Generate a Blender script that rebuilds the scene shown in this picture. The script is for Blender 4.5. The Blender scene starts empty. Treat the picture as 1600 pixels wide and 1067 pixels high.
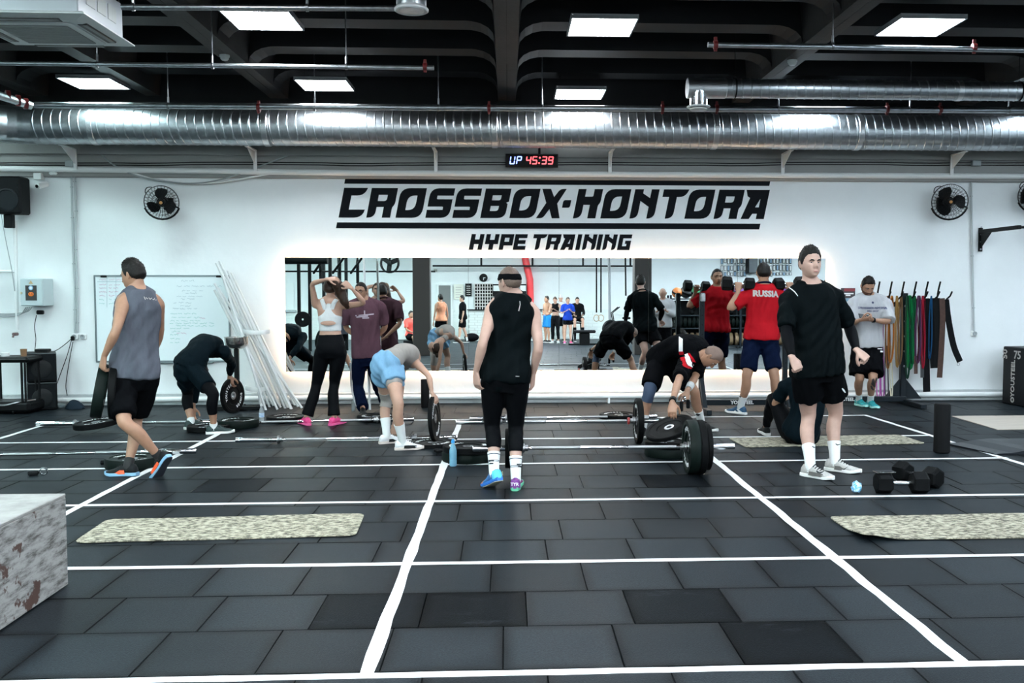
import bpy, bmesh, math, random
import numpy as np
from mathutils import Vector, Matrix
from mathutils.bvhtree import BVHTree

SC = bpy.context.scene
COL = SC.collection
random.seed(7)
rng = np.random.default_rng(7)
PI = math.pi

# ------------------------------------------------------------------ camera, world, exposure
F, X0, Y0c, VX, VY, CAMH = 1500.0, 868.0, 533.5, 793.0, 447.5, 1.56
YAW = math.atan((X0 - VX) / F)
PITCH = math.atan((Y0c - VY) / math.hypot(F, X0 - VX))
cd = bpy.data.cameras.new('camera')
cam = bpy.data.objects.new('camera', cd)
COL.objects.link(cam)
cd.sensor_width = 36.0
cd.lens = F / 1600 * 36
cd.shift_x = -(X0 - 800) / 1600
cd.clip_end = 200
cam.location = (0, 0, CAMH)
cam.rotation_euler = (PI / 2 - PITCH, 0, -YAW)
SC.camera = cam
wd = bpy.data.worlds.new('world')
SC.world = wd
wd.use_nodes = True
wd.node_tree.nodes['Background'].inputs[0].default_value = (0.75, 0.85, 1, 1)
wd.node_tree.nodes['Background'].inputs[1].default_value = 0.05
SC.view_settings.view_transform = 'Standard'
SC.view_settings.look = 'None'
SC.view_settings.gamma = 1
SC.view_settings.use_curve_mapping = False
SC.view_settings.exposure = 0.0
SC.cycles.use_denoising = True
SC.cycles.max_bounces = 8
SC.cycles.diffuse_bounces = 4
SC.cycles.glossy_bounces = 4
SC.cycles.transmission_bounces = 4
SC.cycles.caustics_reflective = False
SC.cycles.caustics_refractive = False
LAMP = 57.0            # emission of the ceiling panels
LED = 90.0             # emission of the strip behind the mirror

# ------------------------------------------------------------------ pixel <-> room geometry (1600x1067 frame)
_f0 = np.array([math.sin(YAW), math.cos(YAW), 0.0])
_r = np.array([math.cos(YAW), -math.sin(YAW), 0.0])
_z = np.array([0, 0, 1.0])
_f = _f0 * math.cos(PITCH) - _z * math.sin(PITCH)
_u = _f0 * math.sin(PITCH) + _z * math.cos(PITCH)
CO = np.array([0, 0, CAMH])
WALLY = 12.85
MIRY, MIREPS = 12.79, 0.011
_mn = np.array([0, -math.cos(MIREPS), math.sin(MIREPS)])
_mp = np.array([0, MIRY, 1.2])


def ray(x, y):
    return _f * F + _r * (x - X0) + _u * (Y0c - y)


def fl(x, y, z=0.0):
    d = ray(x, y)
    return CO + d * ((z - CO[2]) / d[2])


def at(x, y, Y):
    d = ray(x, y)
    return CO + d * ((Y - CO[1]) / d[1])


def wp(x, y, off=0.0):
    return at(x, y, WALLY - off)


def mat_(x, y, Y):
    """point at depth Y that the wall mirror shows at this pixel"""
    d = ray(x, y)
    h = CO + d * (((_mp - CO) @ _mn) / (d @ _mn))
    e = d - 2 * (d @ _mn) * _mn
    return h + e * ((Y - h[1]) / e[1])


# ------------------------------------------------------------------ materials
MATS = {}


def M(name, col, rough=0.5, metal=0.0, spec=0.5, noise=None, bump=None, emit=None, alpha=None, trans=0.0, sheen=0.0, coord='Object', stretch=None, col2=None):
    if name in MATS:
        return MATS[name]
    m = bpy.data.materials.new(name)
    m.use_nodes = True
    nt = m.node_tree
    b = nt.nodes['Principled BSDF']
    b.inputs['Base Color'].default_value = (*col, 1)
    b.inputs['Roughness'].default_value = rough
    b.inputs['Metallic'].default_value = metal
    b.inputs['Specular IOR Level'].default_value = spec
    if trans:
        b.inputs['Transmission Weight'].default_value = trans
    if emit:
        b.inputs['Emission Color'].default_value = (*emit[0], 1)
        b.inputs['Emission Strength'].default_value = emit[1]
    if noise or bump:
        tc = nt.nodes.new('ShaderNodeTexCoord')
        src = tc.outputs[coord]
        if stretch:
            mp = nt.nodes.new('ShaderNodeMapping')
            mp.inputs['Scale'].default_value = stretch
            nt.links.new(src, mp.inputs[0])
            src = mp.outputs[0]
    if noise:
        n = nt.nodes.new('ShaderNodeTexNoise')
        n.inputs['Scale'].default_value = noise[0]
        n.inputs['Detail'].default_value = 6
        n.inputs['Roughness'].default_value = 0.65
        nt.links.new(src, n.inputs['Vector'])
        r = nt.nodes.new('ShaderNodeValToRGB')
        lo = noise[2] if len(noise) > 2 else 0.35
        hi = noise[3] if len(noise) > 3 else 0.68
        r.color_ramp.elements[0].position = lo
        r.color_ramp.elements[1].position = hi
        k = noise[1]
        c2 = col2 if col2 else tuple(c * (1 - k) for c in col)
        r.color_ramp.elements[0].color = (*c2, 1)
        r.color_ramp.elements[1].color = (*col, 1)
        nt.links.new(n.outputs[0], r.inputs[0])
        nt.links.new(r.outputs[0], b.inputs['Base Color'])
    if bump:
        n2 = nt.nodes.new('ShaderNodeTexNoise')
        n2.inputs['Scale'].default_value = bump[0]
        n2.inputs['Detail'].default_value = 4
        nt.links.new(src, n2.inputs['Vector'])
        bp = nt.nodes.new('ShaderNodeBump')
        bp.inputs['Strength'].default_value = bump[1]
        bp.inputs['Distance'].default_value = bump[2] if len(bump) > 2 else 0.01
        nt.links.new(n2.outputs[0], bp.inputs['Height'])
        nt.links.new(bp.outputs[0], b.inputs['Normal'])
    MATS[name] = m
    return m


white_paint = M('white_wall_paint', (0.80, 0.83, 0.84), 0.55, noise=(1.3, 0.05), bump=(9, 0.25, 0.012), coord='Object')
def wall_scuffs(m):
    """scuff marks and hairline cracks on the lower part of the painted walls"""
    nt = m.node_tree; N = nt.nodes; L = nt.links; b = N['Principled BSDF']
    src = b.inputs['Base Color'].links[0].from_socket
    geo = N.new('ShaderNodeNewGeometry'); sx = N.new('ShaderNodeSeparateXYZ'); L.new(geo.outputs['Position'], sx.inputs[0])
    n = N.new('ShaderNodeTexNoise'); n.inputs['Scale'].default_value = 5.5; n.inputs['Detail'].default_value = 9; n.inputs['Roughness'].default_value = .75; n.inputs['Distortion'].default_value = .6
    L.new(geo.outputs['Position'], n.inputs['Vector'])
    r = N.new('ShaderNodeMapRange'); r.inputs[1].default_value = .67; r.inputs[2].default_value = .74; L.new(n.outputs[0], r.inputs[0])
    h = N.new('ShaderNodeMapRange'); h.inputs[1].default_value = 1.5; h.inputs[2].default_value = .5; L.new(sx.outputs[2], h.inputs[0])
    k = N.new('ShaderNodeMath'); k.operation = 'MULTIPLY'; L.new(r.outputs[0], k.inputs[0]); L.new(h.outputs[0], k.inputs[1])
    mx = N.new('ShaderNodeMixRGB'); L.new(k.outputs[0], mx.inputs[0]); L.new(src, mx.inputs[1]); mx.inputs[2].default_value = (.40, .42, .43, 1)
    L.new(mx.outputs[0], b.inputs['Base Color'])


wall_scuffs(white_paint)
beam_shade_grey = M('shaded_grey_beam', (0.26, 0.26, 0.255), 0.6, noise=(1.1, 0.15), bump=(12, 0.2))  # grey of the beam, with the duct's shade put into the tone
ceil_paint = M('dark_ceiling_paint', (0.018, 0.018, 0.019), 0.7, spec=0.2, noise=(0.9, 0.25))
ceil_rib_paint = M('dark_rib_paint', (0.030, 0.029, 0.029), 0.65, spec=0.2, noise=(2.0, 0.3), bump=(15, 0.3))
column_paint = M('brown_grey_paint', (0.040, 0.035, 0.033), 0.5, spec=0.2)
tape_white = M('white_floor_tape', (0.82, 0.83, 0.84), 0.45, noise=(30, 0.08))
galv = M('galvanised_steel', (0.58, 0.62, 0.65), 0.35, 1.0, noise=(14, 0.28), bump=(40, 0.12, 0.004))
foil = M('foil_tape', (0.80, 0.82, 0.84), 0.30, 1.0, bump=(60, 0.6, 0.006))
chrome = M('chrome_steel', (0.72, 0.73, 0.75), 0.18, 1.0)
steel_dull = M('dull_steel', (0.45, 0.46, 0.48), 0.32, 1.0, noise=(25, 0.4))
black_rubber = M('black_rubber', (0.0042, 0.0045, 0.005), 0.55, spec=0.07, noise=(20, 0.35), bump=(120, 0.15, 0.002))
green_rubber = M('dark_green_rubber', (0.0055, 0.0105, 0.009), 0.5, spec=0.10, noise=(16, 0.35), bump=(100, 0.15, 0.002))
black_metal = M('black_powder_coat', (0.004, 0.0045, 0.0052), 0.42, spec=0.12)
black_plastic = M('black_plastic', (0.004, 0.0045, 0.0052), 0.45, spec=0.10)
grey_plastic = M('grey_plastic', (0.30, 0.33, 0.34), 0.5)
white_plastic = M('white_plastic', (0.78, 0.80, 0.80), 0.38)
ac_white = M('air_conditioner_white', (0.62, 0.66, 0.65), 0.4)
ac_grille = M('air_conditioner_grille', (0.26, 0.27, 0.27), 0.6)
red_clamp = M('red_clamp_paint', (0.15, 0.01, 0.01), 0.45)
sign_black = M('black_wall_letters', (0.0026, 0.0038, 0.0058), 0.5, spec=0.06, bump=(30, 0.3, 0.006))
print_white = M('white_print', (0.75, 0.76, 0.76), 0.6)
print_grey = M('grey_print', (0.42, 0.40, 0.38), 0.6)
mirror_glass = M('mirror_glass', (0.86, 0.91, 0.90), 0.0, 1.0)
skin_a = M('skin_light', (0.47, 0.275, 0.20), 0.48, noise=(9, 0.16), bump=(60, 0.08, 0.002))
skin_b = M('skin_tan', (0.385, 0.205, 0.13), 0.48, noise=(9, 0.18), bump=(60, 0.08, 0.002))
skin_c = M('skin_pale', (0.49, 0.305, 0.245), 0.48, noise=(9, 0.16), bump=(60, 0.08, 0.002))
eye_white = M('eye_white', (0.7, 0.7, 0.7), 0.25)
eye_dark = M('eye_iris', (0.02, 0.015, 0.012), 0.2)
lips_mat = M('lip_skin', (0.40, 0.17, 0.15), 0.45)
hair_dark = M('dark_brown_hair', (0.010, 0.008, 0.007), 0.5, spec=0.2, noise=(90, 0.5), bump=(180, 0.7, 0.004))
hair_brown = M('brown_hair', (0.045, 0.024, 0.015), 0.42, spec=0.25, noise=(60, 0.6), bump=(120, 0.7, 0.004), stretch=(1, 1, 0.25))
hair_buzz = M('cropped_hair', (0.13, 0.085, 0.065), 0.6, noise=(160, 0.4), bump=(300, 0.3, 0.001))
beard_red = M('ginger_beard', (0.12, 0.045, 0.022), 0.6, noise=(90, 0.5), bump=(200, 0.6, 0.003))


def fabric(name, col, rough=0.8, k=0.25):
    return M(name, tuple(c * .85 for c in col), rough, spec=0.02, noise=(7, k), bump=(16, 0.6, 0.02), stretch=(1, 1, .45))


fab_black = fabric('black_fabric', (0.0040, 0.0044, 0.0055), 0.75)
fab_black2 = fabric('black_sport_fabric', (0.0035, 0.0058, 0.0068), 0.62)
fab_tight = M('black_stretch_fabric', (0.0028, 0.0032, 0.0042), 0.6, spec=0.05, bump=(14, 0.3, 0.006))
fab_navy = fabric('navy_fabric', (0.0045, 0.009, 0.030), 0.75)
fab_dknavy = fabric('dark_teal_fabric', (0.0045, 0.010, 0.014), 0.6)
fab_grey = fabric('slate_grey_fabric', (0.115, 0.125, 0.155), 0.75)
fab_purple = fabric('mauve_fabric', (0.120, 0.060, 0.080), 0.85)
fab_red = fabric('red_fabric', (0.50, 0.012, 0.020), 0.65)
fab_white = fabric('white_fabric', (0.74, 0.76, 0.77), 0.8, 0.1)
fab_lgrey = fabric('light_grey_fabric', (0.50, 0.50, 0.52), 0.85, 0.12)
fab_beige = fabric('grey_beige_fabric', (0.36, 0.33, 0.31), 0.85, 0.12)
fab_cream = fabric('cream_fabric', (0.62, 0.60, 0.55), 0.8, 0.1)
fab_sky = fabric('sky_blue_fabric', (0.22, 0.42, 0.62), 0.75, 0.15)
fab_blue = fabric('royal_blue_fabric', (0.015, 0.05, 0.36), 0.75)
fab_cyan = fabric('bright_blue_fabric', (0.03, 0.25, 0.62), 0.75)
fab_orange = fabric('peach_fabric', (0.75, 0.33, 0.20), 0.75)
sock_white = M('white_sock_knit', (0.72, 0.74, 0.74), 0.9, bump=(120, 0.4, 0.003))
shoe_pink = M('pink_shoe', (0.85, 0.06, 0.26), 0.6, noise=(30, 0.3))
shoe_white = M('white_shoe', (0.72, 0.72, 0.74), 0.6, noise=(30, 0.1))
shoe_grey = M('grey_shoe_mesh', (0.48, 0.47, 0.45), 0.75, noise=(70, 0.25))
shoe_dark = M('dark_shoe', (0.007, 0.008, 0.009), 0.6, spec=0.15)
shoe_teal = M('teal_shoe', (0.02, 0.42, 0.46), 0.6, noise=(22, 0.6))
shoe_blue = M('blue_shoe', (0.012, 0.08, 0.17), 0.55, noise=(22, 0.5))
shoe_cyanb = M('bright_blue_shoe', (0.03, 0.30, 0.62), 0.5, noise=(16, 0.75), col2=(0.06, 0.02, 0.13))
shoe_redp = M('purple_red_shoe', (0.40, 0.03, 0.05), 0.5, noise=(14, 0.9), col2=(0.08, 0.02, 0.22))
sole_white = M('white_sole', (0.75, 0.75, 0.73), 0.6)
sole_blue = M('light_blue_sole', (0.20, 0.38, 0.55), 0.6)
sole_green = M('green_sole', (0.10, 0.42, 0.25), 0.6)
sole_orange = M('orange_accent', (0.75, 0.09, 0.02), 0.5)
sole_dark = M('dark_sole', (0.02, 0.025, 0.035), 0.6)
sole_royal = M('royal_blue_sole', (0.02, 0.14, 0.50), 0.6)


# ------------------------------------------------------------------ mesh builder
class B:
    def __init__(s):
        s.v, s.f = [], []

    def add(s, vs, fs):
        o = len(s.v)
        s.v.extend([tuple(float(c) for c in p) for p in vs])
        s.f.extend([tuple(o + i for i in q) for q in fs])
        return s

    def box(s, c, d, bev=0.0, rz=0.0, R=None):
        """centre, full size; a chamfered box when bev > 0"""
        hx, hy, hz = d[0] / 2, d[1] / 2, d[2] / 2
        b = min(bev, hx * .9, hy * .9, hz * .9)
        if b <= 0:
            vs = [(x, y, z) for x in (-hx, hx) for y in (-hy, hy) for z in (-hz, hz)]
            fs = [(0, 1, 3, 2), (4, 6, 7, 5), (0, 4, 5, 1), (2, 3, 7, 6), (0, 2, 6, 4), (1, 5, 7, 3)]
        else:
            vs, ix = [], {}
            for sx in (-1, 1):
                for sy in (-1, 1):
                    for sz in (-1, 1):
                        for a in range(3):
                            p = [sx * (hx - (b if a != 0 else 0)), sy * (hy - (b if a != 1 else 0)), sz * (hz - (b if a != 2 else 0))]
                            ix[(sx, sy, sz, a)] = len(vs)
                            vs.append(p)
            fs = []
            for a in range(3):
                for sg in (-1, 1):
                    o1, o2 = [k for k in range(3) if k != a]
                    q = []
                    for s1, s2 in ((-1, -1), (1, -1), (1, 1), (-1, 1)):
                        k = [0, 0, 0]
                        k[a] = sg; k[o1] = s1; k[o2] = s2
                        q.append(ix[(*k, a)])
                    fs.append(tuple(q) if (sg > 0) == (a != 1) else tuple(reversed(q)))
            for a in range(3):
                o1, o2 = [k for k in range(3) if k != a]
                for s1 in (-1, 1):
                    for s2 in (-1, 1):
                        k1 = [0, 0, 0]; k2 = [0, 0, 0]
                        k1[a] = -1; k1[o1] = s1; k1[o2] = s2
                        k2[a] = 1; k2[o1] = s1; k2[o2] = s2
                        fs.append((ix[(*k1, o1)], ix[(*k2, o1)], ix[(*k2, o2)], ix[(*k1, o2)]))
            for sx in (-1, 1):
                for sy in (-1, 1):
                    for sz in (-1, 1):
                        fs.append(tuple(ix[(sx, sy, sz, a)] for a in range(3)))
        vs = np.array(vs, float)
        if R is not None:
            vs = vs @ np.array(R).T
        elif rz:
            cz, sz_ = math.cos(rz), math.sin(rz)
            vs = vs @ np.array([[cz, -sz_, 0], [sz_, cz, 0], [0, 0, 1]]).T
        return s.add(vs + np.array(c, float), fs)

    def loft(s, rings, cap=True):
        n = len(rings[0])
        vs = [p for r in rings for p in r]
        fs = []
        for i in range(len(rings) - 1):
            for j in range(n):
                k = (j + 1) % n
                fs.append((i * n + j, i * n + k, (i + 1) * n + k, (i + 1) * n + j))
        if cap:
            fs.append(tuple(range(n - 1, -1, -1)))
            fs.append(tuple((len(rings) - 1) * n + j for j in range(n)))
        return s.add(vs, fs)

    def tube(s, pts, r, n=8, cap=True, flat=None, side=None):
        """r: a radius or one per point; flat: (ratio) flattens across the side axis"""
        P = np.array(pts, float)
        rr = np.full(len(P), r, float) if np.isscalar(r) else np.array(r, float)
        T = np.gradient(P, axis=0)
        T /= np.linalg.norm(T, axis=1)[:, None] + 1e-12
        a = np.array(side, float) if side is not None else (np.array([0, 0, 1.0]) if abs(T[0][2]) < .9 else np.array([1.0, 0, 0]))
        rings = []
        for i in range(len(P)):
            a = a - T[i] * (a @ T[i])
            a /= np.linalg.norm(a) + 1e-12
            b = np.cross(T[i], a)
            k = flat if flat else 1.0
            rings.append([P[i] + rr[i] * (math.cos(t) * a + math.sin(t) * b * k) for t in np.arange(n) * 2 * PI / n])
        return s.loft(rings, cap)

    def cyl(s, p0, p1, r0, r1=None, n=16):
        return s.tube([p0, p1], [r0, r0 if r1 is None else r1], n)

    def lathe(s, prof, o=(0, 0, 0), axis=(0, 0, 1), n=24, closed=False):
        """prof: (radius, height) pairs"""
        ax = np.array(axis, float); ax /= np.linalg.norm(ax)
        a = np.cross(ax, [0, 0, 1.0]) if abs(ax[2]) < .9 else np.array([1.0, 0, 0])
        a /= np.linalg.norm(a)
        b = np.cross(ax, a)
        o = np.array(o, float)
        rings = [[o + ax * h + max(r, 1e-5) * (math.cos(t) * a + math.sin(t) * b) for t in np.arange(n) * 2 * PI / n] for r, h in prof]
        if closed:
            rings.append(rings[0])
        return s.loft(rings, not closed)

    def ell(s, c, r, n=12, m=8, R=None):
        vs = []
        for i in range(m + 1):
            th = PI * i / m
            for j in range(n):
                ph = 2 * PI * j / n
                vs.append((r[0] * math.sin(th) * math.cos(ph), r[1] * math.sin(th) * math.sin(ph), r[2] * math.cos(th)))
        fs = [(i * n + j, (i + 1) * n + j, (i + 1) * n + (j + 1) % n, i * n + (j + 1) % n) for i in range(m) for j in range(n)]
        vs = np.array(vs)
        if R is not None:
            vs = vs @ np.array(R).T
        return s.add(vs + np.array(c, float), fs)

    def prism(s, poly, fn0, fn1):
        """2-D outline mapped by fn0 (one face) and fn1 (the other)"""
        n = len(poly)
        vs = [fn0(*p) for p in poly] + [fn1(*p) for p in poly]
        fs = [tuple(range(n - 1, -1, -1)), tuple(range(n, 2 * n))] + [(i, (i + 1) % n, n + (i + 1) % n, n + i) for i in range(n)]
        return s.add(vs, fs)

    def mesh(s, name, mats, off=(0, 0, 0), smooth=False, fix=True):
        me = bpy.data.meshes.new(name)
        o = np.array(off, float)
        me.from_pydata([tuple(np.array(p) - o) for p in s.v], [], s.f)
        for m in (mats if isinstance(mats, (list, tuple)) else [mats]):
            me.materials.append(m)
        if fix:
            bm = bmesh.new(); bm.from_mesh(me)
            bmesh.ops.remove_doubles(bm, verts=bm.verts, dist=1e-6)
            bmesh.ops.recalc_face_normals(bm, faces=bm.faces)
            bm.to_mesh(me); bm.free()
        if smooth:
            auto_smooth(me, smooth if smooth is not True else 40)
        return me


def auto_smooth(me, deg):
    me.polygons.foreach_set('use_smooth', [True] * len(me.polygons))
    if deg < 170:
        try:
            me.set_sharp_from_angle(angle=math.radians(deg))
        except Exception:
            pass


def origin(o):
    p = np.zeros(3)
    while o is not None:
        p = p + np.array(o.location)
        o = o.parent
    return p


def link(name, me, parent=None, loc=(0, 0, 0)):
    o = bpy.data.objects.new(name, me)
    COL.objects.link(o)
    o.location = loc
    if parent is not None:
        o.parent = parent
    return o


def tag(o, label=None, cat=None, group=None, kind=None):
    if label: o['label'] = label
    if cat: o['category'] = cat
    if group: o['group'] = group
    if kind: o['kind'] = kind
    return o


def thing(name, label, cat, loc=(0, 0, 0), rz=0.0, group=None):
    o = bpy.data.objects.new(name, None)
    COL.objects.link(o)
    o.empty_display_size = 0.1
    o.location = tuple(float(c) for c in loc)
    o.rotation_euler = (0, 0, rz)
    return tag(o, label, cat, group)


def part(name, b, mat, parent, smooth=False, world=True, label=None, kind=None):
    """a mesh under a thing; built in room coordinates when world is True (the thing must be unrotated)"""
    off = origin(parent) if world else (0, 0, 0)
    o = link(name, b.mesh(name, mat, off, smooth), parent)
    return tag(o, label, None, None, kind)


def single(name, b, mat, label, cat, base, group=None, smooth=False):
    """a one-mesh thing built in room coordinates"""
    return tag(link(name, b.mesh(name, mat, base, smooth), None, tuple(float(c) for c in base)), label, cat, group)


def struct(name, b, mat, parent=None, smooth=False):
    o = link(name, b.mesh(name, mat, origin(parent) if parent else (0, 0, 0), smooth), parent)
    if parent is None:
        o['kind'] = 'structure'
    return o


def dup(root, loc, rz=0.0, label=None, group=None, rot=None):
    r = root.copy(); COL.objects.link(r)
    r.location = tuple(float(c) for c in loc)
    r.rotation_euler = rot if rot is not None else (0, 0, rz)
    if label: r['label'] = label
    if group: r['group'] = group
    for ch in list(root.children):
        c = ch.copy(); COL.objects.link(c); c.parent = r
        for g in list(ch.children):
            d = g.copy(); COL.objects.link(d); d.parent = c
    return r


def arc(c, r, a0, a1, n=8):
    return [(c[0] + r * math.cos(math.radians(a0 + (a1 - a0) * i / n)), c[1] + r * math.sin(math.radians(a0 + (a1 - a0) * i / n))) for i in range(n + 1)]


def round_poly(pts, seg=5):
    """(x, y[, r]) outline: corners with r are rounded"""
    out, n = [], len(pts)
    for i, p in enumerate(pts):
        if len(p) == 2:
            out.append(p); continue
        a = np.array(pts[i - 1][:2], float); b = np.array(p[:2], float); c = np.array(pts[(i + 1) % n][:2], float)
        r1 = min(p[2], np.linalg.norm(a - b) * .95); r2 = min(p[2], np.linalg.norm(c - b) * .95)
        A = b + (a - b) / np.linalg.norm(a - b) * r1; C = b + (c - b) / np.linalg.norm(c - b) * r2
        for k in range(seg + 1):
            t = k / seg
            q = (1 - t) ** 2 * A + 2 * t * (1 - t) * b + t * t * C
            out.append(tuple(q))
    return out


def smoothpath(pts, n=8):
    """Catmull-Rom through the points"""
    P = [np.array(p, float) for p in pts]
    P = [2 * P[0] - P[1]] + P + [2 * P[-1] - P[-2]]
    out = []
    for i in range(1, len(P) - 2):
        for k in range(n):
            t = k / n
            a, b, c, d = P[i - 1], P[i], P[i + 1], P[i + 2]
            out.append(.5 * (2 * b + (c - a) * t + (2 * a - 5 * b + 4 * c - d) * t * t + (3 * b - a - 3 * c + d) * t ** 3))
    out.append(P[-2])
    return out


def curve_fill(polys, depth):
    """flat filled outline(s) with holes, extruded by depth, as (verts, faces) in XY"""
    cu = bpy.data.curves.new('outline', 'CURVE')
    cu.dimensions = '2D'; cu.fill_mode = 'BOTH'; cu.extrude = depth / 2
    for poly in polys:
        sp = cu.splines.new('POLY')
        sp.points.add(len(poly) - 1)
        for p, q in zip(sp.points, poly):
            p.co = (q[0], q[1], 0, 1)
        sp.use_cyclic_u = True
    return _curve_to_arrays(cu)


def text_fill(s, size, depth, align='CENTER', shear=0.0, bold=0.0):
    cu = bpy.data.curves.new('text', 'FONT')
    cu.body = s; cu.size = size; cu.extrude = depth / 2
    cu.align_x = align; cu.align_y = 'CENTER'; cu.shear = shear; cu.offset = bold
    cu.resolution_u = 2
    return _curve_to_arrays(cu)


def _curve_to_arrays(cu):
    o = bpy.data.objects.new('tmp', cu); COL.objects.link(o)
    me = o.to_mesh()
    vs = [tuple(v.co) for v in me.vertices]; fs = [tuple(p.vertices) for p in me.polygons]
    o.to_mesh_clear()
    bpy.data.objects.remove(o); bpy.data.curves.remove(cu)
    return np.array(vs), fs
# ================================================================== THE SETTING
XL, XR, YB, ZC = -14.0, 15.0, -13.2, 4.45

# floor: dark base slab with rubber tiles laid in running bond, tape lines on top
floor = struct('floor', B().box(((XL + XR) / 2, (YB + WALLY) / 2, -0.06), (XR - XL, WALLY - YB, 0.08)), M('joint_black', (0.008, 0.008, 0.009), 0.8))


def tile_material(name, base, worn, rough, dark, edge=True):
    m = bpy.data.materials.new(name); m.use_nodes = True
    nt = m.node_tree; N = nt.nodes; L = nt.links; b = N['Principled BSDF']
    geo = N.new('ShaderNodeNewGeometry'); oi = N.new('ShaderNodeObjectInfo')
    n1 = N.new('ShaderNodeTexNoise'); n1.inputs['Scale'].default_value = 2.3; n1.inputs['Detail'].default_value = 8; n1.inputs['Roughness'].default_value = .7
    L.new(geo.outputs['Position'], n1.inputs['Vector'])
    r1 = N.new('ShaderNodeValToRGB')
    r1.color_ramp.elements[0].position = .38; r1.color_ramp.elements[0].color = (*base, 1)
    r1.color_ramp.elements[1].position = .72; r1.color_ramp.elements[1].color = (*worn, 1)
    L.new(n1.outputs[0], r1.inputs[0])
    # tile to tile difference
    mr = N.new('ShaderNodeMapRange'); mr.inputs[3].default_value = .72; mr.inputs[4].default_value = 1.28
    L.new(oi.outputs['Random'], mr.inputs[0])
    mul = N.new('ShaderNodeMixRGB'); mul.blend_type = 'MULTIPLY'; mul.inputs[0].default_value = 1
    L.new(r1.outputs[0], mul.inputs[1]); L.new(mr.outputs[0], mul.inputs[2])
    if edge:   # colour darkens toward the tile's edges
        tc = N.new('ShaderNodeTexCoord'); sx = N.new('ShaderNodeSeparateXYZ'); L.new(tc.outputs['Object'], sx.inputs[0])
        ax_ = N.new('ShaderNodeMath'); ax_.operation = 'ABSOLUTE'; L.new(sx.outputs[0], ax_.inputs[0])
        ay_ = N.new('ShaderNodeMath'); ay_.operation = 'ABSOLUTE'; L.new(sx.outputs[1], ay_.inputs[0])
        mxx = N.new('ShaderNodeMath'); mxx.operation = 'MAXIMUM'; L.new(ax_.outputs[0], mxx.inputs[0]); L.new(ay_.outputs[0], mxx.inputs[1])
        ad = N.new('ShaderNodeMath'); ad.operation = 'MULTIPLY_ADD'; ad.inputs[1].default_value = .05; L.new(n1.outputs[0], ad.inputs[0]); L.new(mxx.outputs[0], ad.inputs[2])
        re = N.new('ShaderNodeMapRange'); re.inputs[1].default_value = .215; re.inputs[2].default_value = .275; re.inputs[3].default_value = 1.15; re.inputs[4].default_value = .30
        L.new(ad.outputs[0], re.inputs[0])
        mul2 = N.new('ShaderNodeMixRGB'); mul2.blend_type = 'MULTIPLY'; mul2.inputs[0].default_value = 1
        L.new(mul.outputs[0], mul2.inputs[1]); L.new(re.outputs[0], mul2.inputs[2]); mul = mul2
    n4 = N.new('ShaderNodeTexNoise'); n4.inputs['Scale'].default_value = 95; n4.inputs['Detail'].default_value = 4
    L.new(geo.outputs['Position'], n4.inputs['Vector'])
    r4_ = N.new('ShaderNodeMapRange'); r4_.inputs[1].default_value = .3; r4_.inputs[2].default_value = .7; r4_.inputs[3].default_value = .55; r4_.inputs[4].default_value = 1.45
    L.new(n4.outputs[0], r4_.inputs[0])
    mul3 = N.new('ShaderNodeMixRGB'); mul3.blend_type = 'MULTIPLY'; mul3.inputs[0].default_value = 1
    L.new(mul.outputs[0], mul3.inputs[1]); L.new(r4_.outputs[0], mul3.inputs[2]); mul = mul3
    # chalk scuffs
    mp = N.new('ShaderNodeMapping'); mp.inputs['Scale'].default_value = (.7, 1.5, 1)
    L.new(geo.outputs['Position'], mp.inputs[0])
    n2 = N.new('ShaderNodeTexNoise'); n2.inputs['Scale'].default_value = 1.6; n2.inputs['Detail'].default_value = 10; n2.inputs['Roughness'].default_value = .8
    L.new(mp.outputs[0], n2.inputs['Vector'])
    r2 = N.new('ShaderNodeValToRGB')
    r2.color_ramp.elements[0].position = .655 if not dark else .56; r2.color_ramp.elements[0].color = (0, 0, 0, 1)
    r2.color_ramp.elements[1].position = .80 if not dark else .60; r2.color_ramp.elements[1].color = (.45, .45, .45, 1)
    L.new(n2.outputs[0], r2.inputs[0])
    mix = N.new('ShaderNodeMixRGB'); L.new(r2.outputs[0], mix.inputs[0]); L.new(mul.outputs[0], mix.inputs[1])
    mix.inputs[2].default_value = (.085, .11, .135, 1) if not dark else (.024, .028, .033, 1)
    L.new(mix.outputs[0], b.inputs['Base Color'])
    mr2 = N.new('ShaderNodeMapRange'); mr2.inputs[3].default_value = rough - .07; mr2.inputs[4].default_value = rough + .1
    L.new(n1.outputs[0], mr2.inputs[0]); L.new(mr2.outputs[0], b.inputs['Roughness'])
    n3 = N.new('ShaderNodeTexNoise'); n3.inputs['Scale'].default_value = 160; n3.inputs['Detail'].default_value = 3
    L.new(geo.outputs['Position'], n3.inputs['Vector'])
    bp = N.new('ShaderNodeBump'); bp.inputs['Strength'].default_value = .35; bp.inputs['Distance'].default_value = .004
    L.new(n3.outputs[0], bp.inputs['Height']); L.new(bp.outputs[0], b.inputs['Normal'])
    b.inputs['Specular IOR Level'].default_value = .02 if dark else .075
    return m


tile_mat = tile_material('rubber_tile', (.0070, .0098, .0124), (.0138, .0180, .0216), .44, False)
tile_far = tile_material('rubber_tile_far', (.0070, .0098, .0124), (.0138, .0180, .0216), .44, False, False)
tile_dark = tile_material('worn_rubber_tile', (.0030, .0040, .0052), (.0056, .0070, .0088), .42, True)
TS = 0.5
DARK_PX = [(515, 955), (690, 950), (1005, 945), (1270, 1003), (1015, 747), (345, 752), (480, 719)]
dark_cells = set()
# row phase: a joint runs at the depth of pixel row 840 / 978 near the middle of the picture
row_y0 = fl(800, 978)[1]
col_x0 = fl(850, 1000)[0]


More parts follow.
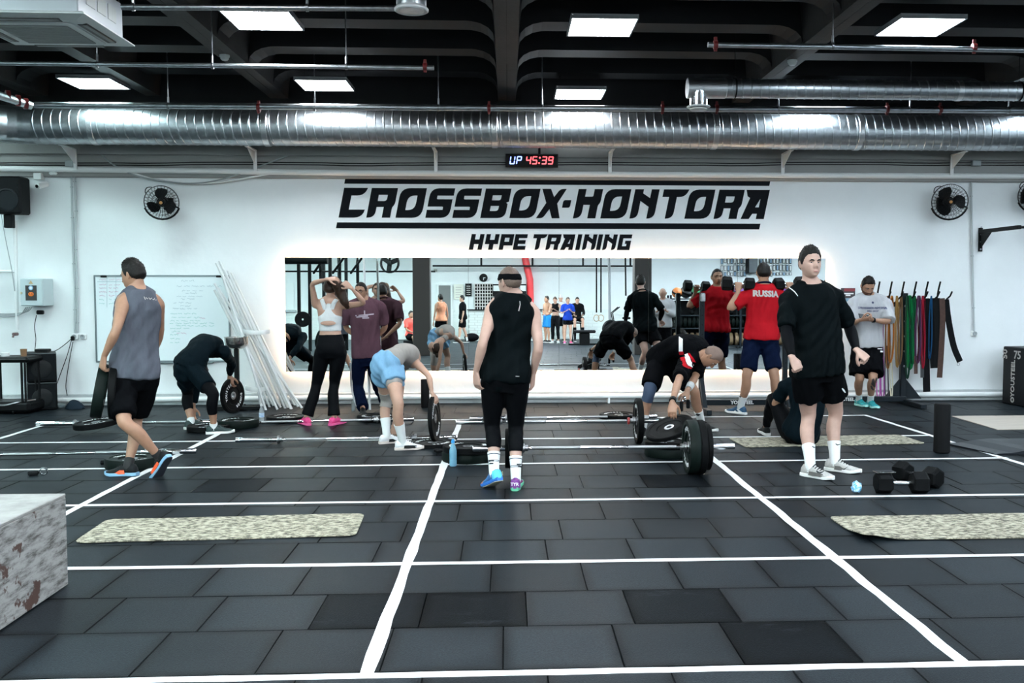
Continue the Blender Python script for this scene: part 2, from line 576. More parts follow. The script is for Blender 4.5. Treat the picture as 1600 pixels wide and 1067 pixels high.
def cell(p):
    r = math.floor((p[1] - row_y0) / TS)
    off = col_x0 + (0.25 if r % 2 else 0.0) + 0.07 * ((r * 7) % 3 - 1)
    return r, math.floor((p[0] - off) / TS)


for q in DARK_PX:
    dark_cells.add(cell(fl(*q)))


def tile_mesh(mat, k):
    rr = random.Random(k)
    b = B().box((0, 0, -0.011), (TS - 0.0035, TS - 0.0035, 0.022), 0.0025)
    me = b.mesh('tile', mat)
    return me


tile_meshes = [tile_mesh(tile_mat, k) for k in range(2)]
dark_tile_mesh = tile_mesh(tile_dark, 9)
cells = []
for r in range(math.floor((YB - row_y0) / TS), math.ceil((WALLY - row_y0) / TS) + 1):
    off = col_x0 + (0.25 if r % 2 else 0.0) + 0.07 * ((r * 7) % 3 - 1)
    for c in range(math.floor((XL - off) / TS), math.ceil((XR - off) / TS) + 1):
        x, y = off + (c + .5) * TS, row_y0 + (r + .5) * TS
        if x < XL + .2 or x > XR - .2 or y < YB + .2 or y > WALLY - .02:
            continue
        d = np.array([x, y, 0]) - CO
        w = d @ _f
        vis = False
        if w > 1:
            px, py = X0 + F * (d @ _r) / w, Y0c - F * (d @ _u) / w
            vis = -90 < px < 1690 and py < 1130
        cells.append((0 if vis else 1, w if vis else y * -1, x, y, (r, c)))
cells.sort()
rest = B()
for i, (nv, w, x, y, rc) in enumerate(cells):
    dz = random.uniform(-.0012, .0008)
    if i < 300 and nv == 0:
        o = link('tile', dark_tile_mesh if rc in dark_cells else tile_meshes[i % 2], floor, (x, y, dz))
        o.rotation_euler = (random.uniform(-.0015, .0015), random.uniform(-.0015, .0015), random.uniform(-.002, .002))
    else:
        yy = min(TS - .006, 2 * (WALLY - .01 - y))
        rest.box((x, y, -0.011 + dz), (TS - .006, yy, .022), 0)
tag(link('tile', rest.mesh('tile', tile_far, fix=False), floor), kind='stuff')


def tape(p, q, w=0.05, wob=.004, z=.0022):
    """a strip of floor tape from p to q (room x, y) with slightly uneven edges"""
    p, q = np.array(p[:2]), np.array(q[:2])
    L = np.linalg.norm(q - p); t = (q - p) / L; n = np.array([-t[1], t[0]])
    k = max(2, int(L / .22))
    a, b2 = [], []
    for i in range(k + 1):
        c = p + t * L * i / k
        a.append(c + n * (w / 2 + random.uniform(-wob, wob))); b2.append(c - n * (w / 2 + random.uniform(-wob, wob)))
    vs = [(*c, z) for c in a] + [(*c, z) for c in b2]
    fs = [(i, i + 1, k + 2 + i, k + 1 + i) for i in range(k)]
    bb = B().add(vs, fs)
    lo = [(*c, .0005) for c in a] + [(*c, .0005) for c in b2]
    o = len(vs)
    bb.add(lo, [(i + 1, i, k + 1 + i, k + 2 + i) for i in range(k)])
    ring = list(range(k + 1)) + [k + 1 + i for i in range(k, -1, -1)]
    bb.f += [(ring[i], ring[(i + 1) % len(ring)], o + ring[(i + 1) % len(ring)], o + ring[i]) for i in range(len(ring))]
    link('tape_line', bb.mesh('tape_line', tape_white), floor)


for a, b_ in (((-2, 1061.5), (1510, 1040)), ((1495, 1040), (1600, 1037))):
    pass
tape((-4.5, 3.80), (4.5, 3.80), .052)
tape((-4.6, 5.365), (4.6, 5.365), .05)
tape((-5.2, 6.93), (5.0, 6.95), .05)
tape((-5.2, 8.32), (4.55, 8.46), .05)
tape((-5.2, 9.78), (4.45, 9.79), .05)
tape((-5.22, 11.10), (4.35, 11.38), .05)
tape((-0.572, 3.80), (-0.552, 11.25), .06, .006, .0034)
tape((1.885, 3.80), (1.84, 11.31), .058, .006, .0034)
tape((-3.02, 3.8), (-3.07, 11.15), .055, .005, .0034)
tape((4.33, 11.40), (4.78, 3.8), .05, .004, .0034)
tape((-5.19, 3.8), (-5.22, 11.05), .05, .004, .0034)

# walls
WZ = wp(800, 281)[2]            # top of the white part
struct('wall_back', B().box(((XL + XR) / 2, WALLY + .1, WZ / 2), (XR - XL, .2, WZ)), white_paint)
struct('trim_1', B().box(((XL + XR) / 2, WALLY + .075, (WZ + ZC) / 2), (XR - XL, .25, ZC - WZ), .01), beam_shade_grey)
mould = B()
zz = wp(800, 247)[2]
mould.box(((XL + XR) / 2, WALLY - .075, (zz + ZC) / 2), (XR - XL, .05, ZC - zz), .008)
struct('trim_2', mould, beam_shade_grey)
struct('trim_3', B().box(((XL + XR) / 2, WALLY - .125, (3.66 + ZC) / 2), (XR - XL, .05, ZC - 3.66), .004), ceil_paint)
struct('wall_left', B().box((XL - .1, (YB + WALLY) / 2, ZC / 2), (.2, WALLY - YB, ZC)), white_paint)
struct('wall_right', B().box((XR + .1, (YB + WALLY) / 2, ZC / 2), (.2, WALLY - YB, ZC)), white_paint)
rear = struct('wall_front', B().box(((XL + XR) / 2, YB - .1, ZC / 2), (XR - XL, .2, ZC)), white_paint)
# white glazed brick on the lower rear wall (mirror only)
brick = B()
for r in range(10):
    for c in range(60):
        x = -9 + c * .36 + (.18 if r % 2 else 0)
        brick.box((x, YB + .012, .07 + r * .12), (.345, .03, .108), .006)
tag(link('brick', brick.mesh('brick', M('glazed_white_brick', (.72, .76, .74), .3)), rear), kind='stuff')
# baseboard and skirting pipe
zb = wp(800, 612)[2]
struct('baseboard_back', B().box(((XL + XR) / 2, WALLY - .012, .075), (XR - XL, .03, .15), .006), M('baseboard_grey', (.50, .53, .54), .5, noise=(3, .3)))

# ceiling: slab, main ribs in pairs, cross ribs with rounded haunches
ceiling = struct('ceiling', B().box(((XL + XR) / 2, (YB + WALLY) / 2, ZC + .05), (XR - XL, WALLY - YB, .1)), ceil_paint)
RIBZ = 3.98
ribs = [-11.8, -8.85, -5.95, -2.93, 0.0, 3.08, 6.1, 9.05, 12.0]
for x in ribs:
    for s in (-1, 1):
        b = B()
        xa = x + s * .002; xb = x + s * .112; xc = x + s * .16
        poly = [(xa, RIBZ), (xb, RIBZ), (xc, ZC), (xa, ZC)]
        b.prism(poly, lambda u, v: (u, YB, v), lambda u, v: (u, WALLY - .05, v))
        link('rib', b.mesh('rib', ceil_rib_paint), ceiling)
lp = B().prism([(-4.62, 4.0), (-4.44, 4.0), (-4.40, ZC), (-4.66, ZC)], lambda u, v: (u, YB, v), lambda u, v: (u, WALLY - .05, v))
link('rib', lp.mesh('rib', ceil_rib_paint), ceiling)
for i in range(len(ribs) - 1):
    x0, x1 = ribs[i] + .12, ribs[i + 1] - .12
    for y in [12.05 - 1.12 * k for k in range(8)] + [2.0, 0.5, -1.5, -4, -7, -10]:
        hz = 4.17
        poly = [(x0, ZC), (x0, 4.0)] + [(x0 + .28 - .28 * math.cos(math.radians(a)) * 1, 4.0 + (hz - 4.0) * math.sin(math.radians(a))) for a in (20, 40, 60, 80, 90)] + \
               [(x1 - .28 + .28 * math.cos(math.radians(a)), 4.0 + (hz - 4.0) * math.sin(math.radians(a))) for a in (90, 80, 60, 40, 20)] + [(x1, 4.0), (x1, ZC)]
        b = B().prism(poly, lambda u, v: (u, y - .17, v), lambda u, v: (u, y + .17, v))
        link('cross_rib', b.mesh('cross_rib', ceil_paint), ceiling)

# columns behind the camera (seen in the mirror)
for i, x in enumerate((-2.30, 3.66)):
    b = B().box((x, -.45, ZC / 2), (.46, .46, ZC), .012)
    single('column', b, column_paint, ('brown painted square column reflected left of the headband man' if i == 0 else 'brown painted square column reflected above the bending man in the striped shirt'), 'column', (x, -.45, 0))

# ================================================================== LAMPS
frame_mat = M('lamp_frame', (.25, .26, .27), .4)


def lamp_mat(name, col, k):
    return M(name, (.9, .9, .9), .5, emit=(col, k))


def ceiling_light(x, y, z, label, col, k=1.0, rods=True, sx=.58, sy=.60, group=None):
    t = thing('ceiling_light', label, 'ceiling light', (x, y, z), 0, group)
    h = .02
    fr = B()
    for sgn in (-1, 1):
        fr.box((x + sgn * (sx / 2 + .008), y, z), (.016, sy + .032, .035), .003)
        fr.box((x, y + sgn * (sy / 2 + .008), z), (sx, .016, .035), .003)
    fr.box((x, y, z + .022), (sx + .03, sy + .03, .008))
    part('frame', fr, frame_mat, t)
    part('diffuser', B().box((x, y, z - .002), (sx, sy, .022)), lamp_mat('lamp_' + '_'.join(f'{int(c * 100)}' for c in col) + f'_{int(k * 100)}', col, LAMP * k), t)
    if rods:
        for sxn in (-1, 1):
            part('hanger', B().cyl((x + sxn * sx * .42, y, z + .02), (x + sxn * sx * .42, y + (.9 if rods == 2 else 0), ZC), .0022, n=6), black_metal, t)
    return t


cyan, cool, neut = (.74, .985, 1.0), (.88, .95, 1.0), (.76, .90, 1.0)
ZL = 3.97
ceiling_light(.88, 9.02, ZL, 'nearer square light panel just right of the central rib', cool)
ceiling_light(.90, 12.02, ZL - .02, 'farther light panel right of the central rib, just above the duct', cool)
ceiling_light(-2.20, 8.95, ZL, 'square light panel upper left, hanging right of the white air conditioner', cool, rods=2)
ceiling_light(-2.17, 11.75, ZL, 'light panel left of the central rib, close above the duct', cool)
ceiling_light(-4.88, 11.78, ZL, 'leftmost light panel, between pale ceiling ribs beyond the air conditioner', cyan)
ceiling_light(3.82, 8.87, ZL, 'rightmost light panel, above the sprinkler pipe at the upper right', neut)
k = 0
far_pts = []
for y in (5.9, 2.9, -.3, -3.4, -6.5, -9.6):
    for x in (-10.6, -7.6, -4.9, -2.2, .85, 3.8, 6.9, 10.0, 13):
        if y < 0 and round(x * 10) in (-76, -22, 38, 100):
            continue
        far_pts.append((x, y))
far_pts += [(-7.7, 8.95), (-7.7, 11.75), (-10.6, 9), (6.9, 8.9), (10, 8.9), (3.85, 11.9), (6.9, 11.9), (10, 11.9), (-4.9, 5.0)]
for x, y in far_pts:
    ceiling_light(x, y, ZL, 'square ceiling light panel outside the picture', cyan if x < -3.5 else neut if x > 3 else cool, 1.0 if y > 3.5 else 1.8 if y > 0 else 4.0 if y > -3 else 8.0, rods=False, group='ceiling panels out of view')
# ================================================================== DUCTS, PIPES, CEILING UNITS
DY, DR = 12.30, .222
DZ = at(800, 202.5, DY)[2]
duct = thing('ventilation_duct', 'large spiral galvanised duct running along the wall above the sign', 'duct', (0, DY, DZ))


def spiral(xa, xb, y, z, r, step, rib, shear, n=40):
    """spiral-ribbed pipe along X"""
    prof = []
    x = xa
    while x < xb - 1e-4:
        prof += [(x, r), (x + step * .80, r), (x + step * .86, r + rib), (x + step * .94, r + rib)]
        x += step
    prof.append((min(x, xb + step), r))
    rings = []
    for px, pr in prof:
        rings.append([(px + shear * math.cos(t + .6), y + pr * math.cos(t), z + pr * math.sin(t)) for t in np.arange(n) * 2 * PI / n])
    return B().loft(rings)


joints = [at(px, 202, DY)[0] for px in (150, 418, 773, 1115, 1338)]
xs = [at(55, 202, DY)[0]] + joints[1:] + [9.5]
for a, b_ in zip(xs[:-1], xs[1:]):
    part('duct_section', spiral(a, b_, DY, DZ, DR, .108, .0045, .035), galv, duct, 30)
for jx in joints:
    part('joint_band', B().lathe([(DR + .005, -.035), (DR + .010, -.03), (DR + .010, .03), (DR + .005, .035)], (jx, DY, DZ), (1, 0, 0), 40), foil, duct, 30)
e0 = xs[0]
el = []
for i in range(6):
    el.append(((e0 - .0 - .55 * math.sin(PI / 2 * i / 5), DY - .55 * (1 - math.cos(PI / 2 * i / 5)), DZ), 1))
for i in range(5):
    b = B()
    pts = [np.array(el[i][0]), np.array(el[i + 1][0])]
    d = pts[1] - pts[0]
    b.tube([pts[0] - d * .03, pts[1] + d * .03], DR + .004, 36, cap=True)
    part('elbow_segment', b, galv, duct, 30)
b = B().tube([np.array(el[5][0]) - np.array((0, -.02, 0)), np.array(el[5][0]) - np.array((0, 3.0, 0))], DR, 36)
part('duct_section', b, galv, duct, 30)
# white shelf brackets that carry it
for i, (px, py) in enumerate(((118, 243), (399, 240), (681, 240), (953, 241), (1223, 241), (1487, 243))):
    X = at(px, py, WALLY - .1)[0]
    zt = DZ - DR * .96
    b = B()
    b.box((X, WALLY - .32, zt - .012), (.045, .42, .018), .003)
    b.box((X, WALLY - .115, zt - .14), (.045, .02, .27), .003)
    b.prism([(WALLY - .5, zt - .02), (WALLY - .12, zt - .02), (WALLY - .12, zt - .2)], lambda u, v: (X - .004, u, v), lambda u, v: (X + .004, u, v))
    which = ('far left, below the first duct joint', 'above the left wall fan', 'left of the red clock', 'right of the red clock', 'above the last letter of the sign', 'above the right wall fan')[i]
    single('duct_bracket', b, white_plastic, 'white steel bracket under the duct, ' + which, 'bracket', (X, WALLY - .1, zt - .28), 'brackets under the big duct')

# smaller duct, upper right
Y2 = 10.7
zc2 = at(1400, 141, Y2)[2]
xa = at(1074, 141, Y2)[0]
small = thing('small_duct', 'smaller spiral duct at upper right ending in a round outlet', 'duct', (xa, Y2, zc2))
part('duct_section', spiral(xa + .42, 8.5, Y2, zc2, .105, .10, .004, .02, 28), galv, small, 30)
b = B().lathe([(.0, -.004), (.108, -.004), (.112, .0), (.112, .42), (.105, .43)], (xa, Y2, zc2), (1, 0, 0), 28)
part('end_cap', b, foil, small, 30)
part('joint_band', B().lathe([(.108, -.03), (.113, -.026), (.113, .026), (.108, .03)], (at(1497, 141, Y2)[0], Y2, zc2), (1, 0, 0), 28), foil, small, 30)
ox = at(1091, 160, Y2)[0]
part('outlet_pipe', B().lathe([(.098, 0), (.098, .14), (.10, .16)], (ox, Y2 - .01, zc2 - .20), (0, 0, 1), 28), chrome, small, 30)
part('outlet_ring', B().lathe([(.10, .0), (.128, .0), (.132, .008), (.125, .018), (.098, .02)], (ox, Y2 - .01, zc2 - .215), (0, 0, 1), 28), white_plastic, small, 30)
part('outlet_disc', B().lathe([(0.001, .012), (.06, .012), (.094, .018), (.10, .008), (.085, 0), (0.001, -.006)], (ox, Y2 - .01, zc2 - .245), (0, 0, 1), 28), white_plastic, small, 30)
for px in (1148, 1592):
    X = at(px, 141, Y2)[0]
    hb = B().lathe([(.107, -.008), (.114, -.006), (.114, .006), (.107, .008)], (X, Y2, zc2), (1, 0, 0), 28)
    hb.cyl((X, Y2, zc2 + .11), (X, Y2, ZC), .004, n=6)
    part('hanger', hb, black_metal, small, 30)


def pipe_thing(name, label, pts, r, mat, clamps=(), hang=(), n=14, cat='pipe'):
    t = thing(name, label, cat, pts[0])
    part('pipe', B().tube(pts, r, n), mat, t, 50)
    for c in clamps:
        b = B().lathe([(r, -.02), (r + .012, -.018), (r + .012, .018), (r, .02)], c, (1, 0, 0), 14)
        b.box((c[0], c[1], c[2] + r + .02), (.03, .012, .05), .002).box((c[0], c[1], c[2] - r - .018), (.03, .012, .03), .002)
        part('clamp', b, red_clamp, t, 40)
    for c in hang:
        b = B().lathe([(r, -.012), (r + .008, -.01), (r + .008, .01), (r, .012)], c, (1, 0, 0), 14)
        b.cyl((c[0], c[1], c[2] + r), (c[0], c[1], ZC), .006, n=6).cyl((c[0], c[1], c[2] + r + .005), (c[0], c[1], c[2] + r + .07), .011, n=8)
        part('hanger', b, steel_dull, t, 40)
    return t


Y3 = 11.55
P = lambda px, py, Y=Y3: at(px, py, Y)
pipe_thing('sprinkler_pipe', 'long galvanised sprinkler pipe just above the big duct', [P(54, 164), P(800, 169), P(1700, 173)], .036, galv,
           [P(404, 168), P(465 if 0 else 764, 169), P(1035, 169), P(1120, 169), P(1386, 171), P(1469, 171)], [P(263, 166), P(492, 168), P(685, 168), P(847, 169), P(1216, 170), P(1422, 171), P(1576, 172)])
Y4 = 9.3
pipe_thing('sprinkler_pipe', 'thin sprinkler pipe crossing the ceiling at upper left', [at(-60, 98, Y4), at(678, 106, Y4)], .022, galv, [at(664, 104, Y4)],
           [at(152, 101, Y4), at(332, 103, Y4), at(541, 104, Y4)])
Y5 = 8.6
pipe_thing('sprinkler_pipe', 'sprinkler pipe with red clamps under the right light panel', [at(1106, 70, Y5), at(1700, 80, Y5)], .024, galv, [at(1118, 70, Y5), at(1522, 74, Y5)],
           [at(1301, 72, Y5)])
Y6 = 7.4
pipe_thing('sprinkler_pipe', 'dark pipe along the very top of the picture', [at(190, 11, Y6), at(618, 13, Y6)], .022, steel_dull, (), [at(208, 11, Y6), at(480, 12, Y6)])
pipe_thing('sprinkler_pipe', 'sprinkler pipe at far left turning away with red clamps', [at(-60, 130, 10.6), at(48, 165, 11.35)], .045, galv, (), [])
b = B()
for q in ((12, 150), (28, 157), (40, 162)):
    c = at(q[0], q[1], 10.6 + (q[0] + 60) / 108 * .75)
    b.lathe([(.046, -.025), (.062, -.022), (.062, .022), (.046, .025)], c, (.8, .6, 0), 14)
single('pipe_clamp', b, red_clamp, 'red couplings on the pipe at the far upper left', 'pipe clamp', at(28, 157, 11.2), smooth=40)

# smoke detectors on the ribs
for i, (px, py) in enumerate(((351, 89), (1238, 97))):
    c = fl(px, py, RIBZ - .02)
    t = thing('smoke_detector', ('round white smoke detector under the left main rib' if i == 0 else 'round white smoke detector under the right main rib'), 'smoke detector', c)
    part('base', B().lathe([(.001, .02), (.052, .02), (.052, 0), (.001, 0)], c, (0, 0, 1), 20), white_plastic, t, 40)
    part('sensor_dome', B().lathe([(.045, 0), (.042, -.022), (.028, -.036), (.001, -.038)], c, (0, 0, 1), 20), white_plastic, t, 40)

# round outlet at the top edge
c = fl(643, 17, 3.62)
t = thing('ceiling_outlet', 'round silver ventilation outlet at the top edge of the picture', 'vent', c)
part('outlet_pipe', B().lathe([(.112, 0), (.112, .8)], c, (0, 0, 1), 32), galv, t, 40)
part('outlet_ring', B().lathe([(.10, .03), (.112, .03), (.128, .012), (.128, .0), (.118, -.006), (.098, .0)], c, (0, 0, 1), 32, True), white_plastic, t, 40)
part('outlet_grille', B().lathe([(.001, .012), (.098, .012), (.098, .006), (.001, .004)], c, (0, 0, 1), 32), ac_grille, t, 40)

# air conditioner cassette
cz = 3.56
_ac = fl(211, 73, cz + .01)
cx, cy = _ac[0] - .49, _ac[1] - .49
t = thing('air_conditioner', 'white ceiling cassette air conditioner in the upper left corner', 'air conditioner', (cx, cy, cz))
W = .98
b = B().loft([[(cx + sx * (W / 2 - i), cy + sy * (W / 2 - i), z) for sx, sy in ((-1, -1), (1, -1), (1, 1), (-1, 1))] for i, z in ((.02, cz + .035), (.0, cz + .02), (.0, cz + .012), (.10, cz - .012))])
part('panel', b, ac_white, t)
bb = B().box((cx, cy, cz + .19), (.84, .84, .30), .008)
part('body', bb, M('air_conditioner_body', (.62, .66, .70), .35), t)
bb = B()
for k in range(3):
    bb.box((cx + .422, cy - .2 + k * .2, cz + .2), (.006, .16, .12), .002)
part('side_cover', bb, ac_white, t)
rr = round_poly([(-.33, -.33, .05), (.33, -.33, .05), (.33, .33, .05), (-.33, .33, .05)])
part('intake_frame', B().prism(rr, lambda u, v: (cx + u, cy + v, cz - .008), lambda u, v: (cx + u, cy + v, cz - .022)), ac_white, t)
g = B().prism(round_poly([(-.27, -.27, .03), (.27, -.27, .03), (.27, .27, .03), (-.27, .27, .03)]), lambda u, v: (cx + u, cy + v, cz - .018), lambda u, v: (cx + u, cy + v, cz - .026))
part('grille', g, ac_grille, t)
gs = B()
for k in range(17):
    gs.box((cx, cy - .25 + k * .031, cz - .028), (.53, .008, .006))
tag(part('grille_slat', gs, M('grille_slat_grey', (.38, .40, .39), .5), t), kind='stuff')
for a in range(4):
    R = np.array([[math.cos(a * PI / 2), -math.sin(a * PI / 2), 0], [math.sin(a * PI / 2), math.cos(a * PI / 2), 0], [0, 0, 1]])
    o = np.array([cx, cy, cz - .006])
    part('air_slot', B().box(o + R @ np.array([0, .385, 0]), (.56, .075, .02), .006, R=R), M('slot_black', (.012, .012, .012), .5), t)
    part('louvre', B().box(o + R @ np.array([0, .40, -.008]), (.54, .035, .008), .003, R=R), ac_grille, t)
for sx in (-1, 1):
    part('hanger', B().cyl((cx + sx * .40, cy + .40, cz + .1), (cx + sx * .40, cy + .40, ZC), .006, n=6), steel_dull, t)

# ================================================================== ON THE WALL
# pipe and cables along the top of the white part
pipe_thing('wall_pipe', 'white pipe running along the wall just above the sign', [wp(-120, 262, .07), wp(540, 270, .07), wp(1060, 273, .07), wp(1750, 276, .07)], .038, white_plastic, cat='pipe')
for dy, lab in ((0, 'upper black cable clipped along the grey beam'), (3.5, 'lower black cable clipped along the grey beam')):
    pts = [wp(x, 254 + dy + .6 * math.sin(x * .013) + (.9 if x % 300 > 200 else 0), .055) for x in range(-60, 1700, 40)]
    t = thing('wall_cable', lab, 'cable', pts[0])
    part('cable', B().tube(pts, .007, 6), black_plastic, t, 60)
cab = [wp(x, y, .08) for x, y in ((150, 230), (165, 248), (185, 262), (215, 275), (260, 284), (310, 286), (355, 278), (400, 262), (450, 243), (458, 238))]
single('loose_cable', B().tube(smoothpath(cab), .009, 6), grey_plastic, 'grey loose cable sagging above the left wall fan', 'cable', cab[0], smooth=60)
single('loose_cable', B().tube(smoothpath([wp(x, y, .06) for x, y in ((205, 270), (250, 282), (300, 287), (350, 284), (430, 270))]), .012, 6), white_plastic, 'white loose cable sagging behind the grey one above the left fan', 'cable', wp(205, 270), smooth=60)
single('junction_box', B().box(wp(109, 256, .09), (.10, .06, .08), .006), grey_plastic, 'grey junction box above the left conduit pair', 'junction box', wp(109, 256, .09))
single('junction_box', B().box(wp(1525, 255, .09), (.12, .06, .075), .006), grey_plastic, 'grey junction box above the right conduit', 'junction box', wp(1525, 255, .09))
# conduits down the wall
for nm, pts, lab in (('conduit', ((111, 262), (112, 300), (113, 340), (115, 400), (117, 460), (117, 520)), 'left conduit of the pair beside the whiteboard'),
                     ('conduit', ((117, 262), (117, 290), (119, 330), (118, 380), (120, 430), (121, 480), (121, 520)), 'right conduit of the pair beside the whiteboard'),
                     ('conduit', ((1517, 258), (1518, 320), (1519, 400), (1521, 470), (1522, 518)), 'grey conduit right of the resistance bands')):
    P_ = smoothpath([wp(x, y, .03) for x, y in pts], 5)
    t = thing(nm, lab, 'conduit', P_[-1])
    part('pipe', B().tube(P_, .013, 8), M('conduit_grey', (.42, .46, .47), .5), t, 60)
    for k in range(4, len(P_), 6):
        part('clip', B().box(P_[k], (.035, .02, .014), .003), grey_plastic, t)
for i, (px, py) in enumerate(((117, 526), (130, 526), (1522, 521))):
    c = wp(px, py, .02)
    t = thing('wall_socket', ('left white wall socket with a black plug at the foot of the conduit pair', 'right white wall socket at the foot of the conduit pair', 'white wall socket below the right conduit')[i], 'socket', c)
    part('plate', B().box(c, (.085, .035, .075), .008), white_plastic, t)
    part('socket_face', B().lathe([(.001, 0), (.028, 0), (.03, .012), (.02, .012), (.001, .006)], c + np.array((0, -.018, 0)), (0, -1, 0), 14), grey_plastic, t)
    if i == 0:
        part('plug', B().box(c + np.array((-.01, -.045, -.02)), (.04, .05, .06), .01), black_plastic, t)
for i, pts in enumerate((((113, 528), (104, 536), (92, 545), (84, 549)), ((112, 530), (105, 555), (96, 580), (88, 602)), ((114, 534), (109, 560), (103, 600), (105, 618)))):
    P_ = smoothpath([wp(x, y, .05) for x, y in pts])
    single('power_cable', B().tube(P_, .005, 6), black_plastic, ('thin cable from the left wall socket to the top of the black speakers', 'thin cable hanging from the left wall socket behind the black speakers', 'thin cable hanging from the left wall socket to the skirting')[i], 'cable', P_[0], smooth=60)
# skirting pipe
pipe_thing('heating_pipe', 'white heating pipe along the foot of the wall', [wp(-100, 627, .09), wp(700, 620, .09), wp(1760, 615, .09)], .035, white_plastic, cat='pipe', n=12)
for px in (556, 951, 1290):
    c = wp(px, 624, .07)
    single('pipe_clip', B().box(c, (.03, .1, .12), .006), white_plastic, {556: 'pipe support behind the man in the mauve shirt', 951: 'pipe support right of the headband man', 1290: 'pipe support behind the standing man at right'}[px], 'bracket', c)

# ---- sign lettering
G = {
 'C': ([[(0, 0), (.80, 0, .30), (.83, .27), (.29, .27), (.29, .74), (.74, .74, .26), (.80, 1), (0, 1)]], .80),
 'R': ([[(0, 0), (.27, 0, .22), (.28, .36), (.52, .36), (.52, 0), (.80, 0), (.80, .36, .06), (.88, .44, .10), (.88, 1), (0, 1)], [(.28, .56), (.58, .56, .1), (.58, .77), (.28, .77)]], .88),
 'O': ([[(0, 0), (.87, 0, .32), (.87, 1), (0, 1, .32)], [(.28, .26), (.60, .26, .24), (.60, .75), (.28, .75, .24)]], .87),
 'S': ([[(0, 0), (.80, 0, .30), (.80, .63), (.27, .63, .04), (.27, .75), (.82, .75), (.82, 1), (0, 1, .30), (0, .38), (.53, .38, .04), (.53, .27), (0, .27)]], .82),
 'B': ([[(0, 0), (.84, 0, .26), (.84, .48), (.78, .52), (.87, .56), (.87, 1), (0, 1)], [(.28, .24), (.56, .24, .1), (.56, .41), (.28, .41)], [(.28, .60), (.58, .60, .08), (.58, .77), (.28, .77)]], .87),
 'X': ([[(-.10, 0), (.13, 0, .1), (.30, .31), (.44, 0), (.71, 0), (.53, .50), (.76, 1), (.54, 1, .12), (.38, .72), (.22, 1), (-.08, 1), (.15, .52)]], .74),
 '-': ([[(0, .36), (.27, .36, .08), (.27, .62), (0, .62, .08)]], .27),
 'K': ([[(0, 0), (.27, 0, .24), (.27, .46), (.49, .46), (.49, 0), (.77, 0), (.77, .46, .06), (.84, .52, .1), (.84, 1), (.55, 1), (.55, .74, .05), (.27, .74), (.27, 1), (0, 1)]], .84),
 'N': ([[(0, 0), (.26, 0, .22), (.26, .60), (.58, .40), (.58, 0), (.84, 0, .24), (.84, 1), (.57, 1), (.57, .70), (.30, .86), (.30, 1), (0, 1)]], .84),
 'T': ([[(.13, 0), (.40, 0, .24), (.40, .74), (.70, .74, .22), (.78, 1), (-.10, 1), (-.10, .74), (.13, .74)]], .68),
 'A': ([[(0, 0), (.28, 0), (.37, .18), (.53, .18), (.53, 0), (.81, 0), (.81, 1), (.0, 1), (.08, .78), (.18, .72)], [(.42, .40), (.55, .40), (.55, .70)]], .81),
 'H': ([[(0, 0), (.28, 0), (.28, .36), (.56, .36), (.56, 0), (.84, 0), (.84, 1), (.56, 1), (.56, .66), (.28, .66), (.28, 1), (0, 1)]], .84),
 'Y': ([[(.28, 0), (.57, 0), (.57, .36), (.85, .36), (.85, 1), (.57, 1), (.57, .64), (.28, .64), (.28, 1), (0, 1), (0, .36), (.28, .36)]], .85),
 'P': ([[(0, 0), (.28, 0), (.28, .28), (.84, .28), (.84, 1), (0, 1)], [(.28, .52), (.57, .52), (.57, .77), (.28, .77)]], .84),
 'E': ([[(0, 0), (.80, 0), (.80, .25), (.28, .25), (.28, .38), (.74, .38), (.74, .62), (.28, .62), (.28, .75), (.80, .75), (.80, 1), (0, 1)]], .80),
 'I': ([[(0, 0), (.28, 0), (.28, 1), (0, 1)]], .28),
 'G': ([[(0, 0), (.82, 0), (.82, .60), (.44, .60), (.44, .40), (.55, .40), (.55, .25), (.28, .25), (.28, .75), (.82, .75), (.82, 1), (0, 1)]], .82),
}


def glyph(ch, w, h, depth, slant, bold=1.0):
    polys, gw = G[ch]
    kx = w / gw
    out = [[(x * kx + slant * h * y, y * h) for x, y in round_poly(p, 5)] for p in polys]
    return curve_fill(out, depth)


def hang_letters(parent, seq, zb_, h, slant, depth, mat, off):
    for ch, xl, w in seq:
        vs, fs = glyph(ch, w, h, depth, slant)
        vv = np.stack([vs[:, 0] + xl, np.full(len(vs), WALLY - off) - vs[:, 2], vs[:, 1] + zb_], 1)
        o = link('letter', B().add(vv, fs).mesh('letter', mat, origin(parent)), parent)


t = thing('wall_lettering', 'big black painted letters reading CROSSBOX-KONTORA between two bars', 'sign', wp(860, 356))
zb_ = wp(860, 341)[2]; hh = wp(860, 295)[2] - zb_
z1 = 1 / 4.444
starts = [(510 + 85 * z1, 'C'), (510 + 277 * z1, 'R'), (510 + 480 * z1, 'O'), (510 + 687 * z1, 'S'), (510 + 874 * z1, 'S'), (510 + 1068 * z1, 'B'), (510 + 1270 * z1, 'O'), (510 + 1475 * z1, 'X')]
z2 = 1 / 4.324
starts += [(850 + 107 * z2, '-'), (850 + 195 * z2, 'K'), (850 + 380 * z2, 'O'), (850 + 577 * z2, 'N'), (850 + 790 * z2, 'T'), (850 + 948 * z2, 'O'), (850 + 1145 * z2, 'R'), (850 + 1328 * z2, 'A')]
seq = []
for px, ch in starts:
    xl = wp(px, 341)[0]
    seq.append((ch, xl, G[ch][1] * hh))
hang_letters(t, seq, zb_, hh, .20, .006, sign_black, .003)
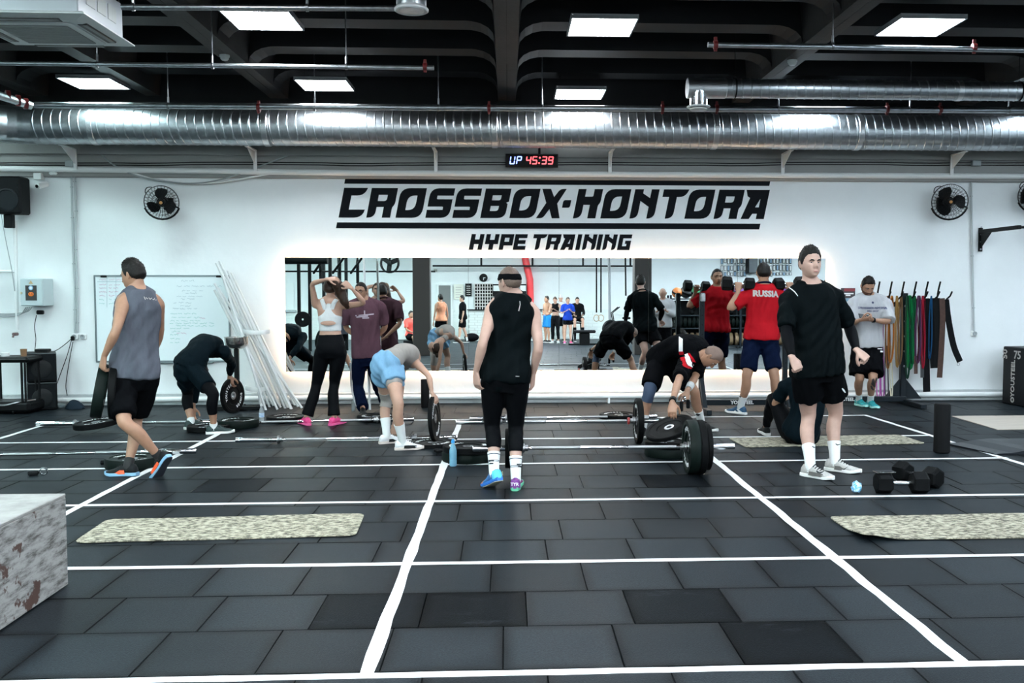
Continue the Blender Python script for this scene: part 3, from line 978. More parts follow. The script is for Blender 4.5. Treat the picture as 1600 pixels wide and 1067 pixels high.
for xa_, xb_, ya_, yb_ in ((538, 1204, 280.5, 287), (525, 1188, 349.5, 356.5)):
    a = wp(xa_, yb_); c = wp(xb_, ya_)
    sl = .2 * (c[2] - a[2])
    b = B().prism([(a[0], a[2]), (c[0] - sl, a[2]), (c[0], c[2]), (a[0] + sl, c[2])], lambda u, v: (u, WALLY - .006, v), lambda u, v: (u, WALLY + .001, v))
    part('bar', b, sign_black, t)
t = thing('wall_lettering', 'smaller black painted letters reading HYPE TRAINING above the mirror', 'sign', wp(860, 391))
zb_ = wp(860, 390.5)[2]; hh = wp(860, 366)[2] - zb_
seq = []
for px, ch in [(510 + 988 * z1, 'H'), (510 + 1092 * z1, 'Y'), (510 + 1195 * z1, 'P'), (510 + 1293 * z1, 'E'), (510 + 1431 * z1, 'T'), (850 + 8 * z2, 'R'), (850 + 108 * z2, 'A'), (850 + 210 * z2, 'I'), (850 + 255 * z2, 'N'), (850 + 350 * z2, 'I'), (850 + 392 * z2, 'N'), (850 + 492 * z2, 'G')]:
    seq.append((ch, wp(px, 390)[0], G[ch][1] * hh * (.98 if ch != 'T' else 1.0)))
hang_letters(t, seq, zb_, hh, .20, .005, sign_black, .0025)

# ---- mirror with the warm strip behind it
m0, m1 = wp(444, 402, .06), wp(1288, 577, .06)
mt = thing('wall_mirror', 'long wall mirror of six panels with a warm light strip behind its edge', 'mirror', ((m0[0] + m1[0]) / 2, WALLY - .03, m1[2]))
npan = 6
mw = (m1[0] - m0[0]) / npan
mh = m0[2] - m1[2]
zmid = (m0[2] + m1[2]) / 2
Rt = np.array([[1, 0, 0], [0, math.cos(MIREPS), math.sin(-MIREPS) * -1], [0, math.sin(MIREPS) * -1, math.cos(MIREPS)]])
Rt = np.array([[1, 0, 0], [0, math.cos(MIREPS), math.sin(MIREPS)], [0, -math.sin(MIREPS), math.cos(MIREPS)]])
backing = M('mirror_edge', (.10, .11, .11), .4)
for k in range(npan):
    xc = m0[0] + mw * (k + .5)
    nx, nz = 1, 1
    c = np.array([xc, MIRY - .003 + .003, zmid])
    part('mirror_panel', B().box(c + np.array([0, .004, 0]), (mw - .003, .006, mh), 0, R=Rt), mirror_glass, mt)
part('backing_board', B().box(((m0[0] + m1[0]) / 2, MIRY + .014, zmid), (mw * npan - .02, .012, mh - .02), 0, R=Rt), backing, mt)
led = M('warm_light_strip', (.9, .8, .6), .5, emit=((1.0, .63, .37), LED))
xc = (m0[0] + m1[0]) / 2
for nm, c, d in (('strip', (xc, WALLY - .026, m0[2] - .035), (mw * npan - .06, .012, .012)), ('strip', (xc, WALLY - .026, m1[2] + .035), (mw * npan - .06, .012, .012)),
                 ('strip', (m0[0] + .035, WALLY - .026, zmid), (.012, .012, mh - .09)), ('strip', (m1[0] - .035, WALLY - .026, zmid), (.012, .012, mh - .09))):
    part('light_strip', B().box(c, d), led, mt)

# ---- clock display UP 45:39
c = wp(831, 251, .14)
t = thing('gym_clock', 'black digital gym clock reading UP 45:39 in blue and red', 'clock', c)
wC = wp(872, 251, .14)[0] - wp(790, 251, .14)[0]; hC = wp(831, 241, .14)[2] - wp(831, 262, .14)[2]
part('case', B().loft([[(c[0] + sx * wC / 2 * k, c[1] + y, c[2] + sz * hC / 2 * (1 if abs(k - 1) < .01 else .86)) for sx, sz in ((-1, -1), (1, -1), (1, 1), (-1, 1))] for y, k in ((.03, .94), (-.005, 1.0), (-.035, .975))]), black_plastic, t)
segs = {'U': 'bcdef', 'P': 'abefg', '4': 'bcfg', '5': 'acdfg', '3': 'abcdg', '9': 'abcdfg'}


def seven(ch, x, z, w, h, mat):
    th = w * .20
    for s_ in segs[ch]:
        b = B()
        hw, hh2 = w / 2, h / 2
        sh = .14
        def q(u, v):
            return (x + u + sh * v, c[1] - .038, z + v)
        def q2(u, v):
            return (x + u + sh * v, c[1] - .033, z + v)
        if s_ in 'adg':
            v = {'a': hh2 - th / 2, 'd': -hh2 + th / 2, 'g': 0}[s_]
            poly = [(-hw + th * .7, v - th / 2), (hw - th * .7, v - th / 2), (hw - th * .3, v), (hw - th * .7, v + th / 2), (-hw + th * .7, v + th / 2), (-hw + th * .3, v)]
        else:
            u = (hw - th / 2) * (1 if s_ in 'bc' else -1)
            v0, v1 = (.03 * h, hh2 - th * .3) if s_ in 'bf' else (-hh2 + th * .3, -.03 * h)
            poly = [(u - th / 2, v0 + th * .3), (u, v0), (u + th / 2, v0 + th * .3), (u + th / 2, v1 - th * .3), (u, v1), (u - th / 2, v1 - th * .3)]
        b.prism(poly, q, q2)
        part('digit_segment', b, mat, t)


blue_led = M('blue_led', (.2, .3, 1), .4, emit=((.30, .42, 1.0), 2.6))
red_led = M('red_led', (1, .2, .2), .4, emit=((1.0, .09, .11), 2.6))
pxw = wC / 82
for ch, px, m in (('U', 800.8, blue_led), ('P', 811, blue_led), ('4', 825.8, red_led), ('5', 835.5, red_led), ('3', 850.3, red_led), ('9', 860.3, red_led)):
    seven(ch, c[0] + (px - 831) * pxw, c[2], 8.0 * pxw, 12.4 * pxw, m)
for dz in (-.035, .035):
    part('colon_dot', B().box((c[0] + (842.8 - 831) * pxw + dz * .14, c[1] - .036, c[2] + dz), (.02, .006, .02), .004), red_led, t)
part('mount', B().box((c[0] + .1, c[1] + .06, c[2] + .12), (.03, .08, .1), .004), black_metal, t)

# ---- fans
def wall_fan(px, py, r, label, tilt, rot):
    c = wp(px, py, .28)
    t = thing('wall_fan', label, 'fan', c)
    ax = np.array(tilt, float); ax /= np.linalg.norm(ax)
    a = np.cross(ax, [0, 0, 1.0]); a /= np.linalg.norm(a); u = np.cross(a, ax)
    def pt(rad, ang, h):
        return c + rad * (math.cos(ang) * a + math.sin(ang) * u) + ax * h
    rim = B().lathe([(r, -.02), (r + .008, -.015), (r + .008, .015), (r, .02)], c, ax, 32, True)
    part('rim', rim, black_metal, t, 40)
    wires = B()
    for rad, h in ((r * .8, .06), (r * .58, .075), (r * .36, .082)):
        wires.tube([pt(rad, k * PI / 12, h) for k in range(25)], .0022, 4)
        wires.tube([pt(rad, k * PI / 12, -h) for k in range(25)], .0022, 4)
    for k in range(30):
        ang = k * 2 * PI / 30
        wires.tube([pt(r * .18, ang, .085), pt(r * .6, ang + .18, .074), pt(r * .86, ang + .3, .05), pt(r, ang + .36, .012)], .002, 4)
        wires.tube([pt(r * .25, ang, -.085), pt(r * .86, ang - .1, -.05), pt(r, ang - .15, -.012)], .002, 4)
    tag(part('cage_wire', wires, black_metal, t), kind='stuff')
    part('hub', B().lathe([(.001, .05), (.035, .045), (.045, .02), (.045, -.05), (.001, -.05)], c, ax, 18), black_plastic, t, 40)
    part('badge', B().lathe([(.001, .0), (.02, .0), (.02, .006), (.001, .008)], c + ax * .086, ax, 14), M('fan_badge', (.45, .22, .08), .35, .6), t, 40)
    part('motor', B().lathe([(.001, -.05), (.065, -.06), (.07, -.15), (.001, -.17)], c, ax, 18), black_plastic, t, 40)
    for k in range(3):
        a0 = rot + k * 2 * PI / 3
        rows = []
        for i in range(7):
            f = i / 6
            rad = .03 + (r * .88 - .03) * f
            half = .12 + .56 * math.sin(PI * min(1, f * .75 + .12))
            tw = .035 - .01 * f
            rows.append([pt(rad, a0 + .35 * f - half, -tw), pt(rad, a0 + .35 * f, .0), pt(rad, a0 + .35 * f + half, tw)])
        vs = [p for q in rows for p in q]
        n0 = len(vs)
        vs2 = [p + ax * .005 for p in vs]
        fs = []
        for i in range(6):
            for j in range(2):
                fs.append((i * 3 + j, i * 3 + j + 1, i * 3 + j + 4, i * 3 + j + 3))
                fs.append(tuple(n0 + q for q in (i * 3 + j + 3, i * 3 + j + 4, i * 3 + j + 1, i * 3 + j)))
        edge = [0, 1, 2] + [3 * i + 2 for i in range(1, 7)] + [19, 18] + [3 * i for i in range(5, 0, -1)]
        for i in range(len(edge)):
            p, q = edge[i], edge[(i + 1) % len(edge)]
            fs.append((p, q, n0 + q, n0 + p))
        part('blade', B().add(vs + vs2, fs), black_plastic, t, 50)
    wall = np.array([c[0], WALLY - .02, c[2]])
    part('wall_plate', B().box(wall, (.12, .04, .16), .01), black_metal, t)
    part('arm', B().tube([wall, c - ax * .14], .018, 8), black_metal, t, 40)
    yk = [pt(r + .015, math.radians(a_), -.01) for a_ in range(200, 341, 14)]
    part('yoke', B().tube([c - ax * .15] + yk[:1], .010, 6).tube(yk, .010, 6), black_metal, t, 40)
    hnd = [pt(r + .01 + .03 * math.sin(PI * k / 6), math.radians(30 + k * 5), 0) for k in range(7)]
    part('handle', B().tube(hnd, .006, 6), black_metal, t, 40)
    return t


wall_fan(252.5, 316, .205, 'black caged wall fan left of the sign', (.22, -.95, -.16), 1.3)
wall_fan(1484, 315, .225, 'black caged wall fan right of the sign', (-.25, -.95, -.12), .8)
wall_fan(1618, 306, .21, 'black caged fan cut off by the right picture edge', (-.6, -.8, -.1), .4)

# ---- pull-up bracket on the right
c = wp(1532, 374, .016)
t = thing('pull_up_bar', 'black wall-mounted pull-up bar with gusset at the right edge', 'pull-up bar', c)
z0b, z1b = wp(1532, 393)[2], wp(1532, 356)[2]
part('wall_plate', B().box((c[0], c[1], (z0b + z1b) / 2), (.055, .024, z1b - z0b), .004), black_metal, t)
zbar = wp(1534, 362)[2]
part('arm', B().box((c[0], c[1] - .5, zbar), (.05, 1.0, .05), .004), black_metal, t)
part('gusset', B().prism([(c[1] - .02, zbar - .02), (c[1] - .30, zbar - .02), (c[1] - .02, zbar - .22)], lambda u, v: (c[0] - .006, u, v), lambda u, v: (c[0] + .006, u, v)), black_metal, t)
part('crossbar', B().cyl((c[0] - .03, c[1] - .98, zbar), (c[0] + 1.6, c[1] - .98, zbar), .017, n=10), black_metal, t, 40)
for k in range(4):
    part('bolt', B().lathe([(.001, 0), (.011, 0), (.011, .008), (.001, .01)], (c[0], c[1] - .012, z0b + .03 + k * .1), (0, -1, 0), 8), steel_dull, t)

# ---- wall speaker and camera, left
c = wp(19, 306, .22)
t = thing('wall_speaker', 'black loudspeaker mounted on the wall at the far left', 'speaker', c)
ws = .335; hs = .47
part('case', B().box(c, (ws, .26, hs), .02), black_plastic, t)
part('horn', B().loft([[(c[0] + sx * w_, c[1] - .132 + dy, c[2] + .12 + sz * h_) for sx, sz in ((-1, -1), (1, -1), (1, 1), (-1, 1))] for w_, h_, dy in ((.13, .08, 0), (.05, .03, .05))]), M('horn_black', (.004, .005, .006), .4, spec=.08), t)
part('woofer_ring', B().lathe([(.13, -.002), (.142, -.002), (.142, .014), (.125, .018), (.12, .005)], c + np.array((0, -.13, -.06)), (0, -1, 0), 28, True), M('woofer_ring_black', (.010, .013, .016), .4, spec=.12), t, 40)
part('woofer_cone', B().lathe([(.122, .006), (.05, -.035), (.04, -.02), (.001, -.012)], c + np.array((0, -.13, -.06)), (0, -1, 0), 28), M('woofer_cone_black', (.006, .009, .012), .4, spec=.12), t, 40)
for sx in (-1, 1):
    for k in range(4):
        part('vent_hole', B().box(c + np.array((sx * .14, -.131, .16 - k * .035)), (.024, .006, .022), .003), M('horn_black', (.004, .005, .006), .4, spec=.08), t)
part('logo_plate', B().box(c + np.array((0, -.128, -.155)), (.022, .008, .035), .002), print_white, t)
part('bracket', B().box(c + np.array((-.06, .03, -.32)), (.10, .10, .17), .008), black_metal, t)
c = wp(62, 290, .12)
t = thing('security_camera', 'small white bullet camera under the pipe right of the wall speaker', 'camera', c)
part('body', B().tube([c + np.array((.05, .09, .03)), c, c + np.array((-.012, -.03, -.008))], [.036, .040, .038], 16), white_plastic, t, 40)
part('lens', B().lathe([(.001, .0), (.022, 0), (.022, .006), (.001, .008)], c + np.array((-.018, -.035, -.012)), (-.3, -.95, -.2), 14), black_plastic, t, 40)
part('mount_box', B().box(wp(61, 276, .06), (.10, .10, .085), .006), ac_white, t)
c = wp(83, 271, .10)
single('motion_sensor', B().box(c, (.10, .05, .035), .014), white_plastic, 'small white motion sensor under the pipe beside the camera', 'sensor', c)
# white pipe riser at far left with tap, horizontal branch
pts = [wp(24, 345, .12), wp(25, 430, .12), wp(27, 515, .12)]
t = thing('water_riser', 'white vertical pipe at the far left ending in a tap', 'pipe', pts[-1])
part('pipe', B().tube(pts, .022, 10), white_plastic, t, 50)
part('branch', B().tube([wp(-60, 424, .12), wp(24, 424, .12)], .018, 8), white_plastic, t, 50)
part('tap', B().box(wp(24, 522, .14), (.06, .07, .04), .01).cyl(wp(22, 522, .16), wp(20, 527, .18), .012, n=8), M('tap_dark', (.12, .07, .07), .4), t)
single('loose_cable', B().tube(smoothpath([wp(2, 335, .14), wp(8, 370, .15), wp(18, 420, .15), wp(23, 455, .15)]), .005, 6), grey_plastic, 'thin cable hanging below the wall speaker', 'cable', wp(2, 335, .1), smooth=60)

# ---- electrical panel
a, b2 = wp(32, 478, .3), wp(66, 435, .3)
t = thing('electrical_panel', 'light blue electrical cabinet with a black sticker at far left', 'electrical panel', ((a[0] + b2[0]) / 2, WALLY, a[2]))
cab_mat = M('cabinet_paint', (.47, .56, .58), .45)
pc = ((a[0] + b2[0]) / 2, WALLY - .15, (a[2] + b2[2]) / 2)
wE, hE = b2[0] - a[0], b2[2] - a[2]
part('body', B().box(pc, (wE, .28, hE), .006), cab_mat, t)
part('door', B().box((pc[0], pc[1] - .147, pc[2]), (wE - .012, .016, hE - .012), .004), cab_mat, t)
part('sticker', B().box((pc[0] + .0, pc[1] - .157, pc[2] - .01), (wE * .50, .003, hE * .55)), M('sticker_black', (.015, .012, .012), .4), t)
yS = pc[1] - .160
part('round_emblem', B().lathe([(.001, 0), (.028, 0), (.028, .003), (.001, .003)], (pc[0], yS, pc[2] + .055), (0, -1, 0), 18), M('emblem_blue', (.25, .45, .65), .4), t)
part('emblem_centre', B().lathe([(.001, 0), (.017, 0), (.017, .005), (.001, .005)], (pc[0], yS, pc[2] + .055), (0, -1, 0), 14), print_white, t)
pk = B().ell((pc[0], yS, pc[2] - .025), (.034, .005, .028), 18, 8)
part('pumpkin_print', pk, M('pumpkin_orange', (.80, .18, .02), .5), t, True)
for sx in (-1, 1):
    part('pumpkin_eye', B().prism([(-.008, -.004), (.008, -.004), (0, .009)], lambda u, v: (pc[0] + sx * .013 + u, yS - .007, pc[2] - .022 + v), lambda u, v: (pc[0] + sx * .013 + u, yS - .004, pc[2] - .022 + v)), black_plastic, t)
part('warning_triangle', B().prism([(-.028, 0), (.028, 0), (0, .045)], lambda u, v: (pc[0] + u, pc[1] - .158, pc[2] + .105 + v), lambda u, v: (pc[0] + u, pc[1] - .154, pc[2] + .105 + v)), M('warning_sticker', (.45, .32, .16), .5), t)
part('lock', B().box((pc[0] - wE / 2 + .02, pc[1] - .162, pc[2] - .01), (.022, .02, .03), .005), M('lock_brass', (.65, .58, .40), .35, .7), t)
cb = B()
for k in range(4):
    cb.tube(smoothpath([wp(50 - k * 3, 480, .18), wp(42 - k * 3, 487 + k, .15), wp(20, 490 + k * 1.3, .13), wp(-20, 490 + k * 1.5, .13)]), .007, 6)
single('cable_bundle', cb, grey_plastic, 'bundle of cables leaving the electrical cabinet to the left', 'cable', wp(40, 487, .1), smooth=60)
single('plug', B().box(wp(63, 488, .12), (.085, .06, .055), .012), black_plastic, 'black plug hanging under the electrical cabinet', 'plug', wp(63, 488, .12))
single('power_cable', B().tube(smoothpath([wp(57, 492, .13), wp(54, 510, .13), wp(56, 530, .13), wp(54, 551, .25)]), .005, 6), black_plastic, 'thin cable from the black plug down to the speakers', 'cable', wp(57, 492, .1), smooth=60)

# ---- whiteboard
a, b2 = wp(151, 565, .03), wp(357, 431, .03)
t = thing('whiteboard', 'whiteboard covered in handwritten workout notes', 'whiteboard', ((a[0] + b2[0]) / 2, WALLY, a[2]))
wW, hW = b2[0] - a[0], b2[2] - a[2]
cx, cz = (a[0] + b2[0]) / 2, (a[2] + b2[2]) / 2
part('board', B().box((cx, WALLY - .015, cz), (wW, .022, hW)), M('whiteboard_surface', (.72, .80, .82), .22), t)
for d, c_ in (((wW + .02, .03, .022), (cx, WALLY - .018, a[2])), ((wW + .02, .03, .022), (cx, WALLY - .018, b2[2])), ((.022, .03, hW), (a[0], WALLY - .018, cz)), ((.022, .03, hW), (b2[0], WALLY - .018, cz))):
    part('frame_bar', B().box(c_, d, .003), M('board_frame', (.16, .19, .20), .35, .6), t)
for sx in (-1, 1):
    part('corner_clip', B().box((cx + sx * (wW / 2 - .12), WALLY - .034, b2[2] - .008), (.08, .012, .025), .004), black_plastic, t)
part('marker_tray', B().box((cx + .3, WALLY - .05, a[2] - .015), (.7, .07, .015), .003), M('board_frame', (.16, .19, .20), .35, .6), t)


def scribble(bld, px, py, wpx, hpx=4.5):
    """a line of handwriting as thin connected strokes"""
    x = 0.0
    r2 = random.Random(int(px * 7 + py * 13))
    while x < wpx:
        wl = r2.uniform(4, 12)
        pts = []
        n = max(4, int(wl / .9))
        for i in range(n + 1):
            pts.append(wp(px + x + wl * i / n, py + r2.uniform(-hpx / 2, hpx / 2) * (.9 if i % 2 else .6), .0285))
        bld.tube(pts, .0017, 4)
        x += wl + r2.uniform(1.5, 4)


ink_g, ink_p, ink_d = M('green_ink', (.10, .42, .36), .5), M('pink_ink', (.50, .16, .30), .5), M('grey_ink', (.22, .32, .38), .5)
bd, bg_, bpk = B(), B(), B()
scribble(bd, 283, 439, 22)
for y, xs_, w_ in ((447, 276, 62), (454, 284, 30), (458, 290, 14), (463, 276, 34), (467, 283, 22), (473, 271, 30), (478, 282, 18), (482, 270, 34)):
    scribble(bd, xs_, y, w_, 3)
for y, xs_, w_ in ((490, 266, 42), (496, 268, 40), (501, 266, 46), (505, 265, 66), (509, 275, 58), (513, 266, 24), (518, 268, 12), (523, 266, 12), (529, 266, 16), (535, 266, 14)):
    scribble(bg_, xs_, y, w_, 3)
for x in (312, 276):
    scribble(bpk, x, 497 if x == 312 else 521, 9, 3)
for y, m_ in ((437, bpk), (445, bpk), (450, bpk), (456, bpk), (462, bpk), (468, bg_), (474, bg_)):
    scribble(m_, 155, y, 10, 3); scribble(m_, 170, y, 12, 3)
for x in (167, 181):
    bd.tube([wp(x, 433, .0285), wp(x, 480, .0285)], .0016, 4)
bd.tube([wp(152, 440, .0285), wp(195, 440, .0285)], .0022, 4)
for bb, m_ in ((bd, ink_d), (bg_, ink_g), (bpk, ink_p)):
    part('handwriting', bb, m_, t, kind='stuff')

# ---- poster by the band rack
a, b2 = wp(1313.5, 478, .0), wp(1336, 450, .0)
t = thing('poster', 'small dark red and black poster behind the man with the phone', 'poster', ((a[0] + b2[0]) / 2, WALLY, a[2]))
part('sheet', B().box(((a[0] + b2[0]) / 2, WALLY - .004, (a[2] + b2[2]) / 2), (b2[0] - a[0], .006, b2[2] - a[2])), M('poster_dark', (.03, .02, .025), .4), t)
part('red_print', B().box(((a[0] + b2[0]) / 2 + .02, WALLY - .0085, b2[2] - .025), (.15, .003, .04)), M('poster_red', (.22, .02, .03), .4), t)
for k, (dx, dz, w_) in enumerate(((0, .075, .15), (.0, .098, .065))):
    part('print_line', B().box(((a[0] + b2[0]) / 2 + dx, WALLY - .0085, b2[2] - dz), (w_, .003, .016)), print_white, t)
part('photo_print', B().box(((a[0] + b2[0]) / 2 - .02, WALLY - .0085, a[2] + .06), (.10, .003, .09)), M('poster_blue', (.25, .42, .55), .4), t)
# ================================================================== GYM EQUIPMENT ON THE FLOOR
def frame_from(ax, up=(0, 0, 1)):
    """columns: local x along ax, z near up"""
    x = np.array(ax, float); x /= np.linalg.norm(x)
    z = np.array(up, float) - x * (np.array(up, float) @ x)
    if np.linalg.norm(z) < 1e-4:
        z = np.array([0, 1.0, 0]) - x * x[1]
    z /= np.linalg.norm(z)
    return np.stack([x, np.cross(z, x), z], 1)


def set_mat(o, R, loc):
    m = Matrix([[*R[0], loc[0]], [*R[1], loc[1]], [*R[2], loc[2]], [0, 0, 0, 1]])
    o.matrix_world = m


# ---- barbell: built once along local X, copied
def make_barbell(label):
    t = thing('barbell', label, 'barbell')
    part('shaft', B().cyl((-.655, 0, 0), (.655, 0, 0), .014, n=12), chrome, t, 50, False)
    for s in (-1, 1):
        part('sleeve', B().lathe([(.001, 0), (.025, 0), (.025, .41), (.022, .42), (.001, .42)], (s * .672, 0, 0), (s, 0, 0), 16), chrome, t, 40, False)
        part('collar', B().lathe([(.015, -.03), (.026, -.028), (.026, -.004), (.040, 0), (.040, .02), (.025, .022)], (s * .665, 0, 0), (s, 0, 0), 18), steel_dull, t, 40, False)
        part('knurling', B().cyl((s * .20, 0, 0), (s * .60, 0, 0), .0146, n=12), M('knurled_steel', (.32, .33, .34), .42, 1.0, bump=(300, .6, .002)), t, 50, False)
    return t


bar0 = make_barbell('')
first_bar = [True]


def barbell(p0, p1, z, label):
    """p0, p1: room points of the two inner collars (x, y)"""
    c = (np.array([*p0[:2], z]) + np.array([*p1[:2], z])) / 2
    ax = np.array([*p1[:2], z]) - np.array([*p0[:2], z])
    o = bar0 if first_bar[0] else dup(bar0, (0, 0, 0))
    first_bar[0] = False
    o['label'] = label; o['group'] = 'barbells on the floor'
    set_mat(o, frame_from(ax), c)
    return o, c, ax / np.linalg.norm(ax)


# ---- bumper plates: local axis X, centre at the plate's middle
plate_meshes = {}


def plate_parts(r, th, rub, letters, key):
    if key in plate_meshes:
        return plate_meshes[key]
    n = 40
    h = th / 2
    prof = []
    half = [(.028, h * .62), (.060, h * .62), (.066, h * .50), (r * .50, h * .50), (r * .53, h * .80), (r * .80, h * .80), (r * .83, h), (r * .97, h), (r, h * .72)]
    prof = [(a, -b_) for a, b_ in reversed(half)]
    prof = [(a, -b_) for a, b_ in half] + [(a, b_) for a, b_ in reversed(half)]
    rub_me = B().lathe(prof, (0, 0, 0), (1, 0, 0), n, True).mesh('rubber_disc', rub, smooth=30)
    hub = B().lathe([(.0255, -h * .66), (.045, -h * .66), (.047, -h * .60), (.030, -h * .55), (.030, h * .55), (.047, h * .60), (.045, h * .66), (.0255, h * .66)], (0, 0, 0), (1, 0, 0), 24, True).mesh('hub_ring', steel_dull, smooth=30)
    lb = B()
    word = letters
    for sgn in (-1, 1):
        for wi, w_ in enumerate(word):
            for i, ch in enumerate(w_):
                vs, fs = text_fill(ch, r * .21, .002, bold=.001)
                ang = (PI / 2 + wi * PI) - sgn * -1 * 0
                ang = PI / 2 + wi * PI + (len(w_) / 2 - .5 - i) * .25
                rad = r * .665
                x, y = vs[:, 0], vs[:, 1]
                ca, sa = math.cos(ang - PI / 2), math.sin(ang - PI / 2)
                u = x * ca - (y + rad) * sa
                v = x * sa + (y + rad) * ca
                P_ = np.stack([np.full(len(vs), sgn * (h * .80 + .0015)) + vs[:, 2] * .5 * 0 + vs[:, 2], u * sgn, v], 1)
                lb.add(P_, fs)
    let = lb.mesh('lettering', print_white)
    plate_meshes[key] = (rub_me, hub, let)
    return plate_meshes[key]


def plate(c, ax, r, th, rub, label, key, letters=('YOUSTEEL', 'BUMPER'), up=(0, 0, 1), spin=0.0, group=None):
    t = thing('weight_plate', label, 'weight plate', group=group)
    for nm, me in zip(('rubber_disc', 'hub_ring', 'lettering'), plate_parts(r, th, rub, letters, key)):
        link(nm, me, t)
    R = frame_from(ax, up)
    cs, sn = math.cos(spin), math.sin(spin)
    R = R @ np.array([[1, 0, 0], [0, cs, -sn], [0, sn, cs]])
    set_mat(t, R, c)
    return t


K = dict(big=(.225, .085, green_rubber), mid=(.225, .058, black_rubber), thin=(.225, .040, black_rubber), small=(.16, .045, black_rubber), med=(.19, .06, green_rubber))


def pl(kind, c, ax, label, spin=0.0, up=(0, 0, 1), **k):
    r, th, rub = K[kind]
    return plate(c, ax, r, th, rub, label, kind, spin=spin, up=up, **k)


zb0 = .0425
# back row left
a, b2 = fl(126, 661, zb0), fl(303, 659, zb0)
barbell(a, b2, zb0, 'barbell lying at far left behind the walking man, a plate tilted on its left sleeve')
a, b2 = fl(405.5, 659.5, zb0), fl(582, 656, zb0)
o, bc, ba = barbell(a, b2, zb0, 'barbell lying behind the pink shoes of the woman holding her hair')
a, b2 = fl(4, 710, zb0), fl(221, 706, zb0)
barbell(a, b2, zb0, 'barbell lying behind the feet of the walking man, cut by the left edge')
a, b2 = fl(444, 686.5, zb0), fl(641, 684, zb0)
barbell(a, b2, zb0, 'barbell lying in front of the pink shoes, its right end by the bending woman')
a, b2 = fl(795, 653, zb0), fl(967, 651, zb0)
barbell(a, b2, zb0, 'rearmost barbell in the middle, lying behind the one loaded with single plates')
# loaded, middle
zc_ = .225
a, b2 = fl(783, 659, zc_), fl(986, 657.5, zc_)
o, c, ax = barbell(a, b2, zc_, 'middle barbell carrying one plate at each end')
pl('mid', c + ax * .72, ax, 'single plate on the right end of the middle barbell, by the bending man', .4)
pl('mid', c - ax * .72, ax, 'single plate on the left end of the middle barbell, half behind the headband man', 1.0)
part_red = B().lathe([(.016, -.012), (.036, -.01), (.036, .01), (.016, .012)], c + ax * .62, ax, 16)
single('bar_clip', part_red, M('red_ring', (.35, .03, .03), .4), 'red ring on the middle barbell beside its right plate', 'clip', c + ax * .62)
# loaded, front
a, b2 = fl(822, 700, zc_), fl(1066, 698, zc_)
o, c, ax = barbell(a, b2, zc_, 'front barbell with a bare chrome right sleeve and plates at both ends')
pl('big', c + ax * .728, ax, 'thick dark green plate, innermost on the right end of the front barbell', .3)
pl('mid', c + ax * .802 + np.array((0, 0, -.0)), ax, 'black plate pressed against the thick green one on the front barbell', 1.2)
plate(c + ax * .856 - np.array((0, 0, 0)), ax, .195, .042, black_rubber, 'smaller outermost plate on the right end of the front barbell', 'sm2')
pl('big', c - ax * .728, ax, 'thick plate on the left end of the front barbell, behind the capri leg', .7)
plate(c - ax * .80, ax, .165, .05, black_rubber, 'smaller outer plate on the left end of the front barbell', 'sm3')
# flat plates and stacks
UPZ = (0, 0, 1)


def flat(kind, px, py, label, z0=0.0, spin=0.0, tilt=(0, 0), **k):
    r, th, _ = K[kind]
    c = fl(px, py, z0 + th / 2)
    return pl(kind, (c[0], c[1], z0 + th / 2 + .001), (tilt[0], tilt[1], 1), label, spin, up=(0, 1, 0), **k)


pl('mid', (*fl(150, 656, .15)[:2], .112), (-.10, -.06, 1), 'plate tilted on the sleeve of the far left barbell', .3, up=(0, 1, 0))
flat('big', 207, 721, 'dark green plate lying flat behind the shoes of the walking man', 0, .5)
flat('big', 372, 661, 'plate lying flat under the upright one held by the dark-clad bending man', 0, 1.1)
flat('mid', 326, 668, 'dark plate lying flat between the shoes of the dark-clad bending man', 0, .3)
flat('mid', 447, 653.5, 'plate lying flat behind the bar, left of the pink shoes', 0, .2)
flat('mid', 588, 652.5, 'plate lying flat behind the bar near the shoe of the man in mauve', 0, 2.1)
flat('thin', 676, 693, 'thin plate lying flat under the edge of the one the bending woman holds', 0, .8)
flat('big', 730, 712, 'lower plate of the flat stack behind the water bottle', 0, .2)
flat('mid', 731, 700, 'upper plate of the flat stack behind the water bottle', .086, 1.3)
flat('mid', 966, 650, 'plate with pale lettering lying flat behind the middle barbell', 0, .6)
flat('big', 1045, 704, 'lower plate of the stack at the feet of the bending man in the striped shirt', 0, .1)
flat('mid', 1046, 692, 'upper plate of the stack at the feet of the bending man in the striped shirt', .086, 1.9)
# held plates (kept so the hands below can close on them)
HELD = {}
c = fl(364, 657, .0); HELD['dark'] = np.array([c[0], c[1] - .0, 0.086 + .206])
plate(HELD['dark'], (.93, -.36, .03), .205, .045, black_rubber, 'upright plate held by the dark-clad bending man at left', 'held', spin=1.0)
c = fl(679, 690, .04); HELD['woman'] = np.array([c[0], c[1], .042 + .226])
pl('thin', HELD['woman'], (1, -.13, .05), 'upright plate held at its top by the bending woman in blue shorts', .5)
c0 = at(1046, 672, fl(1046, 692, .15)[1]); HELD['stripe'] = np.array([c0[0] , c0[1], .34])
HELD['stripe'] = np.array([c0[0], c0[1], .285])
plate(HELD['stripe'], (-.34, -.22, .91), .225, .040, black_rubber, 'tilted plate being lifted by the bending man in the striped shirt', 'lifted', letters=('', ''))
Yw = fl(200, 742)[1] - .05
HELD['walk'] = [at(157, 611, Yw), at(178, 612, Yw - .03)]
pl('big', HELD['walk'][0], (1, .36, -.20), 'outer of the two plates carried by the walking man in grey', .3)
pl('mid', HELD['walk'][1], (1, .30, -.05), 'inner of the two plates carried by the walking man in grey', .9)


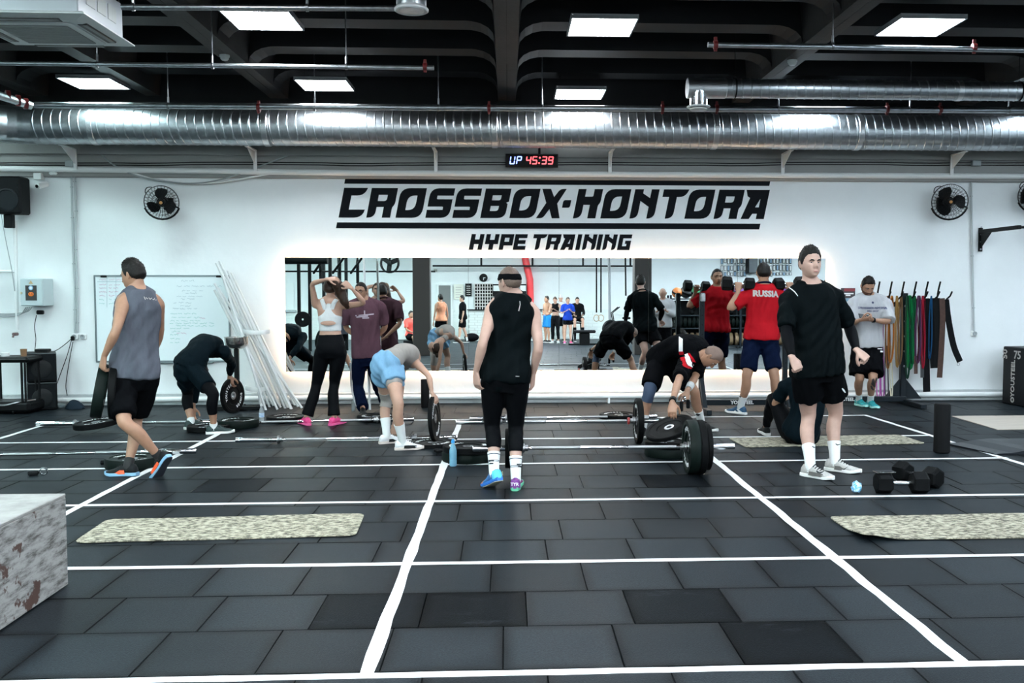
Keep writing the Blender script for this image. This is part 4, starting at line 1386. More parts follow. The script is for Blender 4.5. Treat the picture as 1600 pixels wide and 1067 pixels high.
# ---- spring clips
def clip(px, py, rz, label):
    c = fl(px, py)
    t = thing('bar_clip', label, 'clip', (c[0], c[1], 0), rz, 'spring clips on the floor')
    part('ring', B().lathe([(.026, -.012), (.033, -.010), (.033, .010), (.026, .012)], (.05, 0, .034), (0, 1, .2), 16, True), chrome, t, 40, False)
    part('grip', B().box((-.03, .012, .022), (.085, .024, .030), .008), black_plastic, t, False, False)
    part('lever', B().box((-.025, -.02, .018), (.075, .020, .026), .007, rz=.3), black_plastic, t, False, False)
    return t


clip(58, 743, .2, 'black and chrome clip lying alone near the left edge in front of a tape line')
clip(170, 726, .1, 'black and chrome clip beside the shoe of the walking man')
clip(690, 707, .3, 'black and chrome clip left of the standing water bottle')

# ---- dumbbells (two on the floor, two held by the man in red)
def make_dumbbell(label):
    t = thing('dumbbell', label, 'dumbbell', group='black hex dumbbells')
    hexr = .086
    for s in (-1, 1):
        rings = []
        for x, k in ((.075, .80), (.085, .95), (.10, 1.0), (.175, 1.0), (.19, .93), (.197, .72)):
            rings.append([(s * x, hexr * k * math.cos(PI / 6 + j * PI / 3), hexr * k * math.sin(PI / 6 + j * PI / 3)) for j in range(6)])
        part('hex_head', B().loft(rings), black_rubber, t, False, False)
    part('handle', B().lathe([(.0145, -.08), (.0165, -.04), (.0175, 0), (.0165, .04), (.0145, .08)], (0, 0, 0), (1, 0, 0), 14), chrome, t, 40, False)
    return t


hz_ = .086 * math.cos(PI / 6)
c = fl(1408, 770)
db0 = make_dumbbell('black hex dumbbell on the floor, nearer of the pair, a phone resting on it')
set_mat(db0, frame_from((1, -.06, 0)), (c[0], c[1], hz_ + .002))
qa, qb = fl(1408, 752), fl(1463, 763)
c2 = (qa + qb) / 2
set_mat(dup(db0, (0, 0, 0), label='black hex dumbbell on the floor, farther of the pair'), frame_from(qb - qa), (c2[0], c2[1] + .02, hz_ + .002))
# phone on the dumbbell
t = thing('phone', 'smartphone lying on top of the nearer floor dumbbell', 'phone', (c[0] - .14, c[1], 2 * hz_ + .004))
pc_ = (c[0] - .125, c[1] + .02, 2 * hz_ + .010)
part('case', B().box(pc_, (.155, .075, .009), .003, rz=.1), chrome, t)
part('screen', B().box((pc_[0], pc_[1], pc_[2] + .005), (.145, .068, .002), 0, rz=.1), M('phone_glass', (.01, .012, .015), .35, spec=.15), t)

# ---- bottles
water = M('blue_bottle_plastic', (.32, .70, .95), .12, trans=.5)
clear = M('clear_bottle_plastic', (.75, .84, .88), .15, trans=.7)
cap_blue = M('blue_cap', (.03, .28, .62), .4)
label_blue = M('bottle_label', (.10, .28, .55), .5, noise=(40, .8), col2=(.7, .8, .85))


def bottle(px, py, h, label, mat, capm, lab=True):
    c = fl(px, py)
    r = h * .135
    t = thing('water_bottle', label, 'bottle', (c[0], c[1], 0))
    o = np.array((c[0], c[1], .001))
    part('body', B().lathe([(.001, 0), (r * .9, 0), (r, h * .03), (r, h * .22), (r * .94, h * .24), (r, h * .27), (r, h * .56), (r * .92, h * .62), (r * .62, h * .76), (r * .40, h * .82), (r * .40, h * .88), (.001, h * .88)], o, (0, 0, 1), 20), mat, t, 50)
    part('cap', B().lathe([(r * .46, h * .86), (r * .50, h * .87), (r * .50, h * .94), (r * .34, h * .96), (r * .28, h), (.001, h)], o, (0, 0, 1), 16), capm, t, 40)
    if lab:
        part('paper_label', B().lathe([(r * 1.012, h * .30), (r * 1.015, h * .31), (r * 1.015, h * .52), (r * 1.012, h * .53)], o, (0, 0, 1), 20), label_blue, t, 50)
    return t


bottle(708, 728, .235, 'blue water bottle standing on the tape line left of the headband man', water, cap_blue, False)
bottle(409, 661, .225, 'clear water bottle with a blue label standing by the leaning pipes', clear, white_plastic)
bottle(552, 642, .17, 'small clear bottle standing by the skirting pipe near the man in mauve', clear, white_plastic, False)
c = fl(1338, 768)
b = B()
rg = []
r3 = random.Random(5)
for i in range(9):
    f = i / 8
    rad = .040 * (1 if .1 < f < .75 else .62 if f < .1 else .5)
    rg.append([np.array((c[0], c[1], .042)) + np.array((.30, .85, .05)) * (f - .5) * .17 + (rad * r3.uniform(.72, 1.08)) * (math.cos(a_) * np.array((.94, -.33, 0)) + math.sin(a_) * np.array((0, 0, 1.0))) for a_ in np.arange(12) * 2 * PI / 12])
b.loft(rg)
single('crushed_bottle', b, M('crushed_bottle_plastic', (.10, .42, .75), .15, noise=(38, .7, .45, .55), col2=(.55, .72, .85)), 'crushed blue plastic bottle lying left of the floor dumbbells', 'bottle', (c[0], c[1], 0))

# ---- rollers
c = fl(1471, 707)
t = thing('foam_roller', 'tall black foam roller standing on end at right', 'foam roller', (c[0], c[1], 0))
part('roller', B().lathe([(.001, .002), (.066, .002), (.074, .01), (.074, .452), (.066, .462), (.001, .462)], (c[0], c[1], 0), (0, 0, 1), 28), M('foam_black', (.005, .005, .0055), .75, spec=.12, bump=(50, .4, .004)), t, 40)
c = fl(665, 636)
t = thing('foam_roller', 'black foam roller standing by the wall right of the bending woman', 'foam roller', (c[0], c[1] - .05, 0))
part('roller', B().lathe([(.001, .002), (.05, .002), (.055, .008), (.055, .36), (.05, .366), (.001, .366)], (c[0], c[1] - .05, 0), (0, 0, 1), 20), M('foam_black', (.005, .005, .0055), .75, spec=.12), t, 40)

# ---- camouflage mats
def camo(name):
    m = bpy.data.materials.new(name); m.use_nodes = True
    nt = m.node_tree; N = nt.nodes; L = nt.links; b_ = N['Principled BSDF']
    tc = N.new('ShaderNodeTexCoord'); mp = N.new('ShaderNodeMapping'); mp.inputs['Scale'].default_value = (21, 42, 21)
    L.new(tc.outputs['Object'], mp.inputs[0])
    n = N.new('ShaderNodeTexNoise'); n.inputs['Scale'].default_value = 1.0; n.inputs['Detail'].default_value = 3; n.inputs['Roughness'].default_value = .7
    L.new(mp.outputs[0], n.inputs['Vector'])
    r = N.new('ShaderNodeValToRGB'); r.color_ramp.interpolation = 'CONSTANT'
    e = r.color_ramp.elements
    e[0].position = 0; e[0].color = (.055, .050, .036, 1)
    e[1].position = .40; e[1].color = (.135, .125, .092, 1)
    x = e.new(.47); x.color = (.26, .24, .18, 1)
    x = e.new(.54); x.color = (.40, .37, .285, 1)
    L.new(n.outputs[0], r.inputs[0]); L.new(r.outputs[0], b_.inputs['Base Color'])
    b_.inputs['Roughness'].default_value = .85
    return m


camo_m = camo('camouflage_print')


def mat_slab(name, p0, p1, w, label, rzoff=0.0, curl=None, rad=.05):
    """p0-p1: near long edge; w depth away from the camera"""
    p0, p1 = np.array(p0[:2]), np.array(p1[:2])
    L_ = np.linalg.norm(p1 - p0); t_ = (p1 - p0) / L_; n_ = np.array([-t_[1], t_[0]])
    rz = math.atan2(t_[1], t_[0])
    nx, ny = 40, 14
    top, bot = [], []
    for j in range(ny + 1):
        for i in range(nx + 1):
            u, v = i / nx * L_, j / ny * w
            # rounded corners: pull corner vertices in
            for cu, cv, su, sv in ((0, 0, 1, 1), (L_, 0, -1, 1), (0, w, 1, -1), (L_, w, -1, -1)):
                du, dv = (u - cu) * su, (v - cv) * sv
                if du < rad and dv < rad:
                    q = np.array([rad - du, rad - dv]); m_ = max(q); l_ = np.linalg.norm(q)
                    if l_ > 1e-6:
                        q = q / l_ * m_
                    u, v = cu + su * (rad - q[0]), cv + sv * (rad - q[1])
            z = .008 + .0015 * math.sin(u * 5 + v * 3)
            if curl:
                z += curl[2] * math.exp(-(((u - curl[0] * L_) / .14) ** 2 + ((v - curl[1] * w) / .16) ** 2))
            top.append((u, v, z)); bot.append((u, v, z - .007))
    W_ = nx + 1
    n0 = len(top)
    fs = []
    for j in range(ny):
        for i in range(nx):
            q = (j * W_ + i, j * W_ + i + 1, (j + 1) * W_ + i + 1, (j + 1) * W_ + i)
            fs.append(q); fs.append(tuple(n0 + k for k in reversed(q)))
    edge = [i for i in range(nx)] + [j * W_ + nx for j in range(ny)] + [ny * W_ + i for i in range(nx, 0, -1)] + [j * W_ for j in range(ny, 0, -1)]
    for i in range(len(edge)):
        p, q = edge[i], edge[(i + 1) % len(edge)]
        fs.append((q, p, n0 + p, n0 + q))
    o = link(name, B().add(top + bot, fs).mesh(name, camo_m, smooth=35), None, (p0[0], p0[1], .0035))
    o.rotation_euler = (0, 0, rz)
    return tag(o, label, 'exercise mat')


mat_slab('exercise_mat', fl(114, 850), fl(556, 838.5), .58, 'camouflage exercise mat at left, in front of the walking man', rad=.06)
mat_slab('exercise_mat', fl(1348, 846), fl(1790, 838), .60, 'camouflage exercise mat at lower right with a lifted near corner', curl=(0.02, 0.05, .035), rad=.05)
mat_slab('exercise_mat', fl(1165, 700), fl(1447, 694), .56, 'camouflage exercise mat under the seated person', rad=.05)

# ---- wooden plyometric box, lower left
wood_paint = M('worn_white_painted_wood', (.50, .49, .48), .7, noise=(3.2, .0, .36, .56), bump=(22, .5, .01), stretch=(6, 1.0, 3.0), col2=(.20, .195, .19))


def worn_wood(name):
    m = bpy.data.materials.new(name); m.use_nodes = True
    nt = m.node_tree; N = nt.nodes; L = nt.links; b_ = N['Principled BSDF']
    tc = N.new('ShaderNodeTexCoord')
    mp = N.new('ShaderNodeMapping'); mp.inputs['Scale'].default_value = (4, 4, 18); mp.inputs['Rotation'].default_value = (.25, 0, 0)
    L.new(tc.outputs['Object'], mp.inputs[0])
    n1 = N.new('ShaderNodeTexNoise'); n1.inputs['Scale'].default_value = 1.6; n1.inputs['Detail'].default_value = 9; n1.inputs['Roughness'].default_value = .72
    L.new(mp.outputs[0], n1.inputs['Vector'])
    r1 = N.new('ShaderNodeValToRGB'); e = r1.color_ramp.elements
    e[0].position = .38; e[0].color = (.075, .070, .064, 1); e[1].position = .56; e[1].color = (.30, .295, .285, 1)
    x = e.new(.46); x.color = (.19, .185, .18, 1)
    L.new(n1.outputs[0], r1.inputs[0])
    n2 = N.new('ShaderNodeTexNoise'); n2.inputs['Scale'].default_value = 5.5; n2.inputs['Detail'].default_value = 6; n2.inputs['Roughness'].default_value = .6
    L.new(tc.outputs['Object'], n2.inputs['Vector'])
    r2 = N.new('ShaderNodeValToRGB'); r2.color_ramp.elements[0].position = .605; r2.color_ramp.elements[1].position = .625
    r2.color_ramp.elements[0].color = (0, 0, 0, 1); r2.color_ramp.elements[1].color = (1, 1, 1, 1)
    L.new(n2.outputs[0], r2.inputs[0])
    mx = N.new('ShaderNodeMixRGB'); L.new(r2.outputs[0], mx.inputs[0]); L.new(r1.outputs[0], mx.inputs[1]); mx.inputs[2].default_value = (.055, .026, .019, 1)
    L.new(mx.outputs[0], b_.inputs['Base Color']); b_.inputs['Roughness'].default_value = .75
    bp = N.new('ShaderNodeBump'); bp.inputs['Strength'].default_value = .5; bp.inputs['Distance'].default_value = .006
    L.new(n1.outputs[0], bp.inputs['Height']); L.new(bp.outputs[0], b_.inputs['Normal'])
    return m


wood_w = worn_wood('worn_white_wood')
p = fl(107, 915)
bx1, by1 = p[0], p[1]
bzt = at(106, 771, by1)[2]
t = thing('plyo_box', 'worn white painted wooden jump box at the lower left corner', 'jump box', (bx1 - .3, by1 - .38, 0))
BW, BD = .62, .76
part('side_panel', B().box((bx1 - .011, by1 - BD / 2, bzt / 2 - .005), (.022, BD, bzt - .024), .004), wood_w, t)
part('side_panel', B().box((bx1 - BW + .011, by1 - BD / 2, bzt / 2 - .005), (.022, BD, bzt - .024), .004), wood_w, t)
part('end_panel', B().box((bx1 - BW / 2, by1 - .012, bzt / 2 - .005), (BW - .046, .022, bzt - .026), .003), wood_w, t)
part('end_panel', B().box((bx1 - BW / 2, by1 - BD + .012, bzt / 2 - .005), (BW - .046, .022, bzt - .026), .003), wood_w, t)
part('top_panel', B().box((bx1 - BW / 2, by1 - BD / 2, bzt - .008), (BW, BD, .018), .004), M('white_box_top', (.29, .285, .275), .6, noise=(9, .35, .3, .6)), t)

# ---- soft black jump box, right
p = at(1566, 600, 12.5)
d1, d2 = np.array([.10, -.995, 0]), np.array([.995, .10, 0])
hb = at(1566, 541, 12.5)[2]
soft = M('black_vinyl', (.005, .0055, .007), .5, spec=.15, bump=(30, .3, .004))
FLc = np.array([p[0], p[1], 0])
cc = FLc + d1 * .25 + d2 * .30
t = thing('plyo_box', 'black soft jump box with white numbers 75 and 50 at the right wall', 'jump box', (cc[0], cc[1], 0))
part('body', B().box((cc[0], cc[1], hb / 2 + .002), (.50, .60, hb), .012, R=np.stack([d1, d2, np.array([0, 0, 1.0])], 1)), soft, t)


def face_text(s, size, face_c, ux, uz, nrm, mat, rot=0.0):
    vs, fs = text_fill(s, size, .004, bold=.002)
    c_, s_ = math.cos(rot), math.sin(rot)
    u = vs[:, 0] * c_ - vs[:, 1] * s_; v = vs[:, 0] * s_ + vs[:, 1] * c_
    return B().add(np.array(face_c) + u[:, None] * ux + v[:, None] * uz + vs[:, 2][:, None] * nrm, fs)


zup = np.array([0, 0, 1.0])
nF = -d2
fc = FLc + d1 * .25 + nF * .003 + zup * hb / 2
part('number', face_text('75', .15, fc + d1 * .06 + zup * (hb / 2 - .10), d1, zup, nF, print_grey), print_grey, t)
part('number', face_text('50', .13, fc - d1 * .20 + zup * (hb / 2 - .10), d1, zup, nF, print_grey, PI / 2), print_grey, t)
part('lettering', face_text('YOUSTEEL', .105, fc + d1 * (-.02) + zup * (-.03), d1, zup, nF, print_grey, PI / 2), print_grey, t)
part('emblem', B().lathe([(.018, 0), (.038, 0), (.038, .003), (.018, .003)], fc + d1 * (-.02) - zup * (hb / 2 - .07), nF, 16, True), print_grey, t)

# ---- lifting platform board and folded mat at right
q = [fl(1487, 651), fl(1533, 672)]
b = B().box((q[0][0] + 1.0, (q[0][1] + q[1][1]) / 2, .005), (2.0, abs(q[0][1] - q[1][1]), .010), .003)
single('platform_board', b, M('birch_board', (.46, .40, .34), .55, noise=(2.5, .2), stretch=(1, 8, 1)), 'pale wooden platform board set into the floor at right', 'platform', (q[0][0] + 1, q[1][1], 0))
p0, p1 = fl(1537, 704), fl(1575, 711)
b = B()
Lx = 1.1
prof = [(0, 0.004), (.0, .014), (.16, .02), (.30, .045), (.42, .055), (.80, .055), (.80, .004)]
b.prism(prof, lambda u, v: (p1[0] - .12 + u, p1[1] - .0 - u * .02, v), lambda u, v: (p1[0] - .30 + u, p1[1] + .62, v))
single('folded_mat', b, M('folded_mat_vinyl', (.006, .008, .012), .35, spec=.3), 'dark folded mat lying at the right edge below the platform board', 'mat', (p1[0], p1[1], 0))

# ---- squat stand in front of the mirror, behind the man in red
Ys = 11.95
t = thing('squat_stand', 'dark squat stand with YOUSTEEL base bar in front of the mirror', 'squat stand', (at(1160, 628, Ys)[0], Ys, 0))
stand_m = M('blue_black_steel', (.008, .012, .016), .4, spec=.15)
xl_, xr_ = at(1096, 560, Ys)[0], at(1226, 600, Ys)[0]
zt = at(1096, 457, Ys)[2]
for x in (xl_, xr_):
    part('upright', B().box((x, Ys, zt / 2 + .03), (.06, .06, zt - .06), .006), stand_m, t)
    part('foot', B().box((x, Ys - .16, .035), (.06, .72, .06), .006), stand_m, t)
    part('brace', B().prism([(-.28, .06), (-.20, .06), (-.02, .34), (-.02, .42)], lambda u, v: (x - .025, Ys + u, v), lambda u, v: (x + .025, Ys + u, v)), stand_m, t)
    part('bar_cup', B().box((x, Ys - .06, zt - .06), (.05, .08, .10), .006), steel_dull, t)
    for k in range(8):
        part('pin_hole', B().lathe([(.001, 0), (.009, 0), (.009, .002), (.001, .002)], (x, Ys - .0305, .6 + k * .12), (0, -1, 0), 8), black_plastic, t)
bx = B().box(((xl_ + xr_) / 2, Ys - .02, .10), (xr_ - xl_, .05, .07), .006)
part('base_bar', bx, stand_m, t)
part('lettering', face_text('YOUSTEEL', .062, ((xl_ + xr_) / 2 - .02, Ys - .047, .10), np.array([1, 0, 0.]), zup, np.array([0, -1., 0]), print_white), print_white, t)

# ---- band rack with hanging bands
Yr = 12.55
t = thing('band_rack', 'dark steel band rack with pegs and YOUSTEEL base at right', 'rack', (at(1412, 630, Yr)[0], Yr, 0))
xm = at(1411, 560, Yr)[0]
zpeg = at(1411, 458, Yr)[2]
part('upright', B().box((xm, Yr, zpeg / 2), (.075, .075, zpeg), .006), stand_m, t)
part('foot', B().box((xm, Yr - .22, .035), (.08, .9, .06), .006), stand_m, t)
part('base_bar', B().box((xm - .72, Yr - .1, .07), (1.45, .06, .07), .006), stand_m, t)
part('lettering', face_text('YOUSTEEL', .062, (at(1318, 629, Yr - .13)[0], Yr - .133, .07), np.array([1, 0, 0.]), zup, np.array([0, -1., 0]), print_white), print_white, t)
for s in (-1, 1):
    part('gusset', B().prism([(0, .06), (s * .26, .06), (s * .03, .34), (0, .40)], lambda u, v: (xm + u, Yr - .012, v), lambda u, v: (xm + u, Yr + .012, v)), stand_m, t)
part('crossbar', B().box((xm + .02, Yr + .03, zpeg - .15), (1.15, .05, .06), .005), stand_m, t)
pegx = [at(px, 450, Yr)[0] for px in (1371, 1390, 1409, 1428, 1446, 1465)]
for i, x in enumerate(pegx):
    part('peg', B().tube([(x, Yr + .03, zpeg - .14), (x, Yr - .02, zpeg + .03), (x - .01, Yr - .10, zpeg + .15)], .012, 8), black_metal, t, 40)
    part('peg', B().tube([(x + .075, Yr + .03, zpeg - .14), (x + .08, Yr - .20, zpeg - .035), (x + .08, Yr - .25, zpeg + .02)], .011, 8), black_metal, t, 40)
for k in range(5):
    part('pin', B().lathe([(.001, 0), (.014, 0), (.014, .02), (.001, .022)], (xm, Yr - .038, .5 + k * .2), (0, -1, 0), 10), steel_dull, t)


def band(x, ylen_px, col, wid, label, dx=0.0, sway=0.03, thick=.006, yb=None, spread=.03):
    m = M('band_' + '_'.join(f'{int(c * 1000)}' for c in col), tuple(c * .72 for c in col), .6, spec=.2)
    zt_ = zpeg - .035
    zb_ = at(1411, ylen_px, Yr)[2]
    y = (Yr - .12) if yb is None else yb
    pts = []
    n = 26
    h = zt_ - zb_
    for i in range(n + 1):
        a = 2 * PI * i / n
        zz = (zt_ + zb_) / 2 + h / 2 * math.cos(a) * (1 if abs(math.cos(a)) < .95 else 1.0)
        xx = x + dx * (1 - math.cos(a)) / 2 + spread * math.sin(a) * (1 + .8 * (1 - math.cos(a)) / 2) * .8 + sway * math.sin(a * .5) * .2
        pts.append((xx, y - .02 * math.cos(a * 3) * .3, zz))
    b = B().tube(pts[:-1] + [pts[0]], wid * .8, 6, False, .35, (0, 1, 0))
    o = link('resistance_band', b.mesh('resistance_band', m, pts[0], 50), None, pts[0])
    return tag(o, label, 'band', 'bands hanging on the rack')


bands = [
    (1374, 560, (.42, .20, .36), .022, 'mauve band hanging just right of the man with the phone'),
    (1381, 575, (.36, .17, .05), .026, 'tan band hanging leftmost on the rack, the longest of the tan ones'),
    (1387, 565, (.62, .22, .04), .030, 'orange band hanging on the second peg'),
    (1394, 572, (.50, .30, .10), .034, 'broad ochre band right of the orange one'),
    (1400, 568, (.28, .16, .08), .026, 'brown band next to the rack upright'),
    (1416, 575, (.012, .30, .09), .060, 'broad bright green band right of the rack upright'),
    (1422, 568, (.01, .16, .06), .05, 'darker green band behind the bright green one'),
    (1411, 590, (.01, .07, .04), .03, 'very dark green band hanging lowest at the upright'),
    (1428, 566, (.14, .05, .12), .045, 'dark violet band between the green and red ones'),
    (1433, 574, (.50, .02, .05), .030, 'bright red band on the fourth peg'),
    (1438, 570, (.33, .015, .05), .034, 'crimson band behind the bright red one'),
    (1424, 563, (.24, .03, .03), .014, 'thin dark red band between the green bands'),
    (1448, 560, (.02, .13, .30), .022, 'blue band between the black straps'),
]
for i, (px, yl, col, w_, lab) in enumerate(bands):
    band(at(px, 470, Yr)[0], yl, col, w_, lab, dx=(.02 if i % 2 else -.01), yb=Yr - .10 - .016 * (i % 5), spread=.017 + .007 * (i % 3))


def strap(pts, wid, mat, label, name='lifting_belt', th=.012):
    """flat hanging strap following room points"""
    P_ = smoothpath(pts, 6)
    b = B().tube(P_, wid / 2, 6, True, th / wid, (1, 0, 0))
    return tag(link(name, b.mesh(name, mat, P_[0], 40), None, tuple(P_[0])), label, 'belt', 'belts and straps on the rack')


belt_b = M('black_belt_webbing', (.0045, .005, .006), .7, spec=.08)
leather = M('brown_leather', (.065, .034, .026), .55, spec=.2, noise=(20, .3))
S_ = lambda px, py, k=0: at(px, py, Yr - .10 - .015 * k)
strap([S_(1446, 466), S_(1446, 520), S_(1447, 570), S_(1448, 612)], .10, belt_b, 'black strap hanging longest, its thin end near the skirting')
strap([S_(1443, 470, 1), S_(1442, 520, 1), S_(1443, 560, 1)], .12, belt_b, 'broad black belt hanging left of the blue band')
strap([S_(1455, 466, 1), S_(1458, 510, 1), S_(1461, 575, 1)], .13, belt_b, 'broad black belt hanging right of the blue band')
strap([S_(1463, 466, 2), S_(1466, 520, 2), S_(1464, 575, 2)], .10, belt_b, 'black belt behind the brown leather one')
strap([S_(1472, 466, 3), S_(1473, 500, 3), S_(1471, 545, 3), S_(1468, 590, 3)], .075, leather, 'brown leather belt hanging with a buckle chain')
strap([S_(1478, 468, 2), S_(1482, 500, 2), S_(1490, 540, 2), S_(1500, 565, 2)], .085, belt_b, 'black curved belt swinging out to the right')
b = B().lathe([(.016, -.003), (.021, 0), (.016, .003)], S_(1497.5, 569, 2), (0, 1, .2), 14, True)
single('hook', b, steel_dull, 'small steel hook at the tip of the curved black belt', 'hook', S_(1499, 572, 2))
for k, (px, yb_, lab) in enumerate(((1441, 590, 'grey belt end hanging low between the straps'), (1431, 584, 'brown belt end hanging below the red band'))):
    strap([S_(px, 556, 4), S_(px, yb_, 4)], .05, leather if k else M('grey_webbing', (.03, .033, .036), .7), lab)
ropes = B()
cols = [((.50, .12, .42), 'pink'), ((.32, .05, .30), 'purple'), ((.03, .03, .035), 'black'), ((.70, .66, .50), 'cream')]
for k, (cl, nm) in enumerate(cols):
    x0_ = 1371 + k * 6.5
    pts = [at(x0_, 480, Yr - .02), at(x0_ - 1, 560, Yr - .05), at(x0_ - 1 + 2 * (k == 3), 610, Yr - .06), at(x0_ + 2, 622, Yr - .07), at(x0_ + 4, 606, Yr - .06), at(x0_ + 2, 540, Yr - .04)]
    single('skipping_rope', B().tube(smoothpath(pts), .008, 6), M('rope_' + nm, cl, .5), f'{nm} skipping rope hanging behind the tattooed leg of the man with the phone', 'rope', pts[0], 'skipping ropes on the rack', 60)

# ---- plastic pipes leaning in brackets, and the chalk bowl
pvc = M('white_pvc', (.70, .73, .74), .35, noise=(3, .12))
ORD = ['first', 'second', 'third', 'fourth', 'fifth', 'sixth', 'seventh', 'eighth', 'ninth', 'tenth', 'eleventh', 'twelfth', 'thirteenth', 'fourteenth', 'fifteenth', 'sixteenth', 'seventeenth', 'eighteenth', 'nineteenth', 'twentieth'] + [f'{n}th' for n in range(21, 40)]
tops = [(338, 411), (343, 408), (350, 421), (356, 423), (361, 426), (345, 425), (335, 443), (338, 447), (335, 453), (341, 449), (353, 436), (348, 432), (365, 440), (340, 457), (372, 455)]
feet = [(440, 632), (446, 633), (452, 632), (457, 633), (463, 633), (468, 632), (474, 633), (436, 634), (430, 633), (424, 632), (448, 634), (418, 633), (411, 634), (441, 634), (458, 634)]
for i, (tp, ft) in enumerate(zip(tops, feet)):
    off = .06 + .036 * ((i * 4) % 15)
    a = wp(tp[0], tp[1], off); g = fl(*ft)
    g = np.array([wp(ft[0], 610, off)[0], WALLY - off - .10, .008])
    b = B()
    n = 12
    ax = (a - g) / np.linalg.norm(a - g)
    b.lathe([(.016, 0), (.016, np.linalg.norm(a - g)), (.0125, np.linalg.norm(a - g)), (.0125, np.linalg.norm(a - g) - .05), (.001, np.linalg.norm(a - g) - .05)], g, ax, 12)
    single('plastic_pipe', b, pvc, f'white plastic pipe leaning by the whiteboard, {ORD[sorted(range(15), key=lambda q: tops[q][0]).index(i)]} from the left at its top', 'pipe', g, 'plastic pipes leaning in the bunch', 40)
for (xa_, xb_, y, lab) in ((381, 421, 518, 'upper white bracket holding the leaning plastic pipes'), (384, 420, 607, 'lower white curved bracket around the leaning plastic pipes')):
    pts = [wp(xa_, y - 2, .02), wp(xa_ + 1, y, .52), wp((xa_ + xb_) / 2, y + 2, .60), wp(xb_ - 2, y, .52), wp(xb_, y - 2, .02)]
    b = B().tube(smoothpath(pts, 6), .028, 6, True, .12, (0, 0, 1))
    single('pipe_bracket', b, white_plastic, lab, 'bracket', pts[0], smooth=50)
c = np.array([*wp(371, 628, .62)[:2], 0])
t = thing('chalk_bowl', 'steel chalk bowl on a black stand in front of the leaning pipes', 'chalk bowl', c)
zr = at(371, 527, c[1])[2]
part('bowl', B().lathe([(.001, -.145), (.07, -.145), (.12, -.12), (.142, -.07), (.145, 0), (.150, 0), (.150, .006), (.138, .0), (.134, -.07), (.11, -.11), (.001, -.13)], (c[0], c[1], zr), (0, 0, 1), 28, False), M('bowl_steel', (.55, .53, .50), .2, 1.0), t, 40)
part('stem', B().box((c[0], c[1], (zr - .14) / 2), (.055, .055, zr - .15), .005), black_metal, t)
part('base_foot', B().box((c[0], c[1], .03), (.62, .07, .05), .006), black_metal, t)
part('base_foot', B().box((c[0], c[1], .03), (.07, .5, .05), .006), black_metal, t)

# ---- speakers, cart, left wall
Yc = 12.35
p0, p1 = at(47, 640, Yc), at(87, 640, Yc)
wS = p1[0] - p0[0] + .02
zmid_ = at(67, 597, Yc)[2]; ztop_ = at(67, 551, Yc)[2]
for k, (z0_, z1_) in enumerate(((.0, zmid_), (zmid_, ztop_))):
    t = thing('floor_speaker', ('lower black floor speaker of the stack at left' if k == 0 else 'upper black floor speaker of the stack at left'), 'speaker', ((p0[0] + p1[0]) / 2, Yc, z0_))
    cx_ = (p0[0] + p1[0]) / 2
    part('cabinet', B().box((cx_, Yc + .17, (z0_ + z1_) / 2 + .001), (wS, .36, z1_ - z0_ - .004), .012), black_plastic, t)
    part('grille', B().box((cx_, Yc - .008, (z0_ + z1_) / 2), (wS - .03, .02, z1_ - z0_ - .05), .008), M('speaker_cloth', (.005, .0065, .008), .65, spec=.1, bump=(200, .4, .002)), t)
    part('woofer', B().lathe([(.11, 0), (.118, .004), (.10, .012), (.05, .004), (.001, .012)], (cx_, Yc - .018, (z0_ + z1_) / 2 - .02), (0, -1, 0), 24), M('woofer_black', (.008, .010, .011), .4, spec=.15), t, 40)  # the woofer's own dark colour, one even tone
    t.rotation_euler = (0, 0, .44)
    part('trim_strip', B().box((cx_, Yc - .01, z1_ - .012), (wS - .01, .02, .012), .003), M('trim_grey', (.05, .06, .065), .4), t)
single('remote_box', B().box(((p0[0] + p1[0]) / 2 - .05, Yc + .15, ztop_ + .022), (.16, .12, .035), .008), black_plastic, 'small black box lying on top of the floor speakers', 'box', ((p0[0] + p1[0]) / 2, Yc + .15, ztop_ + .004))
Yk = 11.95
t = thing('utility_cart', 'black rolling utility cart at the left edge', 'cart', (at(15, 645, Yk)[0], Yk, 0))
xl_, xr_ = at(-30, 600, Yk)[0], at(45, 600, Yk)[0]
xm_ = (xl_ + xr_) / 2
for zt_, h_ in ((at(20, 558, Yk)[2], .07), (at(20, 628, Yk)[2], .13)):
    wv = xr_ - xl_
    part('tray', B().box((xm_, Yk + .2, zt_ - h_ / 2), (wv, .42, h_), .03), black_metal, t)
    part('tray_floor', B().box((xm_, Yk + .2, zt_ - .01), (wv - .03, .39, .006), .002), black_plastic, t)
zt1, zt2 = at(20, 558, Yk)[2], at(20, 628, Yk)[2]
for x in (xl_ + .05, xr_ - .09, xr_ - .05):
    for y in (Yk + .02, Yk + .36):
        part('post', B().box((x, y, (zt1 + zt2) / 2 - .03), (.024, .024, zt1 - zt2 - .02), .004), black_metal, t)
for x in (xl_ + .1, xr_ - .2):
    for y in (Yk + .03, Yk + .36):
        part('caster_fork', B().box((x, y, .075), (.03, .04, .07), .004), steel_dull, t)
        part('caster_wheel', B().lathe([(.001, -.012), (.03, -.012), (.034, 0), (.03, .012), (.001, .012)], (x, y, .035), (1, 0, 0), 14), black_plastic, t, 40)
part('shelf_rail', B().tube(smoothpath([(xl_ + .05, Yk - .02, .13), (xm_, Yk - .04, .12), (xr_ - .15, Yk, .15), (xr_ - .02, Yk + .2, .16)]), .01, 6), steel_dull, t, 50)
c = at(8, 552, Yk + .15); c[2] = zt1
single('white_jar', B().lathe([(.001, 0), (.045, 0), (.048, .006), (.048, .035), (.05, .037), (.05, .05), (.001, .052)], c, (0, 0, 1), 20), white_plastic, 'low white jar on the top tray of the cart', 'jar', c, smooth=40)
c = at(37, 552, Yk + .15); c[2] = zt1
